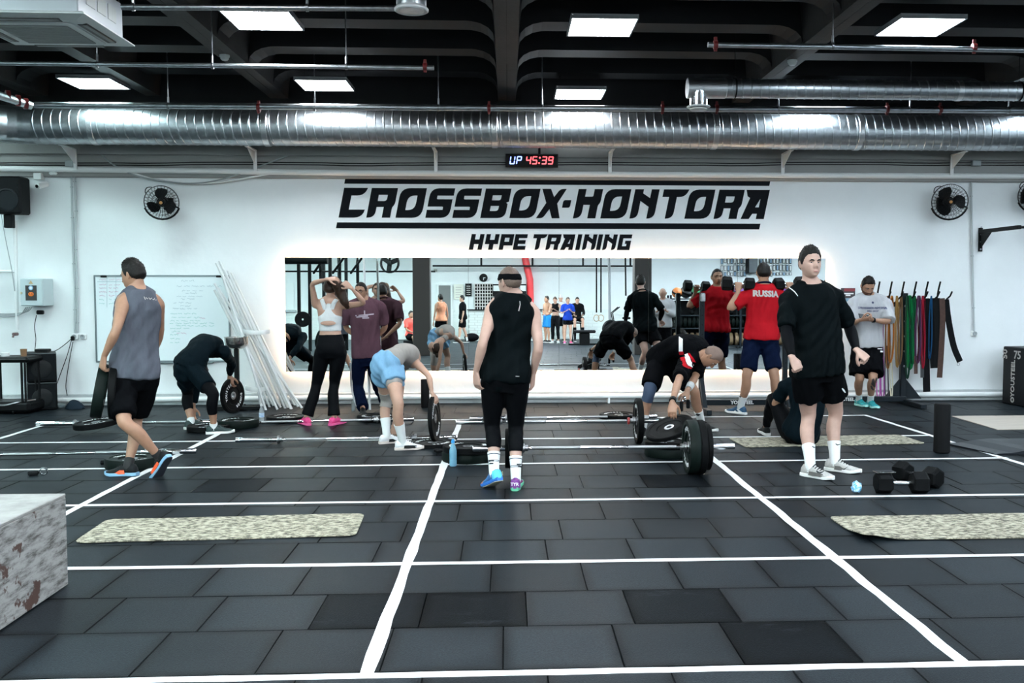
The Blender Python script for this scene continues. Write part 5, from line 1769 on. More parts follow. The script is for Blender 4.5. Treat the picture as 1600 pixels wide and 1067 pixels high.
single('paper_cup', B().lathe([(.001, 0), (.032, 0), (.038, .085), (.04, .09), (.036, .09), (.031, .02), (.001, .01)], c, (0, 0, 1), 18), M('brown_card', (.22, .12, .06), .6), 'brown paper cup on the top tray of the cart', 'cup', c, smooth=40)
# bits by the skirting
c = fl(97, 638); c[1] = min(c[1], 12.5)
b = B()
for k in range(3):
    b.tube([np.array((c[0], c[1], .02)) + .055 * np.array((math.cos(a_ + k), math.sin(a_ + k) * .8, .10 + .12 * k)) for a_ in np.arange(13) * PI / 6], .008, 6)
single('cable_coil', b, M('coil_dark', (.08, .10, .11), .5), 'small coil of cable by the skirting right of the speakers', 'cable', (c[0], c[1], 0), smooth=60)
c = fl(115, 639); c[1] = min(c[1], 12.5)
r4 = random.Random(8)
b = B()
rings = []
for f, z in ((1.0, 0.002), (1.02, .03), (.8, .07), (.45, .105), (.12, .12)):
    rings.append([(c[0] + f * .11 * math.cos(a_) * r4.uniform(.85, 1.12) + .02 * f, c[1] + f * .07 * math.sin(a_), z) for a_ in np.arange(12) * PI / 6])
b.loft(rings)
single('cloth_bundle', b, M('navy_cloth', (.012, .020, .030), .8, spec=.1), 'crumpled dark blue cloth by the skirting', 'cloth', (c[0], c[1], 0), smooth=60)
# ================================================================== PEOPLE
def nrm(v):
    v = np.array(v, float)
    return v / (np.linalg.norm(v) + 1e-12)


def lerp(a, b, t):
    return np.array(a) * (1 - t) + np.array(b) * t


def arrays_of(me):
    n = len(me.vertices)
    co = np.empty(n * 3); me.vertices.foreach_get('co', co)
    return co.reshape(-1, 3), [tuple(p.vertices) for p in me.polygons]


def remesh(b, voxel, it=6, fac=.5):
    """union of the closed shells in b as one smooth surface (verts, faces)"""
    me = bpy.data.meshes.new('tmp')
    me.from_pydata(b.v, [], b.f)
    bm = bmesh.new(); bm.from_mesh(me); bmesh.ops.recalc_face_normals(bm, faces=bm.faces); bm.to_mesh(me); bm.free()
    o = bpy.data.objects.new('tmp', me); COL.objects.link(o)
    m = o.modifiers.new('r', 'REMESH'); m.mode = 'VOXEL'; m.voxel_size = voxel; m.adaptivity = 0
    s = o.modifiers.new('s', 'SMOOTH'); s.factor = fac; s.iterations = it
    dg = bpy.context.evaluated_depsgraph_get()
    ev = o.evaluated_get(dg); m2 = ev.to_mesh()
    V, Fc = arrays_of(m2)
    ev.to_mesh_clear()
    bpy.data.objects.remove(o); bpy.data.meshes.remove(me)
    return V, Fc


def vnormals(V, Fc):
    N = np.zeros_like(V)
    q = np.array([f if len(f) == 4 else (*f, f[-1]) for f in Fc])
    n = np.cross(V[q[:, 2]] - V[q[:, 0]], V[q[:, 3]] - V[q[:, 1]])
    for k in range(4):
        np.add.at(N, q[:, k], n)
    return N / (np.linalg.norm(N, axis=1)[:, None] + 1e-12)


def folds(V, seed, amp, dirn=(0, 0, 1), scale=1.0):
    """soft cloth folds: ridged waves running mostly along dirn"""
    r = np.random.default_rng(seed)
    d = nrm(dirn)
    P_ = V - np.outer(V @ d, d) * .72
    out = np.zeros(len(V))
    for k in range(5):
        w = r.normal(size=3); w /= np.linalg.norm(w)
        w2 = r.normal(size=3) * 5
        f = r.uniform(38, 100) * scale
        Q_ = P_ if k < 3 else V - np.outer(V @ nrm(d + r.normal(size=3) * .7), nrm(d + r.normal(size=3) * .7)) * .5
        out += np.sin(f * (Q_ @ w) + 2.2 * np.sin(V @ w2 + r.uniform(0, 6)) + r.uniform(0, 6)) * np.clip(.55 + .6 * np.sin(V @ (w2 * 1.4) + r.uniform(0, 6)), 0, 1.2) / (1 + k * .3)
    out = np.abs(out) ** .9 * np.sign(out)
    return out * amp / 1.35 * (1.7 if amp >= .003 else 1)


def mk(name, V, Fc, mats, parent, mi=None, off=None):
    me = bpy.data.meshes.new(name)
    o = origin(parent) if off is None else np.array(off)
    me.from_pydata((V - o).tolist(), [], Fc)
    for m in (mats if isinstance(mats, list) else [mats]):
        me.materials.append(m)
    if mi is not None:
        me.polygons.foreach_set('material_index', mi)
    me.polygons.foreach_set('use_smooth', [True] * len(me.polygons))
    return link(name, me, parent)


# ---- limbs
def chain(A, Bk, C, u):
    """point at u along A-B-C (0..1..2), rounded at the joint"""
    A, Bk, C = map(np.array, (A, Bk, C))
    w = .16
    if u < 1 - w: return lerp(A, Bk, u)
    if u > 1 + w: return lerp(Bk, C, u - 1)
    p, q = lerp(A, Bk, 1 - w), lerp(Bk, C, w)
    t = (u - (1 - w)) / (2 * w)
    return (1 - t) ** 2 * p + 2 * t * (1 - t) * Bk + t * t * q


def limb(b, A, Bk, C, us, rs, back=None, bo=None, n=14, flat=None, cut=False):
    pts = []
    for i, u in enumerate(us):
        p = chain(A, Bk, C, u)
        if back is not None and bo is not None:
            p = p + np.array(back) * bo[i]
        pts.append(p)
    # rounded ends
    d0 = nrm(pts[0] - pts[1]); d1 = nrm(pts[-1] - pts[-2])
    if cut:
        pts = [pts[0] + d0 * rs[0] * .55] + pts
        rr = [rs[0] * .62] + list(rs)
    else:
        pts = [pts[0] + d0 * rs[0] * .55] + pts + [pts[-1] + d1 * rs[-1] * .35]
        rr = [rs[0] * .62] + list(rs) + [rs[-1] * .72]
    side = back if back is not None else None
    b.tube(pts, rr, n, True, flat, side)


LEG_U = [0, .15, .35, .55, .75, .9, 1.0, 1.1, 1.25, 1.4, 1.6, 1.8, 2.0]
LEG_R = [.090, .091, .084, .076, .066, .059, .057, .053, .056, .055, .046, .037, .034]
LEG_B = [0, 0, 0, 0, 0, 0, -.004, .004, .016, .018, .010, .004, .0]
ARM_U = [0, .12, .3, .5, .7, .9, 1.0, 1.15, 1.35, 1.6, 1.85, 2.0]
ARM_R = [.054, .058, .052, .047, .043, .039, .037, .040, .040, .034, .027, .026]
TOR = [(-.15, .095, .085), (-.09, .150, .112), (.03, .172, .122), (.18, .160, .110), (.34, .148, .102), (.50, .150, .106), (.66, .166, .118), (.80, .175, .120), (.90, .160, .104), (.97, .115, .082), (1.04, .064, .060)]
TOR_F = [(-.15, .10, .085), (-.09, .150, .112), (.03, .170, .118), (.18, .150, .104), (.34, .124, .088), (.48, .122, .088), (.64, .138, .110), (.78, .146, .108), (.90, .138, .086), (.97, .095, .068), (1.04, .052, .050)]


def interp(us, rs, u):
    return float(np.interp(u, us, rs))


class Body:
    pass


def spine_pts(J):
    P0, P2 = np.array(J['pelvis']), np.array(J['neck'])
    P1 = np.array(J['mid']) if 'mid' in J else None
    def f(t):
        if P1 is None:
            return P0 + (P2 - P0) * t
        # quadratic through P1 at t=.55
        c = (P1 - (1 - .55) ** 2 * P0 - .55 ** 2 * P2) / (2 * .55 * .45)
        return (1 - t) ** 2 * P0 + 2 * t * (1 - t) * c + t * t * P2
    return f


def s_(J):
    return J['s']


def torso(b, J, rings, n=20, dw=0.0, dd=0.0, sc=1.0, wmul=1.0, dmul=1.0, fwd=0.0, belly=0.0, seat=.010):
    f = spine_pts(J)
    e = .02
    out = []
    ts = [r[0] for r in rings]
    for t, hw, hd in rings:
        p = f(t)
        tan = nrm(f(t + e) - f(t - e))
        tt = min(max(t, 0), 1)
        side = lerp(nrm(np.array(J['hipR']) - J['hipL']), nrm(np.array(J['shR']) - J['shL']), tt)
        side = nrm(side - tan * (side @ tan))
        front = np.cross(tan, side)
        w, d = (hw * sc * wmul + dw), (hd * sc * dmul + dd)
        off = fwd + belly * math.exp(-((t - .3) / .25) ** 2) - seat * s_(J) * math.exp(-((t - .0) / .16) ** 2)
        d += seat * s_(J) * .9 * math.exp(-((t - .0) / .20) ** 2)
        ring = []
        for k in range(n):
            a = 2 * PI * k / n
            ca, sa = math.cos(a), math.sin(a)
            ex = .86
            x = math.copysign(abs(ca) ** ex, ca) * w; y = math.copysign(abs(sa) ** ex, sa) * d
            ring.append(p + side * x + front * (y + off))
        out.append(ring)
    b.loft(out)


# ---- head
def smooth01(x):
    x = np.clip(x, 0, 1); return x * x * (3 - 2 * x)


def head_grid(nu=64, nv=48, female=False, detail=True):
    th = np.linspace(0.02, PI - .02, nv + 1)
    ph = np.arange(nu) * 2 * PI / nu
    T_, P_ = np.meshgrid(th, ph, indexing='ij')
    dx, dy, dz = np.sin(T_) * np.sin(P_), np.sin(T_) * np.cos(P_), np.cos(T_)
    x = .077 * dx; z = .118 * dz
    y = np.where(dy > 0, .092, .103) * dy
    s = np.clip(-dz, 0, 1)
    x = x * (1 - (.30 if not female else .36) * s ** 1.6)
    x = np.where(s > 0, x * (1 + .35 * s ** 3), x)
    y = np.where(dy < 0, y * (1 - .52 * smooth01(s * 1.15)), y)
    y = np.where(dy > 0, y * (1 + .62 * s ** 1.5), y)
    y = np.where(y > .078, .078 + (y - .078) * .55, y)
    fr = smooth01((dy - .05) / .5)
    if detail:
        g = lambda ux, uz, sx, sz: np.exp(-((np.abs(x) - ux) / sx) ** 2 - ((z - uz) / sz) ** 2)
        nose_prof = smooth01((.030 - z) / .058) * smooth01((z + .043) / .012)
        y = y + fr * (.031 * np.exp(-(x / .0115) ** 2) * nose_prof)
        y = y + fr * (.011 * np.exp(-((np.abs(x) - .0125) / .0075) ** 2 - ((z + .033) / .009) ** 2))
        y = y + fr * (-.014 * g(.031, .006, .017, .011) + .008 * g(.030, .026, .024, .008) + .004 * g(.047, -.018, .016, .014))
        y = y + fr * (.007 * np.exp(-(x / .022) ** 2 - ((z + .064) / .010) ** 2) - .006 * np.exp(-(x / .024) ** 2 - ((z + .0635) / .0028) ** 2))
        y = y + fr * (-.005 * np.exp(-(x / .02) ** 2 - ((z + .081) / .006) ** 2) + .009 * np.exp(-(x / .020) ** 2 - ((z + .099) / .013) ** 2))
    V = np.stack([x, y, z], -1).reshape(-1, 3)
    Fc = []
    for i in range(nv):
        for j in range(nu):
            k = (j + 1) % nu
            Fc.append((i * nu + j, (i + 1) * nu + j, (i + 1) * nu + k, i * nu + k))
    n = len(V)
    Fc.append(tuple(range(nu)))
    Fc.append(tuple(nv * nu + j for j in range(nu - 1, -1, -1)))
    az = np.abs(np.arctan2(V[:, 0], V[:, 1]))       # 0 front, pi back
    return V, Fc, az


def shell_part(HV, HF, az, mask, thick, seed=0, rough=0.0, up=0.0):
    """faces of the head where mask>0, pushed out by thick*mask; the border dives under the skin"""
    N = HV / (np.linalg.norm(HV * np.array([1, .8, .75]), axis=1)[:, None] + 1e-9) * 1.0
    N = nrm_rows(HV * np.array([1.0, .75, .65]))
    r = np.random.default_rng(seed)
    nz = r.normal(size=len(HV)) * rough
    d = np.where(mask > .02, thick * np.sqrt(np.clip(mask, 0, 1)) + nz * np.clip(mask, 0, 1), -.006)
    V = HV + N * d[:, None]
    V[:, 2] += up * np.clip(mask, 0, 1) * np.clip(HV[:, 2] / .1, 0, 1) * (1 + nz / max(rough, 1e-6) * .35 if rough else 1)
    keep = [f for f in HF if any(mask[i] > .02 for i in f)]
    ids = sorted({i for f in keep for i in f})
    mp = {i: k for k, i in enumerate(ids)}
    return V[ids], [tuple(mp[i] for i in f) for f in keep]


def nrm_rows(V):
    return V / (np.linalg.norm(V, axis=1)[:, None] + 1e-12)


# ---- hands (cached by curl)
HANDS = {}


def hand_geo(curl, spread=.12, vox=.0055, thumb=.5):
    key = (round(curl, 2), round(spread, 2), vox, round(thumb, 2))
    if key in HANDS:
        return HANDS[key]
    b = B()
    rings = []
    for y, w, d in ((-.03, .025, .019), (0, .027, .019), (.03, .036, .0165), (.06, .041, .015), (.085, .042, .013), (.095, .040, .010)):
        rings.append([(w * math.cos(a), y, d * math.sin(a)) for a in np.arange(14) * 2 * PI / 14])
    b.loft(rings)
    for x, L, r, sp in ((.031, .072, .0088, -.5), (.0105, .080, .0090, -.12), (-.0105, .074, .0086, .25), (-.030, .058, .0076, .65)):
        p = np.array([x, .083, 0.0]); ang = 0.0; pts = [np.array([x * .8, .05, 0.0]), p]
        sd = -sp * spread
        for k, (fr, bd) in enumerate(((.45, 62), (.31, 88), (.24, 58))):
            ang += math.radians(bd) * curl
            d = np.array([math.sin(sd) * math.cos(ang), math.cos(ang), -math.sin(ang)])
            p = p + nrm(d) * L * fr
            pts.append(p)
        rr = [r * 1.05, r * 1.08, r, r * .93, r * .78]
        d = nrm(pts[-1] - pts[-2]); pts.append(pts[-1] + d * r * .5); rr.append(r * .42)
        b.tube(pts, rr, 9)
    p = np.array([.024, .022, -.004]); pts = [np.array([.010, .005, -.002]), p]
    c = thumb
    dirs = [nrm((.72, .62, -.25 - .3 * c)), nrm((.50 - .35 * c, .80, -.25 - .55 * c)), nrm((.32 - .85 * c, .85, -.25 - .55 * c))]
    for d, L in zip(dirs, (.040, .032, .026)):
        p = p + d * L; pts.append(p)
    rr = [.012, .014, .0118, .0105, .0088]
    pts.append(pts[-1] + dirs[-1] * .005); rr.append(.0045)
    b.tube(pts, rr, 9)
    V, Fc = remesh(b, vox, 3, .4)
    HANDS[key] = (V, Fc)
    return V, Fc


def place_hand(wrist, ydir, zdir, right, curl, sc=1.0, vox=.0055, spread=.12, thumb=.5):
    V, Fc = hand_geo(curl, spread, vox, thumb)
    y = nrm(ydir); z = nrm(np.array(zdir, float) - y * (np.array(zdir, float) @ y)); x = np.cross(y, z)
    # thumb on +x for a left hand seen from the back (fingers up, thumb right); mirrored for the right hand
    sg = -1 if right else 1
    P_ = V * np.array([sg, 1, 1]) * sc
    W_ = np.array(wrist) + np.outer(P_[:, 0], x) + np.outer(P_[:, 1], y) + np.outer(P_[:, 2], z)
    if right:
        Fc = [tuple(reversed(f)) for f in Fc]
    return W_, Fc


# ---- shoes
def shoe(parent, ankle, fwd, up, right, S, sc, det=True):
    """upper, sole (child), accent and laces; ankle joint is .082 above the sole"""
    y = nrm(fwd); z = nrm(np.array(up, float) - y * (np.array(up) @ y)); x = np.cross(y, z)
    o = np.array(ankle) - z * .084 * sc
    sg = -1 if right else 1
    L, y0 = .285 * sc, -.075 * sc
    us = [0, .06, .16, .28, .40, .52, .64, .76, .87, .95, 1.0]
    wd = [.022, .033, .037, .037, .036, .040, .046, .049, .045, .033, .014]
    ht = [.074, .096, .100, .104, .100, .080, .064, .055, .048, .042, .030]
    bend = [0, 0, 0, 0, .001, .003, .005, .004, .001, -.004, -.008]
    def W_(px, py, pz):
        return o + x * px * sg + y * py + z * pz
    n = 14
    rings, srings = [], []
    for u, w, h, bd in zip(us, wd, ht, bend):
        yy = y0 + L * u
        h *= sc; w *= sc
        bd = bd * sc
        ring = []
        for k in range(n):
            a = 2 * PI * k / n
            cx, sz = math.cos(a), math.sin(a)
            ring.append(W_(bd + w * math.copysign(abs(cx) ** .8, cx) * (1 - .30 * max(0, sz)), yy - .012 * max(0, -0), .016 * sc + (h - .016 * sc) * (.5 + .5 * math.copysign(abs(sz) ** .8, sz))))
        rings.append(ring)
        sring = []
        toe = .010 * smooth01((u - .75) / .25) * sc
        for k in range(n):
            a = 2 * PI * k / n
            cx, sz = math.cos(a), math.sin(a)
            sring.append(W_(bd + (w + .005 * sc) * math.copysign(abs(cx) ** .5, cx), yy, (.015 * sc + .015 * sc * math.copysign(abs(sz) ** .35, sz)) + toe))
        srings.append(sring)
    up_b = B().loft(rings)
    up_o = part('shoe', up_b, S['upper'], parent, 60)
    if S.get('label'): up_o['label'] = S['label']
    tip = [[W_((np.array(q) - W_(0, 0, 0)) @ x * sg * 1.0, (np.array(q) - W_(0, 0, 0)) @ y, (np.array(q) - W_(0, 0, 0)) @ z) for q in r] for r in (srings[0], srings[-1])]
    so = B().loft([[p + (-y) * .006 * sc for p in srings[0]]] + srings + [[p + y * .005 * sc for p in srings[-1]]])
    s_o = link('sole', so.mesh('sole', S['sole'], origin(up_o), 50), up_o)
    if S.get('toe'):
        tr = []
        for r in rings[-4:]:
            c_ = np.mean(r, axis=0); tr.append([c_ + (np.array(q) - c_) * 1.05 + y * .004 * sc for q in r])
        link('toe_cap', B().loft(tr).mesh('toe_cap', S['toe'], origin(up_o), 60), up_o)
    if S.get('outsole'):
        os_ = [[o + (q - o) - z * ((q - o) @ z) * .8 - z * .006 * sc for q in map(np.array, r)] for r in srings]
        link('outsole', B().loft(os_).mesh('outsole', S['outsole'], origin(up_o), 50), up_o)
    if det:
        ln = B()
        for k in range(5):
            yy = y0 + L * (.40 + .065 * k); hh = (.103 - .0105 * k) * sc
            ln.tube([W_(-.026 * sc, yy, hh - .016), W_(0, yy + .006, hh + .003), W_(.026 * sc, yy, hh - .016)], .0035 * sc, 5)
        link('laces', ln.mesh('laces', S.get('lace', S['upper']), origin(up_o), 60), up_o)
        if S.get('accent'):
            ac = B()
            for sd in (-1, 1):
                ac.loft([[W_(sd * .040 * sc, y0 + L * u, zz * sc), W_(sd * .047 * sc, y0 + L * u, (zz) * sc), W_(sd * .040 * sc, y0 + L * (u + .02), (zz + .032 - .02 * abs(u - .45)) * sc)] for u, zz in ((.30, .022), (.45, .020), (.62, .022), (.74, .020))])
            link('side_panel', ac.mesh('side_panel', S['accent'], origin(up_o), 50), up_o)
        if S.get('heel'):
            rows = []
            for zz, w_, r_ in ((.020, .041, .084), (.050, .040, .083), (.072, .036, .080), (.086, .032, .077)):
                arc_ = np.radians(np.linspace(-105, 105, 11))
                rows.append([W_(w_ * math.sin(a) * sc, (-.038 - (r_ - .038) * math.cos(a)) * sc, zz * sc) for a in arc_] + [W_((w_ - .006) * math.sin(a) * sc, (-.038 - (r_ - .045) * math.cos(a)) * sc, zz * sc) for a in arc_[::-1]])
            hb = B().loft(rows)
            link('heel_counter', hb.mesh('heel_counter', S['heel'], origin(up_o), 50), up_o)
    return up_o


# ---- joint solving from picture rays
def on_ray(px, py, A, L, sign):
    """point on the pixel's ray at distance L from A; sign +1 farther, -1 nearer"""
    d = nrm(ray(px, py)); A = np.array(A)
    t0 = (A - CO) @ d
    c = CO + d * t0
    h2 = L * L - np.sum((A - c) ** 2)
    return c + d * (sign * math.sqrt(max(h2, 0)))


def knee_ray(px, py, A, C, L1, L2, bias=0.0):
    d = nrm(ray(px, py)); A, C = np.array(A), np.array(C)
    t0 = ((A + C) / 2 - CO) @ d
    best = min((abs(np.linalg.norm(CO + d * t - A) - L1) + abs(np.linalg.norm(CO + d * t - C) - L2) + .02 * abs(t - t0 - bias), t) for t in np.arange(t0 - .5, t0 + .5, .01))
    return CO + d * best[1]


def hd(deg):
    """heading: 0 away from the camera, 90 to the right, 180 toward the camera, -90 left"""
    r = math.radians(deg); return np.array([math.sin(r), math.cos(r), 0.0])


def px_pose(D):
    """joints from picture measurements"""
    J = {}
    s = D['h'] / 1.80
    fL, fR = D['footL'], D['footR']
    J['s'] = s
    gL, gR = fl(fL[0], fL[1]), fl(fR[0], fR[1])
    for k, g, ft in (('L', gL, fL), ('R', gR, fR)):
        pitch = math.radians(ft[3]); h_ = hd(ft[2])
        z = .084 * s * math.cos(pitch) + .155 * s * math.sin(max(pitch, 0)) + (ft[4] if len(ft) > 4 else 0)
        J['an' + k] = np.array([g[0], g[1], z])
        J['fw' + k] = h_ * math.cos(pitch) - zup * math.sin(pitch)
        J['up' + k] = zup * math.cos(pitch) + h_ * math.sin(pitch)
    Y0 = D.get('Y', (gL[1] + gR[1]) / 2)
    at_ = lambda q: at(q[0], q[1], Y0 + (q[2] if len(q) > 2 else 0))
    J['pelvis'] = at_(D['pelvis']); J['neck'] = at_(D['neck'])
    if 'mid' in D: J['mid'] = at_(D['mid'])
    J['head'] = at_(D['head'])
    hr = hd(D['hiphead'] + 90)
    hw = D.get('hipw', .092) * s
    J['hipL'] = J['pelvis'] - hr * hw; J['hipR'] = J['pelvis'] + hr * hw
    J['hipL'][2] -= .03 * s; J['hipR'][2] -= .03 * s
    J['shL'] = at_(D['shL']); J['shR'] = at_(D['shR'])
    for k in 'LR':
        J['kn' + k] = knee_ray(*D['kn' + k][:2], J['hip' + k], J['an' + k], .425 * s, .42 * s, D['kn' + k][2] if len(D['kn' + k]) > 2 else 0)
        e = D['el' + k]; w = D['wr' + k]
        J['el' + k] = on_ray(e[0], e[1], J['sh' + k], .305 * s, e[2])
        J['wr' + k] = on_ray(w[0], w[1], J['el' + k], .262 * s, w[2])
        if 'hand' + k in D:
            J['hand' + k] = D['hand' + k]
    J['face'] = D['face']; J['nod'] = D.get('nod', 0)
    J['roll'] = D.get('roll', 0)
    return J


def stand_pose(x, y, heading, h, arms='down', lean=0.0, step=0.0, seat=None, nod=0.0, headturn=0.0):
    s = h / 1.8
    f, r = hd(heading), hd(heading + 90)
    J = {'s': s, 'face': heading + headturn, 'nod': nod, 'roll': 0}
    o = np.array([x, y, 0.0])
    if seat:
        J['pelvis'] = o + zup * (seat + .09) - f * .05
    else:
        J['pelvis'] = o + zup * .94 * s
    pel = J['pelvis']
    J['neck'] = pel + zup * .545 * s + f * lean
    J['head'] = J['neck'] + zup * .155 * s + f * (.025 + .0012 * nod)
    for k, sg in (('L', -1), ('R', 1)):
        J['hip' + k] = pel + r * sg * .092 * s - zup * .03
        J['sh' + k] = J['neck'] + r * sg * .185 * s - zup * .045 * s
        st = step * sg
        if seat:
            J['kn' + k] = J['hip' + k] + f * .42 * s + r * sg * .06
            J['an' + k] = J['kn' + k] - zup * (J['kn' + k][2] - .084 * s) + f * .05
        else:
            J['an' + k] = o + r * sg * .12 * s + zup * .084 * s + f * st
            J['kn' + k] = lerp(J['hip' + k], J['an' + k], .5) + f * .03
        J['fw' + k] = hd(heading + sg * 10); J['up' + k] = zup
        a = arms if isinstance(arms, str) else arms[0 if k == 'L' else 1]
        sh = J['sh' + k]
        if a == 'down':
            J['el' + k] = sh + nrm(-zup + r * sg * .22 - f * .06) * .305 * s
            J['wr' + k] = J['el' + k] + nrm(-zup + r * sg * .03 + f * .2) * .262 * s
        elif a == 'phone':
            J['el' + k] = sh + nrm(-zup + r * sg * .25 + f * .15) * .305 * s
            J['wr' + k] = J['el' + k] + nrm(zup * .45 + f * .8 - r * sg * .75) * .262 * s
        elif a == 'hips':
            J['el' + k] = sh + nrm(-zup * .8 + r * sg * .6 - f * .2) * .305 * s
            J['wr' + k] = J['el' + k] + nrm(-zup * .5 - r * sg * .75 + f * .45) * .262 * s
        elif a == 'knees':
            J['el' + k] = sh + nrm(-zup * .9 + r * sg * .2 + f * .3) * .305 * s
            J['wr' + k] = J['el' + k] + nrm(-zup * .35 + f * .9 - r * sg * .3) * .262 * s
    return J


def person(label, J, C, skin, female=False, vox=.012, det=True, base=None, bulk=1.0):
    s = J['s']
    if base is None:
        base = ((J['anL'][0] + J['anR'][0]) / 2, (J['anL'][1] + J['anR'][1]) / 2, 0)
    t = thing('person', label, 'person', base)
    ff = .90 if female else 1.0
    rings = TOR_F if female else TOR
    pel_side = nrm(J['hipR'] - J['hipL'])
    spf = spine_pts(J)
    tan0 = nrm(spf(.15) - spf(0))
    hipfront = nrm(np.cross(tan0, pel_side))
    rad_leg = [r * s * (bulk if i < 6 else (1 + (bulk - 1) * .5)) for i, r in enumerate(LEG_R)]
    rad_arm = [r * s * ff * (.90 if female else 1) * (1 + (bulk - 1) * .7) for r in ARM_R]
    # ---------- skin body: one continuous surface
    b = B()
    torso(b, J, rings, sc=s, wmul=bulk, dmul=bulk)
    for k in 'LR':
        shin = nrm(J['an' + k] - J['kn' + k])
        bk = -nrm(J['fw' + k] - shin * (J['fw' + k] @ shin))
        limb(b, J['hip' + k], J['kn' + k], J['an' + k], LEG_U, rad_leg, bk, [v * s for v in LEG_B])
        # foot inside the shoe
        b.tube([J['an' + k], J['an' + k] - J['up' + k] * .035 * s + J['fw' + k] * .05 * s, J['an' + k] - J['up' + k] * .05 * s + J['fw' + k] * .13 * s], [.033 * s, .03 * s, .02 * s], 10)
        limb(b, J['sh' + k], J['el' + k], J['wr' + k], ARM_U, rad_arm, None, None, 12)
        # trapezius / shoulder
        nb = J['neck'] + nrm(J['head'] - J['neck']) * .03 * s
        b.tube([nb, lerp(nb, J['sh' + k], .55) - (J['neck'] - J['pelvis']) * .015, J['sh' + k]], [.05 * s * ff, .058 * s * ff, .052 * s * ff], 12)
        # seat muscle
        b.ell(J['hip' + k] - hipfront * .026 * s + (J['pelvis'] - J['hip' + k]) * .18, (.090 * s * bulk, .090 * s * bulk, .095 * s * bulk), 14, 10)
    # neck
    hz = nrm(J['head'] - J['neck'])
    fdir = hd(J['face'])
    nod = math.radians(J['nod'])
    fwd = fdir * math.cos(nod) - zup * math.sin(nod)
    hup = zup * math.cos(nod) + fdir * math.sin(nod)
    if J.get('roll'):
        sd = np.cross(fwd, hup); a = math.radians(J['roll'])
        hup = hup * math.cos(a) + sd * math.sin(a)
    hx = np.cross(fwd, hup)
    hc = J['head']
    hs = s * (.97 if female else 1.0) * C.get('headscale', 1.0)
    nbase = hc - hup * .07 * hs - fwd * .022 * hs
    nr = .050 if female else .060
    b.tube([J['neck'] - hz * .06, J['neck'] + hz * .02, lerp(J['neck'], nbase, .7), nbase + hup * .04], [nr * 1.25 * s, nr * 1.02 * s, nr * .95 * s, nr * .92 * s], 14)
    V, Fc = remesh(b, vox * s, 5, .5)
    Rh = np.stack([hx, fwd, hup], 1)
    toW = lambda P_: hc + (np.asarray(P_) * hs) @ Rh.T
    HV, HF, az = head_grid(64 if det else 32, 48 if det else 24, female, det)
    allV, allF = [V], list(Fc)
    n0 = len(V)
    def join(v, f):
        nonlocal n0
        allV.append(np.asarray(v)); allF.extend([tuple(n0 + i for i in q) for q in f]); n0 += len(v)
    join(toW(HV), HF)
    # ears
    for sg in (-1, 1):
        eb = B()
        Re = np.array([[math.cos(sg * .35), math.sin(sg * .35) * -1, 0], [math.sin(sg * .35), math.cos(sg * .35), 0], [0, 0, 1]])
        eb.ell((sg * .078, -.008, -.006), (.008, .020, .031), 10, 8, Re)
        eb.ell((sg * .083, -.014, .002), (.007, .013, .024), 10, 8, Re)
        join(toW(np.array(eb.v)), eb.f)
    # hands
    for k in 'LR':
        H = J.get('hand' + k, {})
        yd = H.get('dir', nrm(J['wr' + k] - J['el' + k]))
        zd = H.get('back', nrm(np.cross(nrm(J['wr' + k] - J['el' + k]), hipfront)) * (1 if k == 'R' else -1) + np.array([0, 0, .01]))
        hv, hf_ = place_hand(J['wr' + k] + nrm(yd) * .012 * s, yd, zd, k == 'R', H.get('curl', .35), s * (.92 if female else 1.05), .0055 if det else .010, H.get('spread', .12), H.get('thumb', .5))
        join(hv, hf_)
    mk('body', np.concatenate(allV), allF, skin, t)
    # ---------- face details
    if C.get('face', det):
        for sg in (-1, 1):
            eb = B().ell((sg * .031, .0725, .0050), (.0130, .008, .0050), 12, 8)
            o_ = mk('eye', toW(np.array(eb.v)), eb.f, eye_white, t)
            ib = B().ell((sg * .031 + .001, .0783, .0050), (.0062, .0035, .0048), 10, 6)
            me = bpy.data.meshes.new('iris'); me.from_pydata((toW(np.array(ib.v)) - origin(o_)).tolist(), [], ib.f); me.materials.append(eye_dark)
            link('iris', me, o_)
            lid = B().tube([(sg * (.031 + q * .0145), .0825 - .003 * q * q - (.004 if abs(q) > .8 else 0), .0050 + .0058 * (1 - .75 * q * q)) for q in (-1, -.6, -.2, .2, .6, 1)], .0021, 6)
            mk('eyelid', toW(np.array(lid.v)), lid.f, skin, t)
            bb = B().tube([(sg * .013, .0895, .0195), (sg * .024, .0900, .0235), (sg * .036, .0860, .0250), (sg * .047, .0765, .0195)], [.0032, .0050, .0046, .0020], 6)
            mk('eyebrow', toW(np.array(bb.v)), bb.f, C.get('browmat', hair_dark), t)
        lb = B().tube([(-.023, .0835, -.066), (-.012, .0930, -.0645), (0, .0950, -.0655), (.012, .0930, -.0645), (.023, .0835, -.066)], [.0016, .0044, .0048, .0044, .0016], 8)
        mk('lips', toW(np.array(lb.v)), lb.f, lips_mat, t)
    # ---------- hair
    hst = C.get('hair')
    if hst:
        st, hm = hst
        z = HV[:, 2]
        line = np.interp(az, [0, .6, .95, 1.2, 1.4, 1.55, 1.7, 1.85, 2.05, 2.4, 3.15], [.070, .067, .052, .014, -.012, -.012, .002, -.010, -.036, -.052, -.056])
        if st == 'buzz':
            th, rg, upv, sm = .005, .0006, 0, .02
        elif st == 'short':
            th, rg, upv, sm = .014, .0022, .010, .03
        elif st == 'crew':
            th, rg, upv, sm = .010, .0022, .008, .03
        else:
            th, rg, upv, sm = .013, .0012, 0, .03
        mask = smooth01((z - line) / sm)
        if st in ('short', 'crew'):
            mask = mask * (.45 + .55 * smooth01((z - .005) / .06))
        v, f_ = shell_part(HV, HF, az, mask, th, 3, rg, upv)
        mk('hair', toW(v), f_, hm, t)
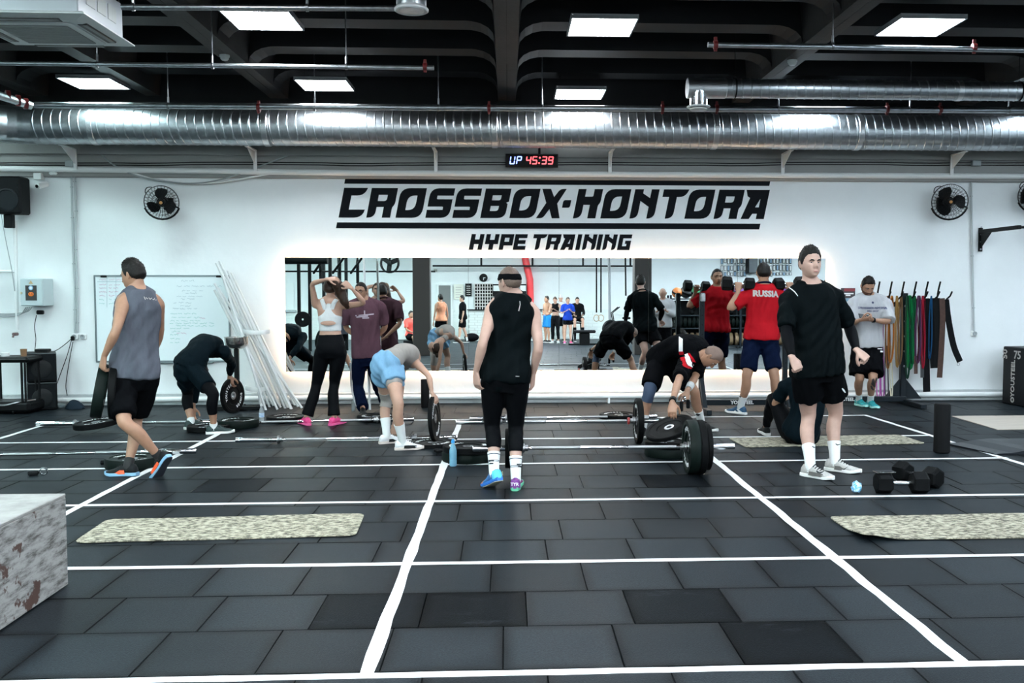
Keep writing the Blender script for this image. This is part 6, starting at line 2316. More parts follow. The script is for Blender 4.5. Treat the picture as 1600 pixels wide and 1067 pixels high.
        if st == 'tail':
            for nm, pts, rr in C['tail']:
                tb = B().tube(smoothpath(pts, 6), np.interp(np.linspace(0, 1, 6 * (len(pts) - 1) + 1), np.linspace(0, 1, len(rr)), rr), 12)
                r5 = np.random.default_rng(4)
                tv = np.array(tb.v)
                tv = tv + r5.normal(size=tv.shape) * .004
                mk(nm, tv, tb.f, hm, t)
    if C.get('beard'):
        z = HV[:, 2]
        mask = smooth01((-.040 - z) / .02) * smooth01((1.75 - az) / .3) * (1 - np.exp(-(HV[:, 0] / .022) ** 2 - ((z + .064) / .009) ** 2) * .9)
        mask = np.maximum(mask, smooth01((1.72 - az) / .1) * smooth01((az - 1.25) / .15) * smooth01((.0 - z) / .02) * (z > -.06))
        v, f_ = shell_part(HV, HF, az, mask, .008, 5, .001)
        mk('beard', toW(v), f_, C['beard'], t)
    if C.get('headband'):
        z = HV[:, 2] - .22 * (-HV[:, 1]) * 0
        cz = .040 + .10 * HV[:, 1]
        mask = smooth01((.026 - np.abs(HV[:, 2] - cz)) / .006)
        v, f_ = shell_part(HV, HF, az, mask, .010, 6, 0)
        mk('headband', toW(v), f_, C['headband'], t)
    if C.get('glasses'):
        gb = B()
        for sg in (-1, 1):
            gb.tube([(sg * .031 + .021 * math.cos(a), .096, .004 + .015 * math.sin(a)) for a in np.arange(15) * 2 * PI / 14], .002, 5)
            gb.tube([(sg * .052, .094, .008), (sg * .076, .06, .010), (sg * .083, -.01, .010)], .002, 5)
        gb.tube([(-.011, .096, .008), (0, .1, .010), (.011, .096, .008)], .002, 5)
        mk('glasses', toW(np.array(gb.v)), gb.f, black_plastic, t)
    # ---------- clothes
    top = C.get('top')
    if top:
        b = B()
        ez = top.get('ease', .012) * s
        t0 = top.get('hem', -.05); t1 = top.get('neckline', 1.0)
        rr = []
        base_w = max(interp([q[0] for q in rings], [q[1] for q in rings], v) for v in (-.05, .03))
        ts = [v for v in np.linspace(t0, t1, 14)]
        for v in ts:
            w = interp([q[0] for q in rings], [q[1] for q in rings], max(v, .0 if top.get('loose') else v))
            d = interp([q[0] for q in rings], [q[2] for q in rings], max(v, .0 if top.get('loose') else v))
            lo = top.get('loose', 0.0)
            if lo and v < .72:
                w = w * (1 - lo) + .178 * lo * (1.0 if not female else .9); d = d * (1 - lo) + .124 * lo * (1 if not female else .9)
            if top.get('bra') and v > .62:
                w *= 1 - .62 * smooth01((v - .62) / .24)
            elif top.get('tank') and v > .74:
                w *= 1 - .12 * smooth01((v - .74) / .14); d += .010 * smooth01((v - .55) / .2)
            if v > .93:
                w *= 1.06; d *= 1.05
            if v < .30 and not top.get('bra'):
                q_ = smooth01((.30 - v) / .25); w += .010 * q_; d += .014 * q_
            rr.append((v, w, d))
        torso(b, J, rr, 22, ez, ez, s, wmul=bulk, dmul=bulk, belly=top.get('belly', 0))
        sl = top.get('sleeve', 0)
        if sl > 0:
            for k in 'LR':
                us = [u for u in np.linspace(0, sl, 7 if sl < 1.2 else 14)]
                fl_ = top.get('flare', .012)
                rs = [interp(ARM_U, rad_arm, u) + ez * .9 + (fl_ * s * u / sl) + (.006 * s if u < .3 else 0) for u in us]
                limb(b, J['sh' + k], J['el' + k], J['wr' + k], us, rs, None, None, 14, None, True)
        if not top.get('bra'):
            for k in 'LR':
                nb = J['neck'] + nrm(J['head'] - J['neck']) * .012 * s
                e = J['sh' + k] if sl > 0 else lerp(nb, J['sh' + k], .74 if top.get('tank') else .9)
                b.tube([lerp(nb, J['sh' + k], .12), lerp(nb, J['sh' + k], .55) - (J['neck'] - J['pelvis']) * .012, e], [.050 * s * ff + .009 * s, .060 * s * ff + ez * .6 + .006 * s, .054 * s * ff + ez * .5 + .004 * s], 14)
        if t0 < .06:
            for k in 'LR':
                if not top.get('short'):
                    b.ell(J['hip' + k] - hipfront * .035 * s + (J['pelvis'] - J['hip' + k]) * .45, (.094 * s * bulk + ez * .6,) * 3, 14, 10) if t0 < -.05 else None
        V, Fc = remesh(b, top.get('vox', vox * .95) * s, 4, .5)
        N = vnormals(V, Fc)
        axis = nrm(J['neck'] - J['pelvis'])
        fade = smooth01((np.linalg.norm(V - J['neck'], axis=1) - .12) / .12)
        V = V + N * (fade * folds(V, top.get('seed', 1), top.get('fold', .0045), axis, top.get('fscale', 1)))[:, None]
        shirt = mk(top.get('name', 'shirt'), V, Fc, top['mat'], t)
        t['_'] = 0
        if not top.get('bra') and not top.get('tank'):
            hz_n = nrm(lerp(nrm(J['neck'] - spine_pts(J)(.8)), nrm(J['head'] - J['neck']), .6))
            sd_ = nrm(J['shR'] - J['shL']); sd_ = nrm(sd_ - hz_n * (sd_ @ hz_n)); fr_ = np.cross(hz_n, sd_)
            cpts = [J['neck'] + hz_n * (.004 - .024 * math.sin(a)) * s + (sd_ * math.cos(a) * .083 * ff + fr_ * math.sin(a) * .080 * ff) * s for a in np.arange(25) * 2 * PI / 24]
            co_ = B().tube(cpts, .0115 * s, 8)
            link('collar', co_.mesh('collar', top.get('collar', top['mat']), origin(shirt), 60), shirt)
        Jp = BVHTree.FromPolygons([Vector(v) for v in V], Fc)
        for pr in top.get('prints', ()):
            pr(t, shirt, Jp, J)
        for k in 'LR':
            u_ = top.get('under')
            if u_:
                b = B()
                us = np.linspace(sl * .6, 1.95, 14)
                limb(b, J['sh' + k], J['el' + k], J['wr' + k], us, [interp(ARM_U, rad_arm, u) + .006 * s for u in us], None, None, 14)
                V2, F2 = remesh(b, vox * .8 * s, 3, .5)
                N2 = vnormals(V2, F2)
                mk('sleeve', V2 + N2 * folds(V2, 9, .002, J['wr' + k] - J['el' + k])[:, None], F2, u_, t)
    bot = C.get('bottom')

    def legwear(name, mat, length, e0, e1, top_t, seed, fold, flare=None, vx=None):
        b = B()
        rr = []
        for v in np.linspace(-.19, top_t, 9):
            w = interp([q[0] for q in rings], [q[1] for q in rings], v); d = interp([q[0] for q in rings], [q[2] for q in rings], v)
            rr.append((v, w, d))
        torso(b, J, rr, 22, e0 * s, e0 * s, s, wmul=bulk, dmul=bulk)
        for k in 'LR':
            us = np.linspace(0, length, max(8, int(length * 11)))
            rs = []
            for u in us:
                e = e0 + (e1 - e0) * min(1, u / min(length, 1.0) if length <= 1.0 else u / length)
                r = interp(LEG_U, rad_leg, u)
                if flare and u > 1.2:
                    r = max(r, .046 * s) + flare * s * (u - 1.2) / .8
                rs.append(r + e * s)
            shin = nrm(J['an' + k] - J['kn' + k])
            bk = -nrm(J['fw' + k] - shin * (J['fw' + k] @ shin))
            limb(b, J['hip' + k], J['kn' + k], J['an' + k], us, rs, bk, [interp(LEG_U, LEG_B, u) * s for u in us], 16, None, True)
            b.ell(J['hip' + k] - hipfront * .026 * s + (J['pelvis'] - J['hip' + k]) * .18, (.090 * s * bulk + e0 * s,) * 3, 14, 10)
        V, Fc = remesh(b, (vx or vox) * s, 4, .5)
        N = vnormals(V, Fc)
        V = V + N * folds(V, seed, fold, J['knR'] - J['hipR'], 1)[:, None]
        return mk(name, V, Fc, mat, t)

    if bot:
        legwear(bot.get('name', 'shorts'), bot['mat'], bot['len'], bot.get('e0', .014), bot.get('e1', .03), bot.get('top', .22), bot.get('seed', 2), bot.get('fold', .005), bot.get('flare'))
    if C.get('under'):
        u = C['under']
        legwear(u.get('name', 'leggings'), u['mat'], u['len'], .005, .005, .12, 4, .001)
    for k in 'LR':
        so = C.get('sock')
        shin = nrm(J['an' + k] - J['kn' + k])
        bk = -nrm(J['fw' + k] - shin * (J['fw' + k] @ shin))
        if so:
            us = np.linspace(so[1], 2.0, 10)
            pts = [chain(J['hip' + k], J['kn' + k], J['an' + k], u) + bk * interp(LEG_U, LEG_B, u) * s for u in us] + [J['an' + k] - J['up' + k] * .04 * s]
            rs = [interp(LEG_U, rad_leg, u) + .0055 * s for u in us] + [.036 * s]
            o_ = part('sock', B().tube(pts, rs, 16, True, None, bk), so[0], t, 60)
            for (ua, ub, mm) in C.get('sockstripe', ()):
                v = np.linspace(ua, ub, 2)
                p2 = [chain(J['hip' + k], J['kn' + k], J['an' + k], u) + bk * interp(LEG_U, LEG_B, u) * s for u in v]
                me = B().tube(p2, [interp(LEG_U, rad_leg, u) + .0068 * s for u in v], 16, True, None, bk).mesh('stripe', mm, origin(o_), 60)
                link('stripe', me, o_)
        kk = C.get('kneesleeve')
        if kk and k in kk[1]:
            us = np.linspace(.72, 1.24, 9)
            pts = [chain(J['hip' + k], J['kn' + k], J['an' + k], u) + bk * interp(LEG_U, LEG_B, u) * s for u in us]
            part('knee_sleeve', B().tube(pts, [interp(LEG_U, rad_leg, u) + .007 * s for u in us], 16, True, None, bk), kk[0], t, 60)
        S = C['shoe'] if isinstance(C['shoe'], dict) else C['shoe'][0 if k == 'L' else 1]
        shoe(t, J['an' + k], J['fw' + k], J['up' + k], k == 'R', S, s, det)
    for k, mm in C.get('wrist', ()):
        p, q = lerp(J['el' + k], J['wr' + k], .93), lerp(J['el' + k], J['wr' + k], 1.02)
        part('watch' if mm is black_plastic else 'wristband', B().tube([p, q], [rad_arm[-1] + .007] * 2, 14), mm, t, 50)
    if C.get('band2'):
        k, mm = C['band2']
        p, q = lerp(J['el' + k], J['wr' + k], .55), lerp(J['el' + k], J['wr' + k], .86)
        part('wristband', B().tube([p, q], [rad_arm[-3] + .006, rad_arm[-2] + .007], 14), mm, t, 50)
    t.pop('_', None)
    return t


def shirt_print(kind, text, size, tpos, front, mat, dx=0.0, shear=0.0, custom=None, ax=None, dz=0.0, bold=.002):
    """flat print pressed on the cloth at spine position tpos"""
    def do(t, shirt, bvh, J):
        f = spine_pts(J)
        c = f(tpos) + zup * dz
        up = nrm(f(min(tpos + .1, 1.05)) - f(tpos - .1))
        side = nrm(lerp(J['hipR'] - J['hipL'], J['shR'] - J['shL'], tpos)); side = nrm(side - up * (side @ up))
        fr = np.cross(up, side)
        n = fr if front else -fr
        u = -side if front else side
        if custom:
            vs, fs = custom
        else:
            vs, fs = text_fill(text, size, 0.0, shear=shear, bold=bold)
        # refine long faces so that the print follows the body
        bm = bmesh.new()
        bv = [bm.verts.new((p[0], p[1], 0)) for p in vs]
        for q in fs:
            try: bm.faces.new([bv[i] for i in q])
            except Exception: pass
        bmesh.ops.remove_doubles(bm, verts=bm.verts, dist=1e-5)
        bmesh.ops.triangulate(bm, faces=bm.faces)
        for _ in range(2):
            es = [e for e in bm.edges if e.calc_length() > .022]
            if es: bmesh.ops.subdivide_edges(bm, edges=es, cuts=1)
            bmesh.ops.triangulate(bm, faces=bm.faces)
        bm.verts.ensure_lookup_table(); bm.verts.index_update()
        pts = np.array([v.co[:] for v in bm.verts]); fs2 = [tuple(v.index for v in q.verts) for q in bm.faces]
        bm.free()
        W_ = c + np.outer(pts[:, 0] + dx, u) + np.outer(pts[:, 1], up)
        out = []
        for p in W_:
            o = Vector(p + n * .6)
            hit = bvh.ray_cast(o, Vector(-n), 1.2)
            out.append(np.array(hit[0]) + n * .0035 if hit[0] is not None else p + n * .14)
        b = B().add(out, fs2)
        # back side so the print has thickness
        me = b.mesh('print', mat, origin(shirt), fix=False)
        link('print', me, shirt)
    return do


def sign_print(scale):
    V_, F_, x = [], [], 0
    for ch in 'CROSSBOX-KONTORA':
        vs, fs = glyph(ch, G[ch][1], 1.0, 0, .2)
        o = len(V_)
        V_ += [(p[0] + x, p[1], 0) for p in vs]; F_ += [tuple(o + i for i in q) for q in fs]
        x += G[ch][1] + .09
    V_ = np.array(V_); V_[:, 0] -= x / 2; V_[:, 1] -= .5
    return V_ * scale, F_


def stroke_print(strokes, w):
    """printed strokes as thin flat quads"""
    V_, F_ = [], []
    for a, b_ in strokes:
        a, b_ = np.array(a, float), np.array(b_, float)
        d = nrm(b_ - a); n = np.array([-d[1], d[0]]) * w / 2
        o = len(V_)
        V_ += [(*(a + n), 0), (*(a - n), 0), (*(b_ - n), 0), (*(b_ + n), 0)]
        F_.append((o, o + 1, o + 2, o + 3))
    return np.array(V_), F_
# ------------------------------------------------------------------ the people in the room
SH = dict
shoes_black = SH(upper=shoe_dark, sole=sole_white)
# 1 walking man with plates
D = dict(h=1.80, Y=fl(205, 742)[1], footR=(201, 744, -78, 2), footL=(250, 746, -62, 50), hiphead=-32, pelvis=(211, 584, 0), neck=(215, 452, .02), head=(208, 430, .03),
         shL=(193, 471, -.10), shR=(246, 472, .12), elL=(182, 516, -1), wrL=(163, 556, 1), elR=(250, 520, 1), wrR=(236, 560, 1), knR=(212, 656, .1), knL=(193, 660, -.12), face=-72, nod=14)
J = px_pose(D)
J['handL'] = dict(dir=(-.25, .15, -1), back=(-.6, -.8, 0), curl=.62)
J['neck'] = J['neck']
person('man in a grey sleeveless shirt walking left with two plates in his left hand', J,
       dict(top=dict(mat=fab_grey, tank=True, hem=-.05, ease=.016, loose=.55, seed=11, fold=.006, prints=[shirt_print(0, '', 0, .90, False, print_grey, dx=.05, custom=stroke_print([((-.06, .012), (-.05, -.012)), ((-.045, .006), (-.03, -.006)), ((-.02, .006), (-.01, -.008)), ((-.01, -.008), (.01, .004)), ((.015, -.008), (.03, -.010)), ((.03, -.01), (.04, .004)), ((.045, -.012), (.06, -.010))], .006))]), bottom=dict(mat=fab_black, len=.86, e0=.014, e1=.034, seed=3),
            hair=('short', hair_dark), sock=(M('black_sock', (.012, .012, .013), .8), 1.86), shoe=SH(upper=shoe_dark, sole=sole_blue, accent=sole_orange, outsole=sole_dark)), skin_b)
# 2 dark-clad bending man
D = dict(h=1.78, footR=(334, 678, 72, 0), footL=(299, 670, 40, 0), hiphead=42, pelvis=(296, 572, 0), mid=(318, 540, .20), neck=(327, 548, .50), head=(305, 580, .62),
         shR=(350, 549, .26), shL=(309, 554, .56), elR=(361, 585, -1), wrR=(365, 607, -1), elL=(306, 598, 1), wrL=(302, 634, -1), knR=(334, 616), knL=(293, 614), face=70, nod=85)
J = px_pose(D)
J['wrR'] = HELD['dark'] + np.array((-.02, -.03, .245)); J['elR'] = lerp(J['shR'], J['wrR'], .53) + np.array((.05, .02, .02))
J['handR'] = dict(dir=(.12, -.10, -1), back=(-.3, -.9, .1), curl=.45)
person('man in dark long sleeves bending over a plate by the whiteboard', J,
       dict(top=dict(mat=fab_dknavy, sleeve=1.88, flare=.004, hem=-.04, ease=.010, seed=5, fold=.004), bottom=dict(mat=fab_dknavy, len=.70, e0=.013, e1=.028, seed=8), under=dict(mat=fab_tight, len=1.62),
            hair=('crew', hair_brown), sock=(sock_white, 1.9), shoe=SH(upper=M('dark_green_shoe', (.012, .03, .03), .6), sole=sole_white)), skin_b)
# 3 woman gathering her hair
D = dict(h=1.70, footL=(479, 664, -35, 0), footR=(522, 664, 28, 0), hiphead=4, pelvis=(517, 545, 0), neck=(515, 468, 0), head=(517, 450, -.01),
         shL=(493, 478, -.01), shR=(538, 478, .0), elL=(487, 443, -1), wrL=(511, 436, -1), elR=(570, 474, -1), wrR=(549, 450, -1), knL=(495, 600), knR=(522, 600), face=8, nod=-8, hipw=.098)
J = px_pose(D)
J['handL'] = dict(dir=(1, .0, .05), back=(-.1, -.6, .8), curl=.35)
J['handR'] = dict(dir=(-.7, .1, .55), back=(.3, -.9, .3), curl=.45)
hp = J['head']
tail = [('ponytail', [hp + np.array(q) for q in ((.0, -.10, .05), (.05, -.13, .085), (.10, -.12, .03), (.13, -.10, -.06), (.17, -.10, -.16), (.20, -.09, -.23))], (.035, .045, .062, .060, .042, .012))]
person('woman in a white sports top and black flared leggings gathering her ponytail', J,
       dict(top=dict(name='sports_top', mat=fab_white, hem=.36, neckline=.93, tank=True, bra=True, ease=.007, seed=1, fold=.001), bottom=dict(name='leggings', mat=fab_tight, len=1.93, e0=.007, e1=.006, top=.30, flare=.026, fold=.002, seed=6),
            hair=('tail', hair_brown), tail=tail, shoe=SH(upper=shoe_pink, sole=M('pink_sole', (.8, .12, .32), .6))), skin_a, True)
t3 = bpy.data.objects['sports_top'].parent
b = B()
for k in 'LR':
    nb = J['neck']
    sp = spine_pts(J)
    up_ = lerp(nb, J['sh' + k], .50)
    bt = sp(.86) + (J['sh' + k] - nb) * .17
    b.tube(smoothpath([bt + np.array((0, -.085, -.05)), lerp(bt, up_, .5) + np.array((0, -.085, .01)), up_ + np.array((0, -.040, .034)), up_ + np.array((0, .04, .02)), sp(.70) + (J['sh' + k] - nb) * .3 + np.array((0, .12, .0))], 5), .024, 8, True, .32, (1, 0, 0))
part('strap', b, fab_white, t3, 60)
kh = B().loft([[spine_pts(J)(.53) + np.array((.085 * math.cos(a) * k_, -.132 - y_, .026 * math.sin(a) * k_)) for a in np.arange(16) * 2 * PI / 16] for k_, y_ in ((1, -.01), (1, .0), (.8, .004))])
tag(part('open_back', kh, skin_a, t3, 60), 'bare skin in the cut-out of the top')
# 4 man in mauve
D = dict(h=1.66, footR=(567, 648, 172, 0), footL=(603, 636, 150, 0), hiphead=172, Y=fl(572, 646)[1], pelvis=(573, 556, .03), neck=(569, 469, 0), head=(564, 455, -.03),
         shR=(544, 480, -.01), shL=(594, 479, .04), elR=(540, 513, 1), wrR=(566, 530, 1), elL=(603, 511, 1), wrL=(584, 530, 1), knR=(559, 604), knL=(589, 600), face=-165, nod=4)
J = px_pose(D)
person('man in a mauve T-shirt and navy track pants facing the camera, hands behind his back', J,
       dict(top=dict(mat=fab_purple, sleeve=.80, flare=.018, hem=-.03, ease=.020, loose=.5, seed=21, fold=.006, prints=[
           shirt_print(0, '', 0, .74, True, M('pale_print', (.42, .36, .42), .7), custom=stroke_print([((-.11, 0), (.11, .012)), ((-.10, -.018), (.04, -.008)), ((.0, .0), (.0, .06)), ((-.03, -.03), (.05, -.03))], .014))]),
            bottom=dict(name='track_pants', mat=fab_navy, len=1.95, e0=.014, e1=.022, seed=7, fold=.006, flare=.012), hair=('buzz', hair_dark), glasses=True, face=True,
            shoe=SH(upper=shoe_dark, sole=M('tan_sole', (.25, .21, .17), .6))), skin_b)
Jm = J
for k, sg in (('R', 1), ('L', -1)):
    od = nrm(J['hip' + k] - J['hip' + ('L' if k == 'R' else 'R')])
    b = B().tube([chain(J['hip' + k], J['kn' + k], J['an' + k], u) + od * (interp(LEG_U, LEG_R, u) * J['s'] + .022 + .006 * u) for u in np.linspace(.15, 1.9, 16)], .012, 6, True, .3, od)
    part('side_stripe', b, fab_lgrey, bpy.data.objects[[o_.name for o_ in COL.objects if o_.get('label', '').startswith('man in a mauve')][0]], 60)
# pole held behind his back
p0 = np.array([at(578, 640, J['pelvis'][1] + .30)[0], J['pelvis'][1] + .30, .004])
single('broom_pole', B().lathe([(.001, 0), (.015, 0), (.015, 1.92), (.001, 1.925)], p0, (-.03, .0, 1), 10), pvc, 'pale upright pole standing behind the man in mauve', 'pole', p0, smooth=50)
# 5 woman in blue shorts bending
D = dict(h=1.70, footR=(629, 703, 80, 0), footL=(604, 693, 62, 0), hiphead=52, pelvis=(604, 572, 0), mid=(628, 552, .12), neck=(641, 563, .38), head=(611, 590, .50),
         shR=(652, 569, .16), shL=(628, 574, .50), elR=(667, 592, -1), wrR=(677, 615, 1), elL=(634, 625, -1), wrL=(620, 668, -1), knR=(622, 631), knL=(604, 624), face=70, nod=148, hipw=.098)
J = px_pose(D)
J['wrR'] = HELD['woman'] + np.array((-.02, -.02, .255)); J['elR'] = lerp(J['shR'], J['wrR'], .5) + np.array((.045, -.03, .03))
J['handR'] = dict(dir=(.45, -.05, -.85), back=(.5, -.6, .5), curl=.55)
J['wrL'] = np.array([at(619, 672, 10.0)[0] - .02, fl(641, 684)[1] + .02, .12]); J['elL'] = lerp(J['shL'], J['wrL'], .52) + np.array((.03, .04, 0))
J['handL'] = dict(dir=(.1, 0, -1), back=(-.2, -1, 0), curl=.6)
bun = [('hair_bun', [J['head'] + np.array(q) for q in ((.035, .03, -.10), (.05, .035, -.135), (.055, .04, -.155))], (.03, .038, .012))]
person('woman in light blue shorts and grey-beige top bending over a plate', J,
       dict(top=dict(name='tank_top', mat=fab_beige, tank=True, hem=.16, ease=.004, seed=13, fold=.001, short=True), bottom=dict(mat=fab_sky, len=.40, e0=.022, e1=.034, top=.20, seed=9, fold=.006), under=dict(name='inner_shorts', mat=fab_beige, len=.50),
            hair=('tail', hair_brown), tail=bun, sock=(sock_white, 1.52), kneesleeve=(fab_beige, 'L'), shoe=SH(upper=shoe_white, sole=M('gum_sole', (.60, .52, .48), .6), accent=shoe_dark)), skin_a, True)
# 6 headband man
D = dict(h=1.76, footL=(772, 764, -28, 22), footR=(806, 764, 6, 0), hiphead=4, pelvis=(789, 588, 0), neck=(801, 458, .02), head=(796, 441, .0),
         shL=(770, 481, .0), shR=(833, 486, .05), elL=(755, 533, -1), wrL=(744, 580, 1), elR=(842, 540, -1), wrR=(833, 584, 1), knL=(769, 664), knR=(806, 664), face=-42, nod=6)
J = px_pose(D)
J['handL'] = dict(dir=(.05, .15, -1), back=(-.75, -.65, 0), curl=.35)
J['handR'] = dict(dir=(-.05, .2, -1), back=(.9, -.3, 0), curl=.4)
sock_txt = M('sock_print', (.02, .03, .06), .8)
tyrA, tyrB = M('tyr_gold', (.55, .50, .25), .5), M('tyr_white', (.75, .75, .78), .5)
p6 = person('man in a black sleeveless shirt, capri tights and headband seen from behind in the centre', J,
            dict(top=dict(mat=fab_black2, tank=True, hem=-.06, ease=.014, loose=.45, seed=17, fold=.0045, prints=[
                shirt_print(0, '', 0, .84, False, print_grey, custom=stroke_print([((.012, .045), (.016, .02)), ((.016, .02), (.008, -.03))], .006), dx=.03),
                shirt_print(0, '', 0, .03, False, print_grey, custom=stroke_print([((-.012, 0), (.016, 0))], .004), dx=.10)]),
                 bottom=dict(name='capri_tights', mat=fab_tight, len=1.52, e0=.007, e1=.007, top=.2, seed=4, fold=.002), hair=('buzz', hair_buzz), headband=fab_black,
                 sock=(sock_white, 1.60), sockstripe=[(1.645, 1.66, sock_txt), (1.775, 1.787, sock_txt), (1.80, 1.81, sock_txt)],
                 shoe=[SH(upper=shoe_cyanb, sole=sole_royal, toe=M('orange_toe', (.75, .22, .05), .5), outsole=M('cream_outsole', (.5, .48, .38), .6), heel=M('sky_heel', (.08, .50, .75), .5)), SH(upper=shoe_redp, sole=sole_green, heel=M('violet_heel', (.16, .03, .22), .5))]), skin_c, bulk=1.04)
J6 = J
for k, mm, sd in (('L', tyrA, 1), ('R', tyrB, 0)):
    y_ = J['fw' + k]; z_ = J['up' + k]; x_ = np.cross(y_, z_); s6 = J['s']
    o_ = J['an' + k] - z_ * .028 * s6
    vs, fs = text_fill('TYR', .034, .002, bold=.001)
    if sd:
        ctr = o_ + x_ * .043 * s6 - y_ * .030; uu, nn = y_, x_
    else:
        ctr = o_ - y_ * .094 * s6; uu, nn = x_, -y_
    shoe_o = [c_ for c_ in p6.children if c_.name.startswith('shoe')][0 if k == 'L' else 1]
    me = B().add(ctr + np.outer(vs[:, 0], uu) + np.outer(vs[:, 1], z_) + np.outer(vs[:, 2], nn), fs).mesh('lettering', mm, origin(shoe_o))
    link('lettering', me, shoe_o)
# 7 bending man with stripes
D = dict(h=1.78, footR=(1004, 682, 168, 0), footL=(1096, 672, 140, 0), hiphead=140, pelvis=(1036, 563, .12), mid=(1066, 541, -.12), neck=(1097, 553, -.34), head=(1112, 557, -.46),
         shR=(1072, 566, -.42), shL=(1096, 560, -.20), elR=(1059, 612, -1), wrR=(1055, 647, 1), elL=(1086, 590, -1), wrL=(1074, 610, -1), knR=(1014, 613), knL=(1086, 612), face=115, nod=76)
J = px_pose(D)
J['wrR'] = HELD['stripe'] + np.array((.03, .02, .245)); J['elR'] = lerp(J['shR'], J['wrR'], .5) + np.array((-.02, -.04, 0))
J['handR'] = dict(dir=(-.1, -.35, -1), back=(-.3, -1, .2), curl=.35)
J['handL'] = dict(dir=(-.25, -.2, -.9), back=(-.2, -1, .2), curl=.6)
stripes_w = stroke_print([((.0, .16), (.0, .0))], .05)
p7 = person('man in a black shirt with white and red stripes bending to lift a plate', J,
            dict(top=dict(mat=fab_black, sleeve=.85, flare=.024, hem=-.05, ease=.014, loose=.2, seed=31, fold=.005), bottom=dict(mat=fab_black, len=.80, e0=.016, e1=.034, seed=12),
                 hair=('buzz', M('shaved_hair', (.19, .12, .095), .6, noise=(200, .3))), sock=(sock_white, 1.62), kneesleeve=(M('navy_knee_sleeve', (.025, .045, .09), .7), 'R'), wrist=[('R', black_plastic)], band2=('L', fab_white),
                 face=True, shoe=shoes_black), skin_b, bulk=1.03)
sh7 = [c_ for c_ in p7.children if c_.name.startswith('shirt')][0]
V7 = np.array([v.co for v in sh7.data.vertices]) + origin(sh7)
bv7 = BVHTree.FromPolygons([Vector(v) for v in V7], [tuple(q.vertices) for q in sh7.data.polygons])


def press(poly_px, mat, name, parent, bvh, lift=.004, step=3.0):
    """a printed patch: its outline is laid on the cloth it belongs to"""
    P_ = np.array(poly_px, float)
    x0_, y0_ = P_.min(0); x1_, y1_ = P_.max(0)
    nx_, ny_ = max(2, int((x1_ - x0_) / step)), max(2, int((y1_ - y0_) / step))
    # outline given as left and right edges, top to bottom
    half = len(P_) // 2
    Lf, Rt_ = P_[:half], P_[half:][::-1]
    n = 10
    tt = np.linspace(0, 1, n)
    def along(E, t):
        k = t * (len(E) - 1); i = min(int(k), len(E) - 2); return E[i] + (E[i + 1] - E[i]) * (k - i)
    g, ok = [], True
    for t_ in tt:
        a, c_ = along(Lf, t_), along(Rt_, t_)
        for q in np.linspace(0, 1, 5):
            px = a + (c_ - a) * q
            d = nrm(ray(*px))
            hit = bvh.ray_cast(Vector(CO), Vector(d), 40)
            g.append(np.array(hit[0]) + np.array(hit[1]) * lift * (1 if hit[1].dot(Vector(d)) < 0 else -1) if hit[0] is not None else None)
    fs = []
    for i in range(n - 1):
        for j in range(4):
            q = (i * 5 + j, i * 5 + j + 1, (i + 1) * 5 + j + 1, (i + 1) * 5 + j)
            if all(g[k] is not None for k in q):
                z_ = [np.linalg.norm(g[q[0]] - g[k]) for k in q]
                if max(z_) < .12: fs.append(q)
    vs = [p if p is not None else np.zeros(3) for p in g]
    used = sorted({k for q in fs for k in q}); mp = {k: i for i, k in enumerate(used)}
    if fs:
        me = B().add([vs[k] for k in used], [tuple(mp[k] for k in q) for q in fs]).mesh(name, mat, origin(parent), 60, fix=False)
        link(name, me, parent)


press([(1061, 526), (1061, 549), (1067, 549), (1067, 530)], print_white, 'white_stripe', sh7, bv7)
press([(1061, 549), (1066, 572), (1078, 578), (1082, 573), (1072, 570), (1068, 549)], fab_red, 'red_stripe', sh7, bv7, .006)
press([(1069, 555), (1073, 571), (1081, 574), (1083, 570), (1079, 566), (1075, 553)], print_white, 'white_chevron', sh7, bv7, .009)
press([(1075, 553), (1080, 566), (1086, 566), (1078, 553)], fab_red, 'red_stripe', sh7, bv7, .012)
# clips in his left hand
c = J['wrL'] + np.array((-.04, -.06, -.13))
t = thing('bar_clip', 'pair of black bar clips held by the bending man in the striped shirt', 'clip', c)
part('grip', B().box(c + np.array((-.03, 0, -.02)), (.035, .035, .10), .008), black_plastic, t)
part('grip', B().box(c + np.array((.04, .02, .0)), (.035, .035, .09), .008), black_plastic, t)
part('ring', B().lathe([(.026, -.010), (.033, -.008), (.033, .008), (.026, .010)], c + np.array((.0, .01, .05)), (1, .2, 0), 16, True), chrome, t, 40)
# 8 man in red
D = dict(h=1.86, footL=(1157, 647, -38, 0), footR=(1216, 648, 25, 0), hiphead=2, pelvis=(1189, 528, 0), neck=(1193, 444, 0), head=(1193, 426, -.01),
         shL=(1166, 463, 0), shR=(1220, 463, 0), elL=(1141, 480, -1), wrL=(1150, 454, -1), elR=(1246, 480, -1), wrR=(1230, 452, -1), knL=(1167, 588), knR=(1210, 588), face=4, nod=0)
J = px_pose(D)
J['elL'] = J['shL'] + nrm((-.72, -.10, -.55)) * .28; J['wrL'] = J['elL'] + nrm((.42, -.02, .85)) * .25
J['elR'] = J['shR'] + nrm((.72, -.10, -.55)) * .28; J['wrR'] = J['elR'] + nrm((-.42, -.02, .85)) * .25
J['handL'] = dict(dir=(.1, .15, 1), back=(0, -1, .15), curl=.95, thumb=1.0)
J['handR'] = dict(dir=(-.1, .15, 1), back=(0, -1, .15), curl=.95, thumb=1.0)
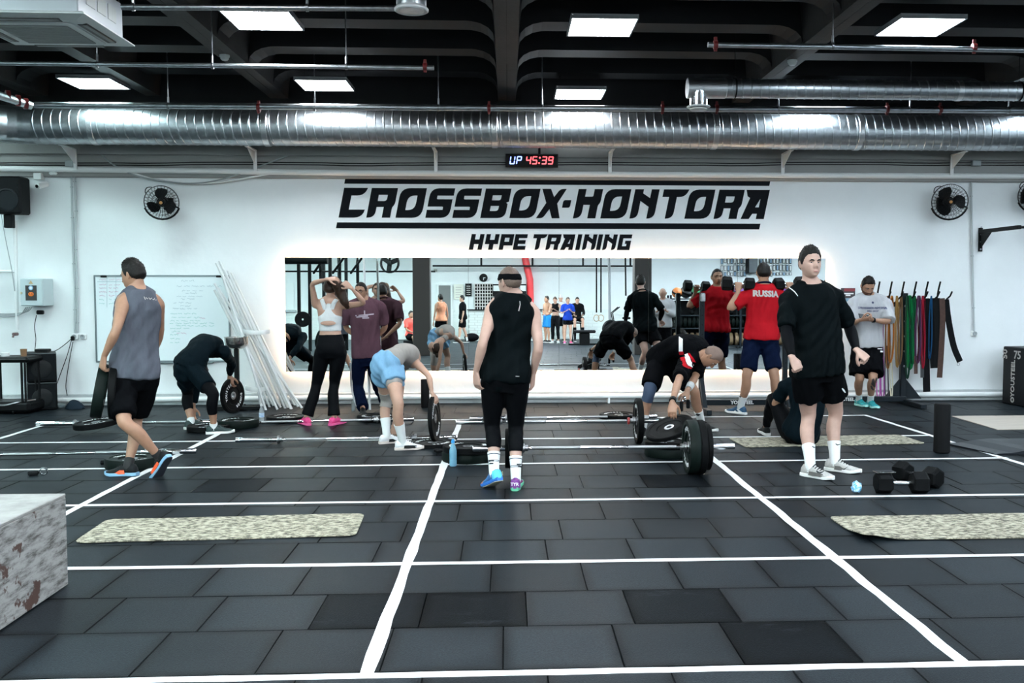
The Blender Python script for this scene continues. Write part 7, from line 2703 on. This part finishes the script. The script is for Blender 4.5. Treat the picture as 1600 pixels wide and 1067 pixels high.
p8 = person('man in a red RUSSIA T-shirt seen from behind holding two dumbbells at his shoulders', J,
            dict(top=dict(mat=fab_red, sleeve=.66, flare=.012, hem=-.03, ease=.021, loose=.25, seed=41, fold=.0045, prints=[shirt_print(0, 'RUSSIA', .098, .82, False, print_grey, bold=.005)], collar=fab_navy),
                 bottom=dict(mat=fab_navy, len=.82, e0=.014, e1=.030, seed=14), hair=('buzz', hair_dark), sock=(sock_white, 1.62), face=False,
                 shoe=SH(upper=shoe_blue, sole=sole_white)), skin_b, bulk=1.05)
for k, sg in (('L', -1), ('R', 1)):
    g_ = J['wr' + k] + nrm(J['hand' + k]['dir']) * .095 + np.array((0, .022, 0))
    set_mat(dup(db0, (0, 0, 0), label=('black hex dumbbell at the left shoulder of the man in red' if k == 'L' else 'black hex dumbbell at the right shoulder of the man in red')), frame_from((1, .1 * sg, .06 * sg)), g_)
# 9 standing man facing the camera
D = dict(h=1.88, footR=(1266, 745, 142, 0), footL=(1304, 736, 128, 0), hiphead=165, pelvis=(1277, 573, .0), neck=(1267, 444, 0), head=(1266, 412, -.04),
         shR=(1234, 464, -.02), shL=(1302, 462, .03), elR=(1228, 516, -1), wrR=(1237, 557, -1), elL=(1327, 510, 1), wrL=(1338, 546, -1), knR=(1263, 649), knL=(1306, 644), face=169, nod=-3, hipw=.098)
J = px_pose(D)
J['handR'] = dict(dir=(.35, -.25, -.75), back=(.0, -.75, .65), curl=.95, thumb=.9)
J['handL'] = dict(dir=(.55, -.3, -.55), back=(.2, -.8, .6), curl=.95, thumb=.9)
p9 = person('man in black long-sleeved training shirt standing at right, fists loosely closed', J,
            dict(top=dict(mat=fab_black2, sleeve=.92, flare=.012, hem=-.10, ease=.018, loose=.55, belly=.02, seed=51, fold=.006, under=fab_tight),
                 bottom=dict(mat=fab_black, len=.62, e0=.016, e1=.034, seed=15), hair=('short', hair_dark), sock=(sock_white, 1.60), face=True,
                 shoe=SH(upper=shoe_grey, sole=sole_white, accent=M('charcoal_panel', (.09, .085, .08), .6), lace=shoe_dark)), skin_c, bulk=1.09)
s9 = [c_ for c_ in p9.children if c_.name.startswith('shirt')][0]
bv9 = BVHTree.FromPolygons([v.co + Vector(origin(s9)) for v in s9.data.vertices], [tuple(q.vertices) for q in s9.data.polygons])
press([(1233, 450), (1241, 457), (1246, 463), (1247, 463), (1242, 456), (1234, 449)], print_white, 'piping', s9, bv9)
def parts_of(t, nm):
    return [c_ for c_ in t.children if c_.name.split('.')[0] == nm]


def press_on(o, poly, mat, name, lift=.003):
    bv = BVHTree.FromPolygons([v.co + Vector(origin(o)) for v in o.data.vertices], [tuple(q.vertices) for q in o.data.polygons])
    press(poly, mat, name, o, bv, lift)


def swoosh(x, y, w, h):
    return [(x, y + h * .35), (x + w * .25, y + h), (x + w * .55, y + h * .75), (x + w, y), (x + w, y), (x + w * .55, y + h * .45), (x + w * .3, y + h * .55), (x + w * .1, y + h * .2)]


logo_dark = M('dark_logo', (.02, .025, .03), .8)
sk = parts_of(p9, 'sock')
press_on(sk[1], swoosh(1268, 696, 12, 4), logo_dark, 'logo'); press_on(sk[0], swoosh(1305, 692, 11, 4), logo_dark, 'logo')
press_on(parts_of(p9, 'shorts')[0], [(1315, 607), (1317, 611), (1320, 614), (1321, 613), (1319, 609), (1316, 606)], print_white, 'logo')
sk = parts_of(p8, 'sock')
press_on(sk[0], swoosh(1155, 618, 8, 3), logo_dark, 'logo')
sk = parts_of(p7, 'sock')
press_on(sk[0], [(1087, 648), (1091, 650), (1094, 648), (1095, 648), (1092, 646), (1088, 646)], logo_dark, 'logo')
sk = parts_of(p6, 'sock')
for o_, rows in ((sk[0], ((761, 772, 718.5, 721), (763, 771, 723, 725.5))), (sk[1], ((807, 814, 724.5, 726.5), (809, 814, 728, 730)))):
    for x0_, x1_, y0_, y1_ in rows:
        press_on(o_, [(x0_, y0_), (x0_ + .5, y1_), (x1_, y1_), (x1_, y0_)], logo_dark, 'lettering')
press_on(parts_of(p9, 'shoe')[1], swoosh(1275, 734, 17, 7), logo_dark, 'logo')
press_on(parts_of(p9, 'shoe')[0], swoosh(1312, 729, 14, 6), logo_dark, 'logo')
for poly in ([(1147, 642), (1150, 646), (1156, 648), (1157, 647), (1152, 644), (1149, 641)], [(1151, 639), (1154, 643), (1159, 645), (1160, 644), (1156, 641), (1153, 638)]):
    press_on(parts_of(p8, 'shoe')[0], poly, print_white, 'side_stripe')
# 10 person seated on the mat, behind him
bs = fl(1250, 694)
J = dict(s=.98, face=-30, nod=25, roll=0)
J['pelvis'] = np.array([bs[0], bs[1] + .02, .115]); J['neck'] = J['pelvis'] + np.array((.06, .05, .52)); J['head'] = J['neck'] + np.array((.01, .06, .145))
J['mid'] = J['pelvis'] + np.array((.06, -.05, .28))
J['hipL'] = J['pelvis'] + np.array((-.09, .02, -.01)); J['hipR'] = J['pelvis'] + np.array((.09, .02, -.01))
J['shL'] = J['neck'] + np.array((-.17, .03, -.05)); J['shR'] = J['neck'] + np.array((.17, .02, -.05))
J['knL'] = J['pelvis'] + np.array((-.19, .30, .34)); J['knR'] = J['pelvis'] + np.array((.22, .30, .30))
J['anL'] = np.array([J['knL'][0] - .0, J['knL'][1] + .24, .09]); J['anR'] = np.array([J['knR'][0] + .02, J['knR'][1] + .24, .09])
for k in 'LR':
    J['fw' + k] = hd(0); J['up' + k] = zup
J['elL'] = J['shL'] + nrm((-.35, .45, -.85)) * .28; J['elR'] = J['shR'] + nrm((.35, .45, -.85)) * .28
J['wrL'] = J['elL'] + nrm((.5, .7, .15)) * .25; J['wrR'] = J['elR'] + nrm((-.5, .7, .15)) * .25
person('person in black sitting on the camouflage mat behind the standing man, knees up', J,
       dict(top=dict(mat=fab_dknavy, sleeve=.7, flare=.015, hem=-.05, ease=.014, seed=61, fold=.005), bottom=dict(name='leggings', mat=fab_tight, len=1.95, e0=.010, e1=.010, seed=16, fold=.003),
            hair=('crew', hair_dark), face=False, shoe=SH(upper=shoe_dark, sole=sole_white)), skin_b, base=(bs[0], bs[1], 0))
# 11 man with the phone
D = dict(h=1.80, footR=(1342, 634, 172, 0), footL=(1360, 636, 176, 0), hiphead=172, Y=12.12, pelvis=(1354, 541, .02), neck=(1357, 461, 0), head=(1356, 447, -.06),
         shR=(1334, 472, 0), shL=(1383, 473, .02), elR=(1330, 506, -1), wrR=(1344, 500, -1), elL=(1389, 503, -1), wrL=(1364, 500, -1), knR=(1343, 592), knL=(1364, 592), face=180, nod=34)
J = px_pose(D)
J['handR'] = dict(dir=(.6, -.4, .1), back=(-.1, -.6, -.8), curl=.5)
J['handL'] = dict(dir=(-.95, -.25, .12), back=(.1, -.55, -.85), curl=.55)
p11 = person('bearded man in a light grey T-shirt looking at his phone by the band rack', J,
             dict(top=dict(mat=fab_lgrey, sleeve=.94, flare=.030, hem=-.01, ease=.026, loose=.6, seed=71, fold=.006, prints=[
                 shirt_print(0, '', 0, .76, True, M('dark_blue_print', (.05, .055, .12), .7), custom=sign_print(.0255), shear=.2),
                 shirt_print(0, 'MMA GROUP', .026, .70, True, M('dark_blue_print', (.05, .055, .12), .7), bold=.001),
                 shirt_print(0, '', 0, .86, True, M('dark_blue_print', (.05, .055, .12), .7), custom=stroke_print([((-.016, 0), (.016, 0)), ((0, -.014), (0, .016)), ((-.012, .010), (.012, .010))], .010))]),
                  bottom=dict(mat=fab_black, len=.86, e0=.020, e1=.075, top=.06, seed=18), hair=('crew', hair_dark), beard=beard_red, face=True, sock=(sock_white, 1.72), wrist=[('L', black_plastic)],
                  shoe=SH(upper=shoe_teal, sole=M('mint_sole', (.35, .72, .68), .6))), skin_b)
for x0_, x1_, y0_, y1_ in ((1371, 1380, 544.5, 546), (1375, 1379, 548, 550.5)):
    press_on(parts_of(p11, 'shorts')[0], [(x0_, y0_), (x0_, y1_), (x1_, y1_), (x1_, y0_)], print_white, 'logo', .006)
ink = M('tattoo_ink', (.035, .03, .032), .5)
for poly in ([(1363, 592), (1361, 600), (1366, 605), (1368, 604), (1367, 598), (1366, 591)], [(1368, 590), (1367, 596), (1369, 602), (1371, 601), (1371, 596), (1370, 590)], [(1360, 603), (1361, 607), (1364, 610), (1366, 609), (1364, 606), (1362, 602)]):
    press_on(parts_of(p11, 'body')[0], poly, ink, 'tattoo', .002)
c = J['wrL'] + np.array((-.135, -.055, .045))
t = thing('phone', 'smartphone in the hand of the bearded man', 'phone', c)
Rp = frame_from((-.85, -.15, .12), (.1, -.75, .65))
part('case', B().box(c, (.145, .074, .009), .003, R=Rp), black_plastic, t)
part('screen', B().box(c + Rp[:, 2] * .005, (.135, .066, .002), 0, R=Rp), M('phone_glass', (.02, .025, .03), .1), t)

# ================================================================== BEHIND THE CAMERA (shown by the mirror)
def refl(px, py, Y):
    return mat_(px, py, Y)


bgv = .020


def extra(label, px, Y, h, heading, C, skin=skin_b, female=False, arms='down', seat=None, nod=0, turn=0, step=0, lean=0):
    p = refl(px, 500, Y)
    J = stand_pose(p[0], Y, heading, h, arms, lean, step, seat, nod, turn)
    if C.get('top'): C['top'].setdefault('fold', .0018)
    C.setdefault('shoe', SH(upper=shoe_dark, sole=sole_white))
    return person(label, J, C, skin, female, bgv, False, base=(p[0], Y, 0))


extra('bald man in a grey sweatshirt looking at his phone, seen only in the mirror', 1036, 4.9, 1.74, -15, dict(top=dict(mat=fab_lgrey, sleeve=1.8, hem=-.12, ease=.024, loose=.6, seed=3), bottom=dict(mat=fab_black, len=.8), sock=(sock_white, 1.7)), skin_a, arms='phone', nod=30)
extra('person in a peach top and black shorts, mirrored beside the left column', 689, -3.2, 1.72, -140, dict(top=dict(name='tank_top', mat=fab_orange, tank=True, hem=-.04, ease=.022), bottom=dict(mat=fab_black, len=.45, e0=.010), hair=('crew', hair_dark)), skin_b, True)
extra('young man in a black T-shirt walking past the rear counter, in the mirror', 723, -9.6, 1.76, -85, dict(top=dict(mat=fab_black, sleeve=.85, flare=.02, hem=-.1, ease=.02, loose=.5), bottom=dict(mat=fab_black, len=.8), hair=('crew', hair_dark), sock=(sock_white, 1.7)), skin_a, step=.16)
extra('man in bright blue shorts behind the headband man, in the mirror', 855, -9.6, 1.74, -60, dict(top=None, bottom=dict(mat=fab_cyan, len=.8, e1=.04), hair=('crew', hair_dark)), skin_b, arms='hips')
extra('woman in a black crop top and black leggings holding a phone, in the mirror', 868, -8.9, 1.70, -20, dict(top=dict(name='crop_top', mat=fab_black, tank=True, hem=.45, ease=.008), bottom=dict(name='leggings', mat=fab_tight, len=1.85, e0=.013, e1=.013), hair=('crew', hair_brown), shoe=SH(upper=shoe_white, sole=sole_white)), skin_a, True, arms='phone', nod=20)
extra('man in a white cap standing at the back of the group, in the mirror', 876, -10.6, 1.80, 10, dict(top=dict(mat=fab_white, sleeve=.8, hem=-.05, ease=.015), bottom=dict(mat=fab_black, len=.8), headband=fab_white, hair=('crew', fab_white)), skin_a)
extra('woman in a royal blue T-shirt and black shorts holding a phone, in the mirror', 887, -8.4, 1.68, 5, dict(top=dict(mat=fab_blue, sleeve=.8, flare=.018, hem=-.1, ease=.016, loose=.4), bottom=dict(mat=fab_black, len=.45), hair=('crew', hair_brown), shoe=SH(upper=shoe_pink, sole=sole_white)), skin_a, True, arms='phone', nod=15)
extra('man in a black long-sleeved shirt seated high by the rear wall, in the mirror', 902, -10.6, 1.78, 5, dict(top=dict(mat=fab_black, sleeve=1.85, hem=-.03, ease=.014), bottom=dict(mat=fab_black, len=.85), hair=('buzz', hair_dark), sock=(fab_black, 1.4)), skin_a, arms='knees', seat=.78, nod=20)
extra('person in a bright red T-shirt sitting low left of the column, in the mirror', 643, -5.0, 1.72, 40, dict(top=dict(mat=M('coral_fabric', (.75, .08, .06), .7), sleeve=.8, hem=-.03, ease=.015), bottom=dict(mat=fab_black, len=.85), hair=('crew', hair_dark)), skin_b, arms='knees', seat=.30)

# seat for the seated men
p = refl(902, 500, -10.6)
t = thing('tall_stool', 'tall black stool under the seated man, in the mirror', 'stool', (p[0], -10.6, 0))
part('seat', B().box((p[0], -10.65, .70), (.36, .36, .05), .02), black_plastic, t)
for sx in (-1, 1):
    for sy in (-1, 1):
        part('leg', B().cyl((p[0] + sx * .12, -10.65 + sy * .12, .69), (p[0] + sx * .18, -10.65 + sy * .18, .0), .014, n=8), black_metal, t)
p = refl(643, 500, -5.0)
single('bench_block', B().box((p[0], -5.08, .13), (.5, .4, .255), .02), soft, 'low black block under the person in coral red, in the mirror', 'block', (p[0], -5.08, 0))

# white brick counter with things on it
c0, c1 = refl(731, 500, -11.2), refl(868, 500, -11.2)
t = thing('counter', 'white brick reception counter at the rear wall, in the mirror', 'counter', ((c0[0] + c1[0]) / 2, -11.4, 0))
zt_ = refl(760, 484.5, -11.2)[2]
part('carcass', B().box(((c0[0] + c1[0]) / 2, -11.5, zt_ / 2), (c1[0] - c0[0], .55, zt_ - .01)), M('counter_joint', (.5, .53, .51), .5), t)
cb = B()
nb_ = int((c1[0] - c0[0]) / .30)
for r in range(int(zt_ / .10)):
    for k in range(nb_):
        cb.box((c0[0] + .16 + k * .30 + (.05 if r % 2 else -.05), -11.218, .055 + r * .10), (.285, .03, .09), .006)
tag(part('brick', cb, M('glazed_white_brick', (.72, .76, .74), .3), t), kind='stuff')
part('top', B().box(((c0[0] + c1[0]) / 2, -11.47, zt_ + .015), (c1[0] - c0[0] + .06, .66, .035), .006), black_plastic, t)
# wall organiser, clock, boards, red pipe
YR = YB + .03
a, b2 = refl(742, 494, YR), refl(770, 443.5, YR)
t = thing('pigeonhole_rack', 'black grid of square pigeonholes on the rear wall, in the mirror', 'rack', ((a[0] + b2[0]) / 2, YR, a[2]))
part('dark_backing', B().box(((a[0] + b2[0]) / 2, YR + .01, (a[2] + b2[2]) / 2), (b2[0] - a[0], .02, b2[2] - a[2])), black_plastic, t)
gm = B()
for k in range(8):
    gm.box((a[0] + (b2[0] - a[0]) * k / 7, YR + .05, (a[2] + b2[2]) / 2), (.032, .07, b2[2] - a[2]), .003)
for k in range(11):
    gm.box(((a[0] + b2[0]) / 2, YR + .05, a[2] + (b2[2] - a[2]) * k / 10), (b2[0] - a[0], .07, .032), .003)
tag(part('divider', gm, M('pale_divider', (.60, .56, .54), .6), t), kind='stuff')
for px0, px1, nm in ((770, 786, 'left'), (812, 822, 'right')):
    a, b2 = refl(px0, 463, YR), refl(px1, 444, YR)
    t = thing('wall_cabinet', f'dark {nm} cabinet beside the pigeonhole rack, in the mirror', 'cabinet', ((a[0] + b2[0]) / 2, YR, a[2]))
    part('body', B().box(((a[0] + b2[0]) / 2, YR + .15, (a[2] + b2[2]) / 2), (b2[0] - a[0], .3, b2[2] - a[2]), .01), black_plastic, t)
    part('front_panel', B().box(((a[0] + b2[0]) / 2, YR + .305, a[2] + (b2[2] - a[2]) * .65), ((b2[0] - a[0]) * .9, .012, (b2[2] - a[2]) * .45), .004), white_plastic, t)
c = refl(755.5, 434, YR)
t = thing('wall_clock', 'round black wall clock on the rear wall, in the mirror', 'clock', c)
rC = abs(refl(762, 434, YR)[0] - c[0])
part('case', B().lathe([(.001, 0), (rC, 0), (rC, .04), (rC * .9, .045), (.001, .03)], c, (0, 1, 0), 28), black_plastic, t, 40)
part('hand', B().box(c + np.array((rC * .2, .036, .0)), (rC * .5, .006, .025)), print_white, t)
part('hand', B().box(c + np.array((0, .036, -rC * .25)), (.025, .006, rC * .6)), print_white, t)
for px0, px1, y0_, y1_, lab, m_ in ((727, 737, 463, 443, 'black framed menu board on the rear wall, in the mirror', black_plastic), (709, 724, 468, 444, 'pale notice board on the rear wall, in the mirror', M('notice_paper', (.66, .66, .58), .6)), (676, 685, 425, 420, 'small white sign above the door on the rear wall, in the mirror', print_white)):
    a, b2 = refl(px0, y0_, YR), refl(px1, y1_, YR)
    t = thing('notice_board', lab, 'notice board', ((a[0] + b2[0]) / 2, YR, a[2]))
    part('board', B().box(((a[0] + b2[0]) / 2, YR + .02, (a[2] + b2[2]) / 2), (b2[0] - a[0], .03, b2[2] - a[2]), .006), m_, t)
    for k in range(5):
        part('text_line', B().box(((a[0] + b2[0]) / 2, YR + .037, a[2] + (b2[2] - a[2]) * (.15 + .16 * k)), ((b2[0] - a[0]) * .6, .004, .03)), print_grey, t)
a, b2 = refl(686, 531, YR), refl(704, 446, YR)
dr = struct('door_1', B().box(((a[0] + b2[0]) / 2, YR + .02, b2[2] / 2), (b2[0] - a[0], .05, b2[2]), .005), M('grey_door', (.10, .10, .10), .5))
hb = B().box((b2[0] - .15, YR + .07, 1.0), (.14, .03, .03), .006)
struct('door_handle', hb, chrome, dr)
fr_ = B()
fr_.box((a[0] - .04, YR + .02, b2[2] / 2), (.08, .07, b2[2] + .08), .004).box((b2[0] + .04, YR + .02, b2[2] / 2), (.08, .07, b2[2] + .08), .004).box(((a[0] + b2[0]) / 2, YR + .02, b2[2] + .04), (b2[0] - a[0], .07, .08), .004)
struct('door_frame', fr_, white_plastic, dr)
c = refl(825, 450, YR + .15)
single('red_pipe', B().tube([(c[0] - .15, YR + .15, ZC), (c[0] - .1, YR + .15, 3.2), (c[0] + .08, YR + .15, 2.4), (c[0] + .1, YR + .15, 1.2)], .14, 14), M('red_paint_pipe', (.50, .02, .025), .4), 'thick red pipe coming down the rear wall, in the mirror', 'pipe', (c[0], YR + .15, 1.2), smooth=50)
# black rail along the rear wall with uprights, cables
zr = refl(800, 415.5, YR + .5)[2]
xa_, xb_ = refl(676, 415, YR + .5)[0], refl(990, 415, YR + .5)[0]
t = thing('ceiling_rail', 'long black rail hung along the rear wall, in the mirror', 'rail', ((xa_ + xb_) / 2, YR + .5, zr))
part('rail', B().cyl((xa_, YR + .5, zr), (xb_, YR + .5, zr), .035, n=8), black_metal, t)
for px in (752, 832, 911, 985):
    x = refl(px, 410, YR + .5)[0]
    part('hanger', B().cyl((x, YR + .5, zr), (x, YR + .5, ZC), .04, n=8), black_metal, t)
# gymnastic rings
for i, px in enumerate((932, 939)):
    Yg = -7.5
    zt_ = refl(px, 416, Yg)[2]; zb_ = refl(px, 497, Yg)[2]
    x = refl(px, 460, Yg)[0]
    t = thing('gymnastic_ring', ('left' if i == 0 else 'right') + ' ring of the pair hanging on black straps, in the mirror', 'ring', (x, Yg, zb_))
    part('strap', B().box((x, Yg, (ZC + zb_) / 2 + .1), (.05, .012, ZC - zb_ - .18)), black_plastic, t)
    part('ring', B().lathe([(.11, -.014), (.125, 0), (.11, .014), (.097, 0)], (x, Yg, zb_), (.5, 1, 0), 22, True), M('wood_ring', (.42, .30, .18), .5), t, 50)
for i, px in enumerate((952, 977)):
    Yg = -8.5
    x = refl(px, 460, Yg)[0]; zb_ = refl(px, 500 if i == 0 else 462, Yg)[2]
    single('climbing_rope', B().tube([(x - .1, Yg, ZC), (x, Yg, (ZC + zb_) / 2), (x + .02, Yg, zb_)], .05 if i == 0 else .03, 10), M('rope_grey', (.18, .19, .20), .7) if i == 0 else black_plastic, ('thick grey climbing rope hanging right of the rings, in the mirror' if i == 0 else 'dark rope hanging beside the right column, in the mirror'), 'rope', (x, Yg, zb_), smooth=60)
# air bike
p = refl(966, 500, -7.0)
t = thing('air_bike', 'dark air bike near the rear wall, in the mirror', 'exercise bike', (p[0], -7, 0))
part('wheel_cage', B().lathe([(.001, -.06), (.28, -.06), (.32, 0), (.28, .06), (.001, .06)], (p[0] - .25, -7, .55), (.2, 1, 0), 24), black_plastic, t, 40)
part('frame', B().tube([(p[0] - .5, -7, .04), (p[0] - .25, -7, .2), (p[0], -7, .5), (p[0] + .25, -7, .35), (p[0] + .5, -7, .04)], .035, 8), black_metal, t, 40)
part('saddle', B().box((p[0] + .28, -7, .92), (.28, .18, .08), .03), black_plastic, t)
part('saddle_post', B().cyl((p[0] + .2, -7, .4), (p[0] + .27, -7, .9), .025, n=8), black_metal, t)
for sy in (-1, 1):
    part('handlebar', B().tube([(p[0] - .1, -7 + sy * .2, .4), (p[0] - .22, -7 + sy * .24, 1.1), (p[0] + .02, -7 + sy * .24, 1.3)], .02, 8), black_metal, t, 40)
# step bench
p = refl(914, 534, -7.0)
t = thing('weight_bench', 'black bench block on the floor behind the group, in the mirror', 'bench', (p[0], -7.2, 0))
part('pad', B().box((p[0], -7.2, .46), (.75, .35, .1), .03), soft, t)
part('base', B().box((p[0], -7.2, .2), (.35, .25, .42), .02), black_metal, t)
part('foot', B().box((p[0], -7.2, .03), (1.1, .12, .05), .01), black_metal, t)
# gym bags by the counter
for i, px in enumerate((737, 762)):
    p = refl(px, 528, -10.8)
    b = B().ell((p[0], -10.8, .16), (.28, .18, .16), 14, 8)
    single('gym_bag', b, fab_black, ('left' if i == 0 else 'right') + ' black gym bag at the foot of the counter, in the mirror', 'bag', (p[0], -10.8, 0), smooth=180)

# storage rack with balls and plates
YS = -4.6
x0_, x1_ = refl(1046, 480, YS)[0], refl(1262, 480, YS)[0]
t = thing('storage_rack', 'long dark storage rack of balls and plates, in the mirror', 'rack', ((x0_ + x1_) / 2, YS, 0))
levels = [refl(1150, y, YS)[2] for y in (546, 512, 492, 466)]
levels[0] = max(levels[0], .08)
for z_ in levels:
    part('shelf', B().box(((x0_ + x1_) / 2, YS - .02, z_ - .02), (x1_ - x0_, .56, .035), .004), stand_m, t)
npost = 5
for k in range(npost):
    x = x0_ + (x1_ - x0_) * k / (npost - 1)
    for y in (YS + .25, YS - .28):
        part('post', B().box((x, y, (levels[-1] + .1) / 2), (.06, .06, levels[-1] + .1), .004), stand_m, t)
part('dark_backing', B().box(((x0_ + x1_) / 2, YS - .33, (levels[-1]) / 2 - .02), (x1_ - x0_, .02, levels[-1] - .1)), black_metal, t)  # dark sheet added so the rack looks dark behind its load
ball_c = {'black': (.015, .016, .018), 'purple': (.09, .028, .13), 'green': (.012, .09, .035), 'dark green': (.01, .04, .03), 'orange': (.32, .09, .015)}
order = ['orange', 'black', 'green', 'black', 'purple', 'black', 'black', 'purple', 'dark green', 'black', 'purple', 'black', 'purple', 'dark green', 'black']
nb_ = len(order)
for i, cn in enumerate(order):
    x = x0_ + .25 + (x1_ - x0_ - .5) * i / (nb_ - 1)
    r = .185 + .012 * ((i * 5) % 3 - 1)
    b = B().ell((0, 0, 0), (r, r, r), 20, 12)
    t = thing('medicine_ball', f'{cn} medicine ball, {ORD[i]} from the left on the rack, in the mirror', 'ball', (x, YS - .02, levels[-1]), group='medicine balls on the top shelf')
    part('cover', B().ell((x, YS - .02, levels[-1] + r), (r, r, r), 20, 12), M('ball_' + cn.replace(' ', '_'), ball_c[cn], .5), t, True)
    part('seam_band', B().lathe([(r * 1.005, -.03), (r * 1.012, 0), (r * 1.005, .03)], (x, YS - .02, levels[-1] + r), (.3, .4, .9), 22), black_rubber, t, 50)
for lv, nn, colr, nm, rr_ in ((1, 30, green_rubber, 'dark green', .20), (0, 24, M('tan_rubber', (.20, .13, .07), .6), 'tan', .20)):
    for i in range(nn):
        x = x0_ + .2 + (x1_ - x0_ - .4) * i / (nn - 1)
        if (i % 9) == 7: continue
        plate((x, YS, levels[lv] + rr_ + .001), (1, .04, 0), rr_, .10, colr, f'{ORD[i]} {nm} plate from the left on the storage rack, in the mirror', 'rack_' + nm, letters=('', ''), group=f'{nm} plates on the storage rack')
for i in range(5):
    x = x0_ + .3 + i * .42
    t = thing('kettlebell', f'{ORD[i]} black kettlebell from the left on the storage rack, in the mirror', 'kettlebell', (x, YS, levels[2]), group='kettlebells on the storage rack')
    part('bell', B().ell((x, YS, levels[2] + .10), (.10, .10, .10), 16, 10), black_rubber, t, True)
    part('handle', B().tube([(x - .06, YS, levels[2] + .17), (x - .055, YS, levels[2] + .24), (x, YS, levels[2] + .265), (x + .055, YS, levels[2] + .24), (x + .06, YS, levels[2] + .17)], .017, 8), black_metal, t, 50)
# framed pictures and screen on the rear wall, right part
r6 = random.Random(2)
for row, (ya, yb_) in enumerate(((403, 412), (414, 423), (425, 431))):
    for k in range(22):
        px = 1126 + k * 5.1
        if 1166 < px < 1184: continue
        a, b2 = refl(px, yb_ + r6.uniform(-1, 1), YR), refl(px + 3.6, ya + r6.uniform(-1, 1), YR)
        t = thing('picture_frame', f'{ORD[k]} framed picture from the left, {("top", "middle", "bottom")[row]} row of the rear wall, in the mirror', 'picture', ((a[0] + b2[0]) / 2, YR, a[2]), group='framed pictures on the rear wall')
        part('frame', B().box(((a[0] + b2[0]) / 2, YR + .012, (a[2] + b2[2]) / 2), (b2[0] - a[0], .024, b2[2] - a[2]), .004), black_plastic, t)
        part('print', B().box(((a[0] + b2[0]) / 2, YR + .026, (a[2] + b2[2]) / 2), ((b2[0] - a[0]) * .68, .006, (b2[2] - a[2]) * .8)), print_white if (k + row) % 3 else M('blue_picture', (.20, .30, .42), .5), t)
a, b2 = refl(1170, 427, YR + .6), refl(1184, 403, YR + .6)
t = thing('television', 'dark television screen above the storage rack, in the mirror', 'television', ((a[0] + b2[0]) / 2, YR + .6, a[2]))
part('body', B().box(((a[0] + b2[0]) / 2, YR + .3, (a[2] + b2[2]) / 2), (b2[0] - a[0], .6, b2[2] - a[2]), .01), black_plastic, t)
part('screen', B().box(((a[0] + b2[0]) / 2, YR + .603, (a[2] + b2[2]) / 2), ((b2[0] - a[0]) * .94, .008, (b2[2] - a[2]) * .92)), M('screen_dark', (.05, .06, .07), .25), t)
# pull-up rig, left
t = thing('pull_up_rig', 'black pull-up rig of posts and bars, in the left end of the mirror', 'rig', (refl(500, 500, -3)[0], -3, 0))
zr = refl(500, 424, -3)[2]
for px, Y in ((467, -3), (484, -3), (516, -2.2), (541, -3.6), (530, -4.4), (506, -3.8)):
    x = refl(px, 450, Y)[0]
    part('upright', B().box((x, Y, 1.65), (.09, .09, 3.3), .006), black_metal, t)
xa_, xb_ = refl(446, 424, -3)[0], refl(680, 424, -3)[0]
part('bar', B().cyl((xa_, -3, zr), (xb_, -3, zr), .025, n=8), black_metal, t)
part('bar', B().cyl((xa_, -3, zr + .55), (xb_ - 1.6, -3, zr + .55), .04, n=8), black_metal, t)
for px in (490, 520, 548):
    x = refl(px, 420, -3)[0]
    part('arm', B().tube([(x, -3, zr - .05), (x + .5, -2.3, zr + .45)], .035, 8), black_metal, t)
    part('spike', B().tube([(x + .2, -3, zr - .35), (x + .2, -3, zr + .25), (x + .2, -3, zr + .5)], [.045, .05, .01], 8), black_metal, t)
p0_ = refl(446, 405, -1.75); p1_ = refl(512, 405, -1.75)
single('punch_bag', B().tube([p0_, p1_], .14, 16), black_plastic, 'dark horizontal bag across the top of the rig, in the mirror', 'bag', p0_, smooth=50)
c = refl(473, 500, -2.4)
t = thing('weight_plate', 'black plate stored on the rig post, in the mirror', 'weight plate', (c[0], -2.4, .9))
part('rubber_disc', B().lathe([(.03, -.04), (.22, -.04), (.225, -.03), (.225, .03), (.22, .04), (.03, .04)], (c[0], -2.4, .95), (.3, 1, 0), 28, True), black_rubber, t, 40)
# fan on the rear wall
c = refl(609, 411, -6.0)
t = thing('column_fan', 'black round fan mounted high behind the rig, in the mirror', 'fan', c)
part('rim', B().lathe([(.30, -.08), (.33, -.05), (.33, .05), (.30, .08)], c, (-.3, 1, 0), 26, True), black_metal, t, 40)
part('hub', B().lathe([(.001, -.05), (.08, -.05), (.08, .06), (.001, .07)], c, (-.3, 1, 0), 16), black_metal, t, 40)
for k in range(3):
    a_ = k * 2 * PI / 3 + .4
    part('blade', B().box(c + np.array((.16 * math.cos(a_), .0, .16 * math.sin(a_))), (.26, .03, .15), .01, R=np.array([[math.cos(a_), 0, -math.sin(a_)], [0, 1, 0], [math.sin(a_), 0, math.cos(a_)]])), black_plastic, t)
part('bracket', B().cyl(c, c + np.array((0, -.2, .9)), .03, n=8), black_metal, t)
# window-like white panel and brick at the far left of the rear wall
a, b2 = refl(446, 484, YR), refl(459, 442, YR)
w1 = struct('window_1', B().box(((a[0] + b2[0]) / 2, YR + .02, (a[2] + b2[2]) / 2), (b2[0] - a[0], .03, b2[2] - a[2]), .004), M('window_frosted', (.82, .84, .84), .3))
fr_ = B().box(((a[0] + b2[0]) / 2, YR + .03, a[2] - .05), (b2[0] - a[0] + .2, .14, .08), .006)
struct('window_sill', fr_, grey_plastic, w1)
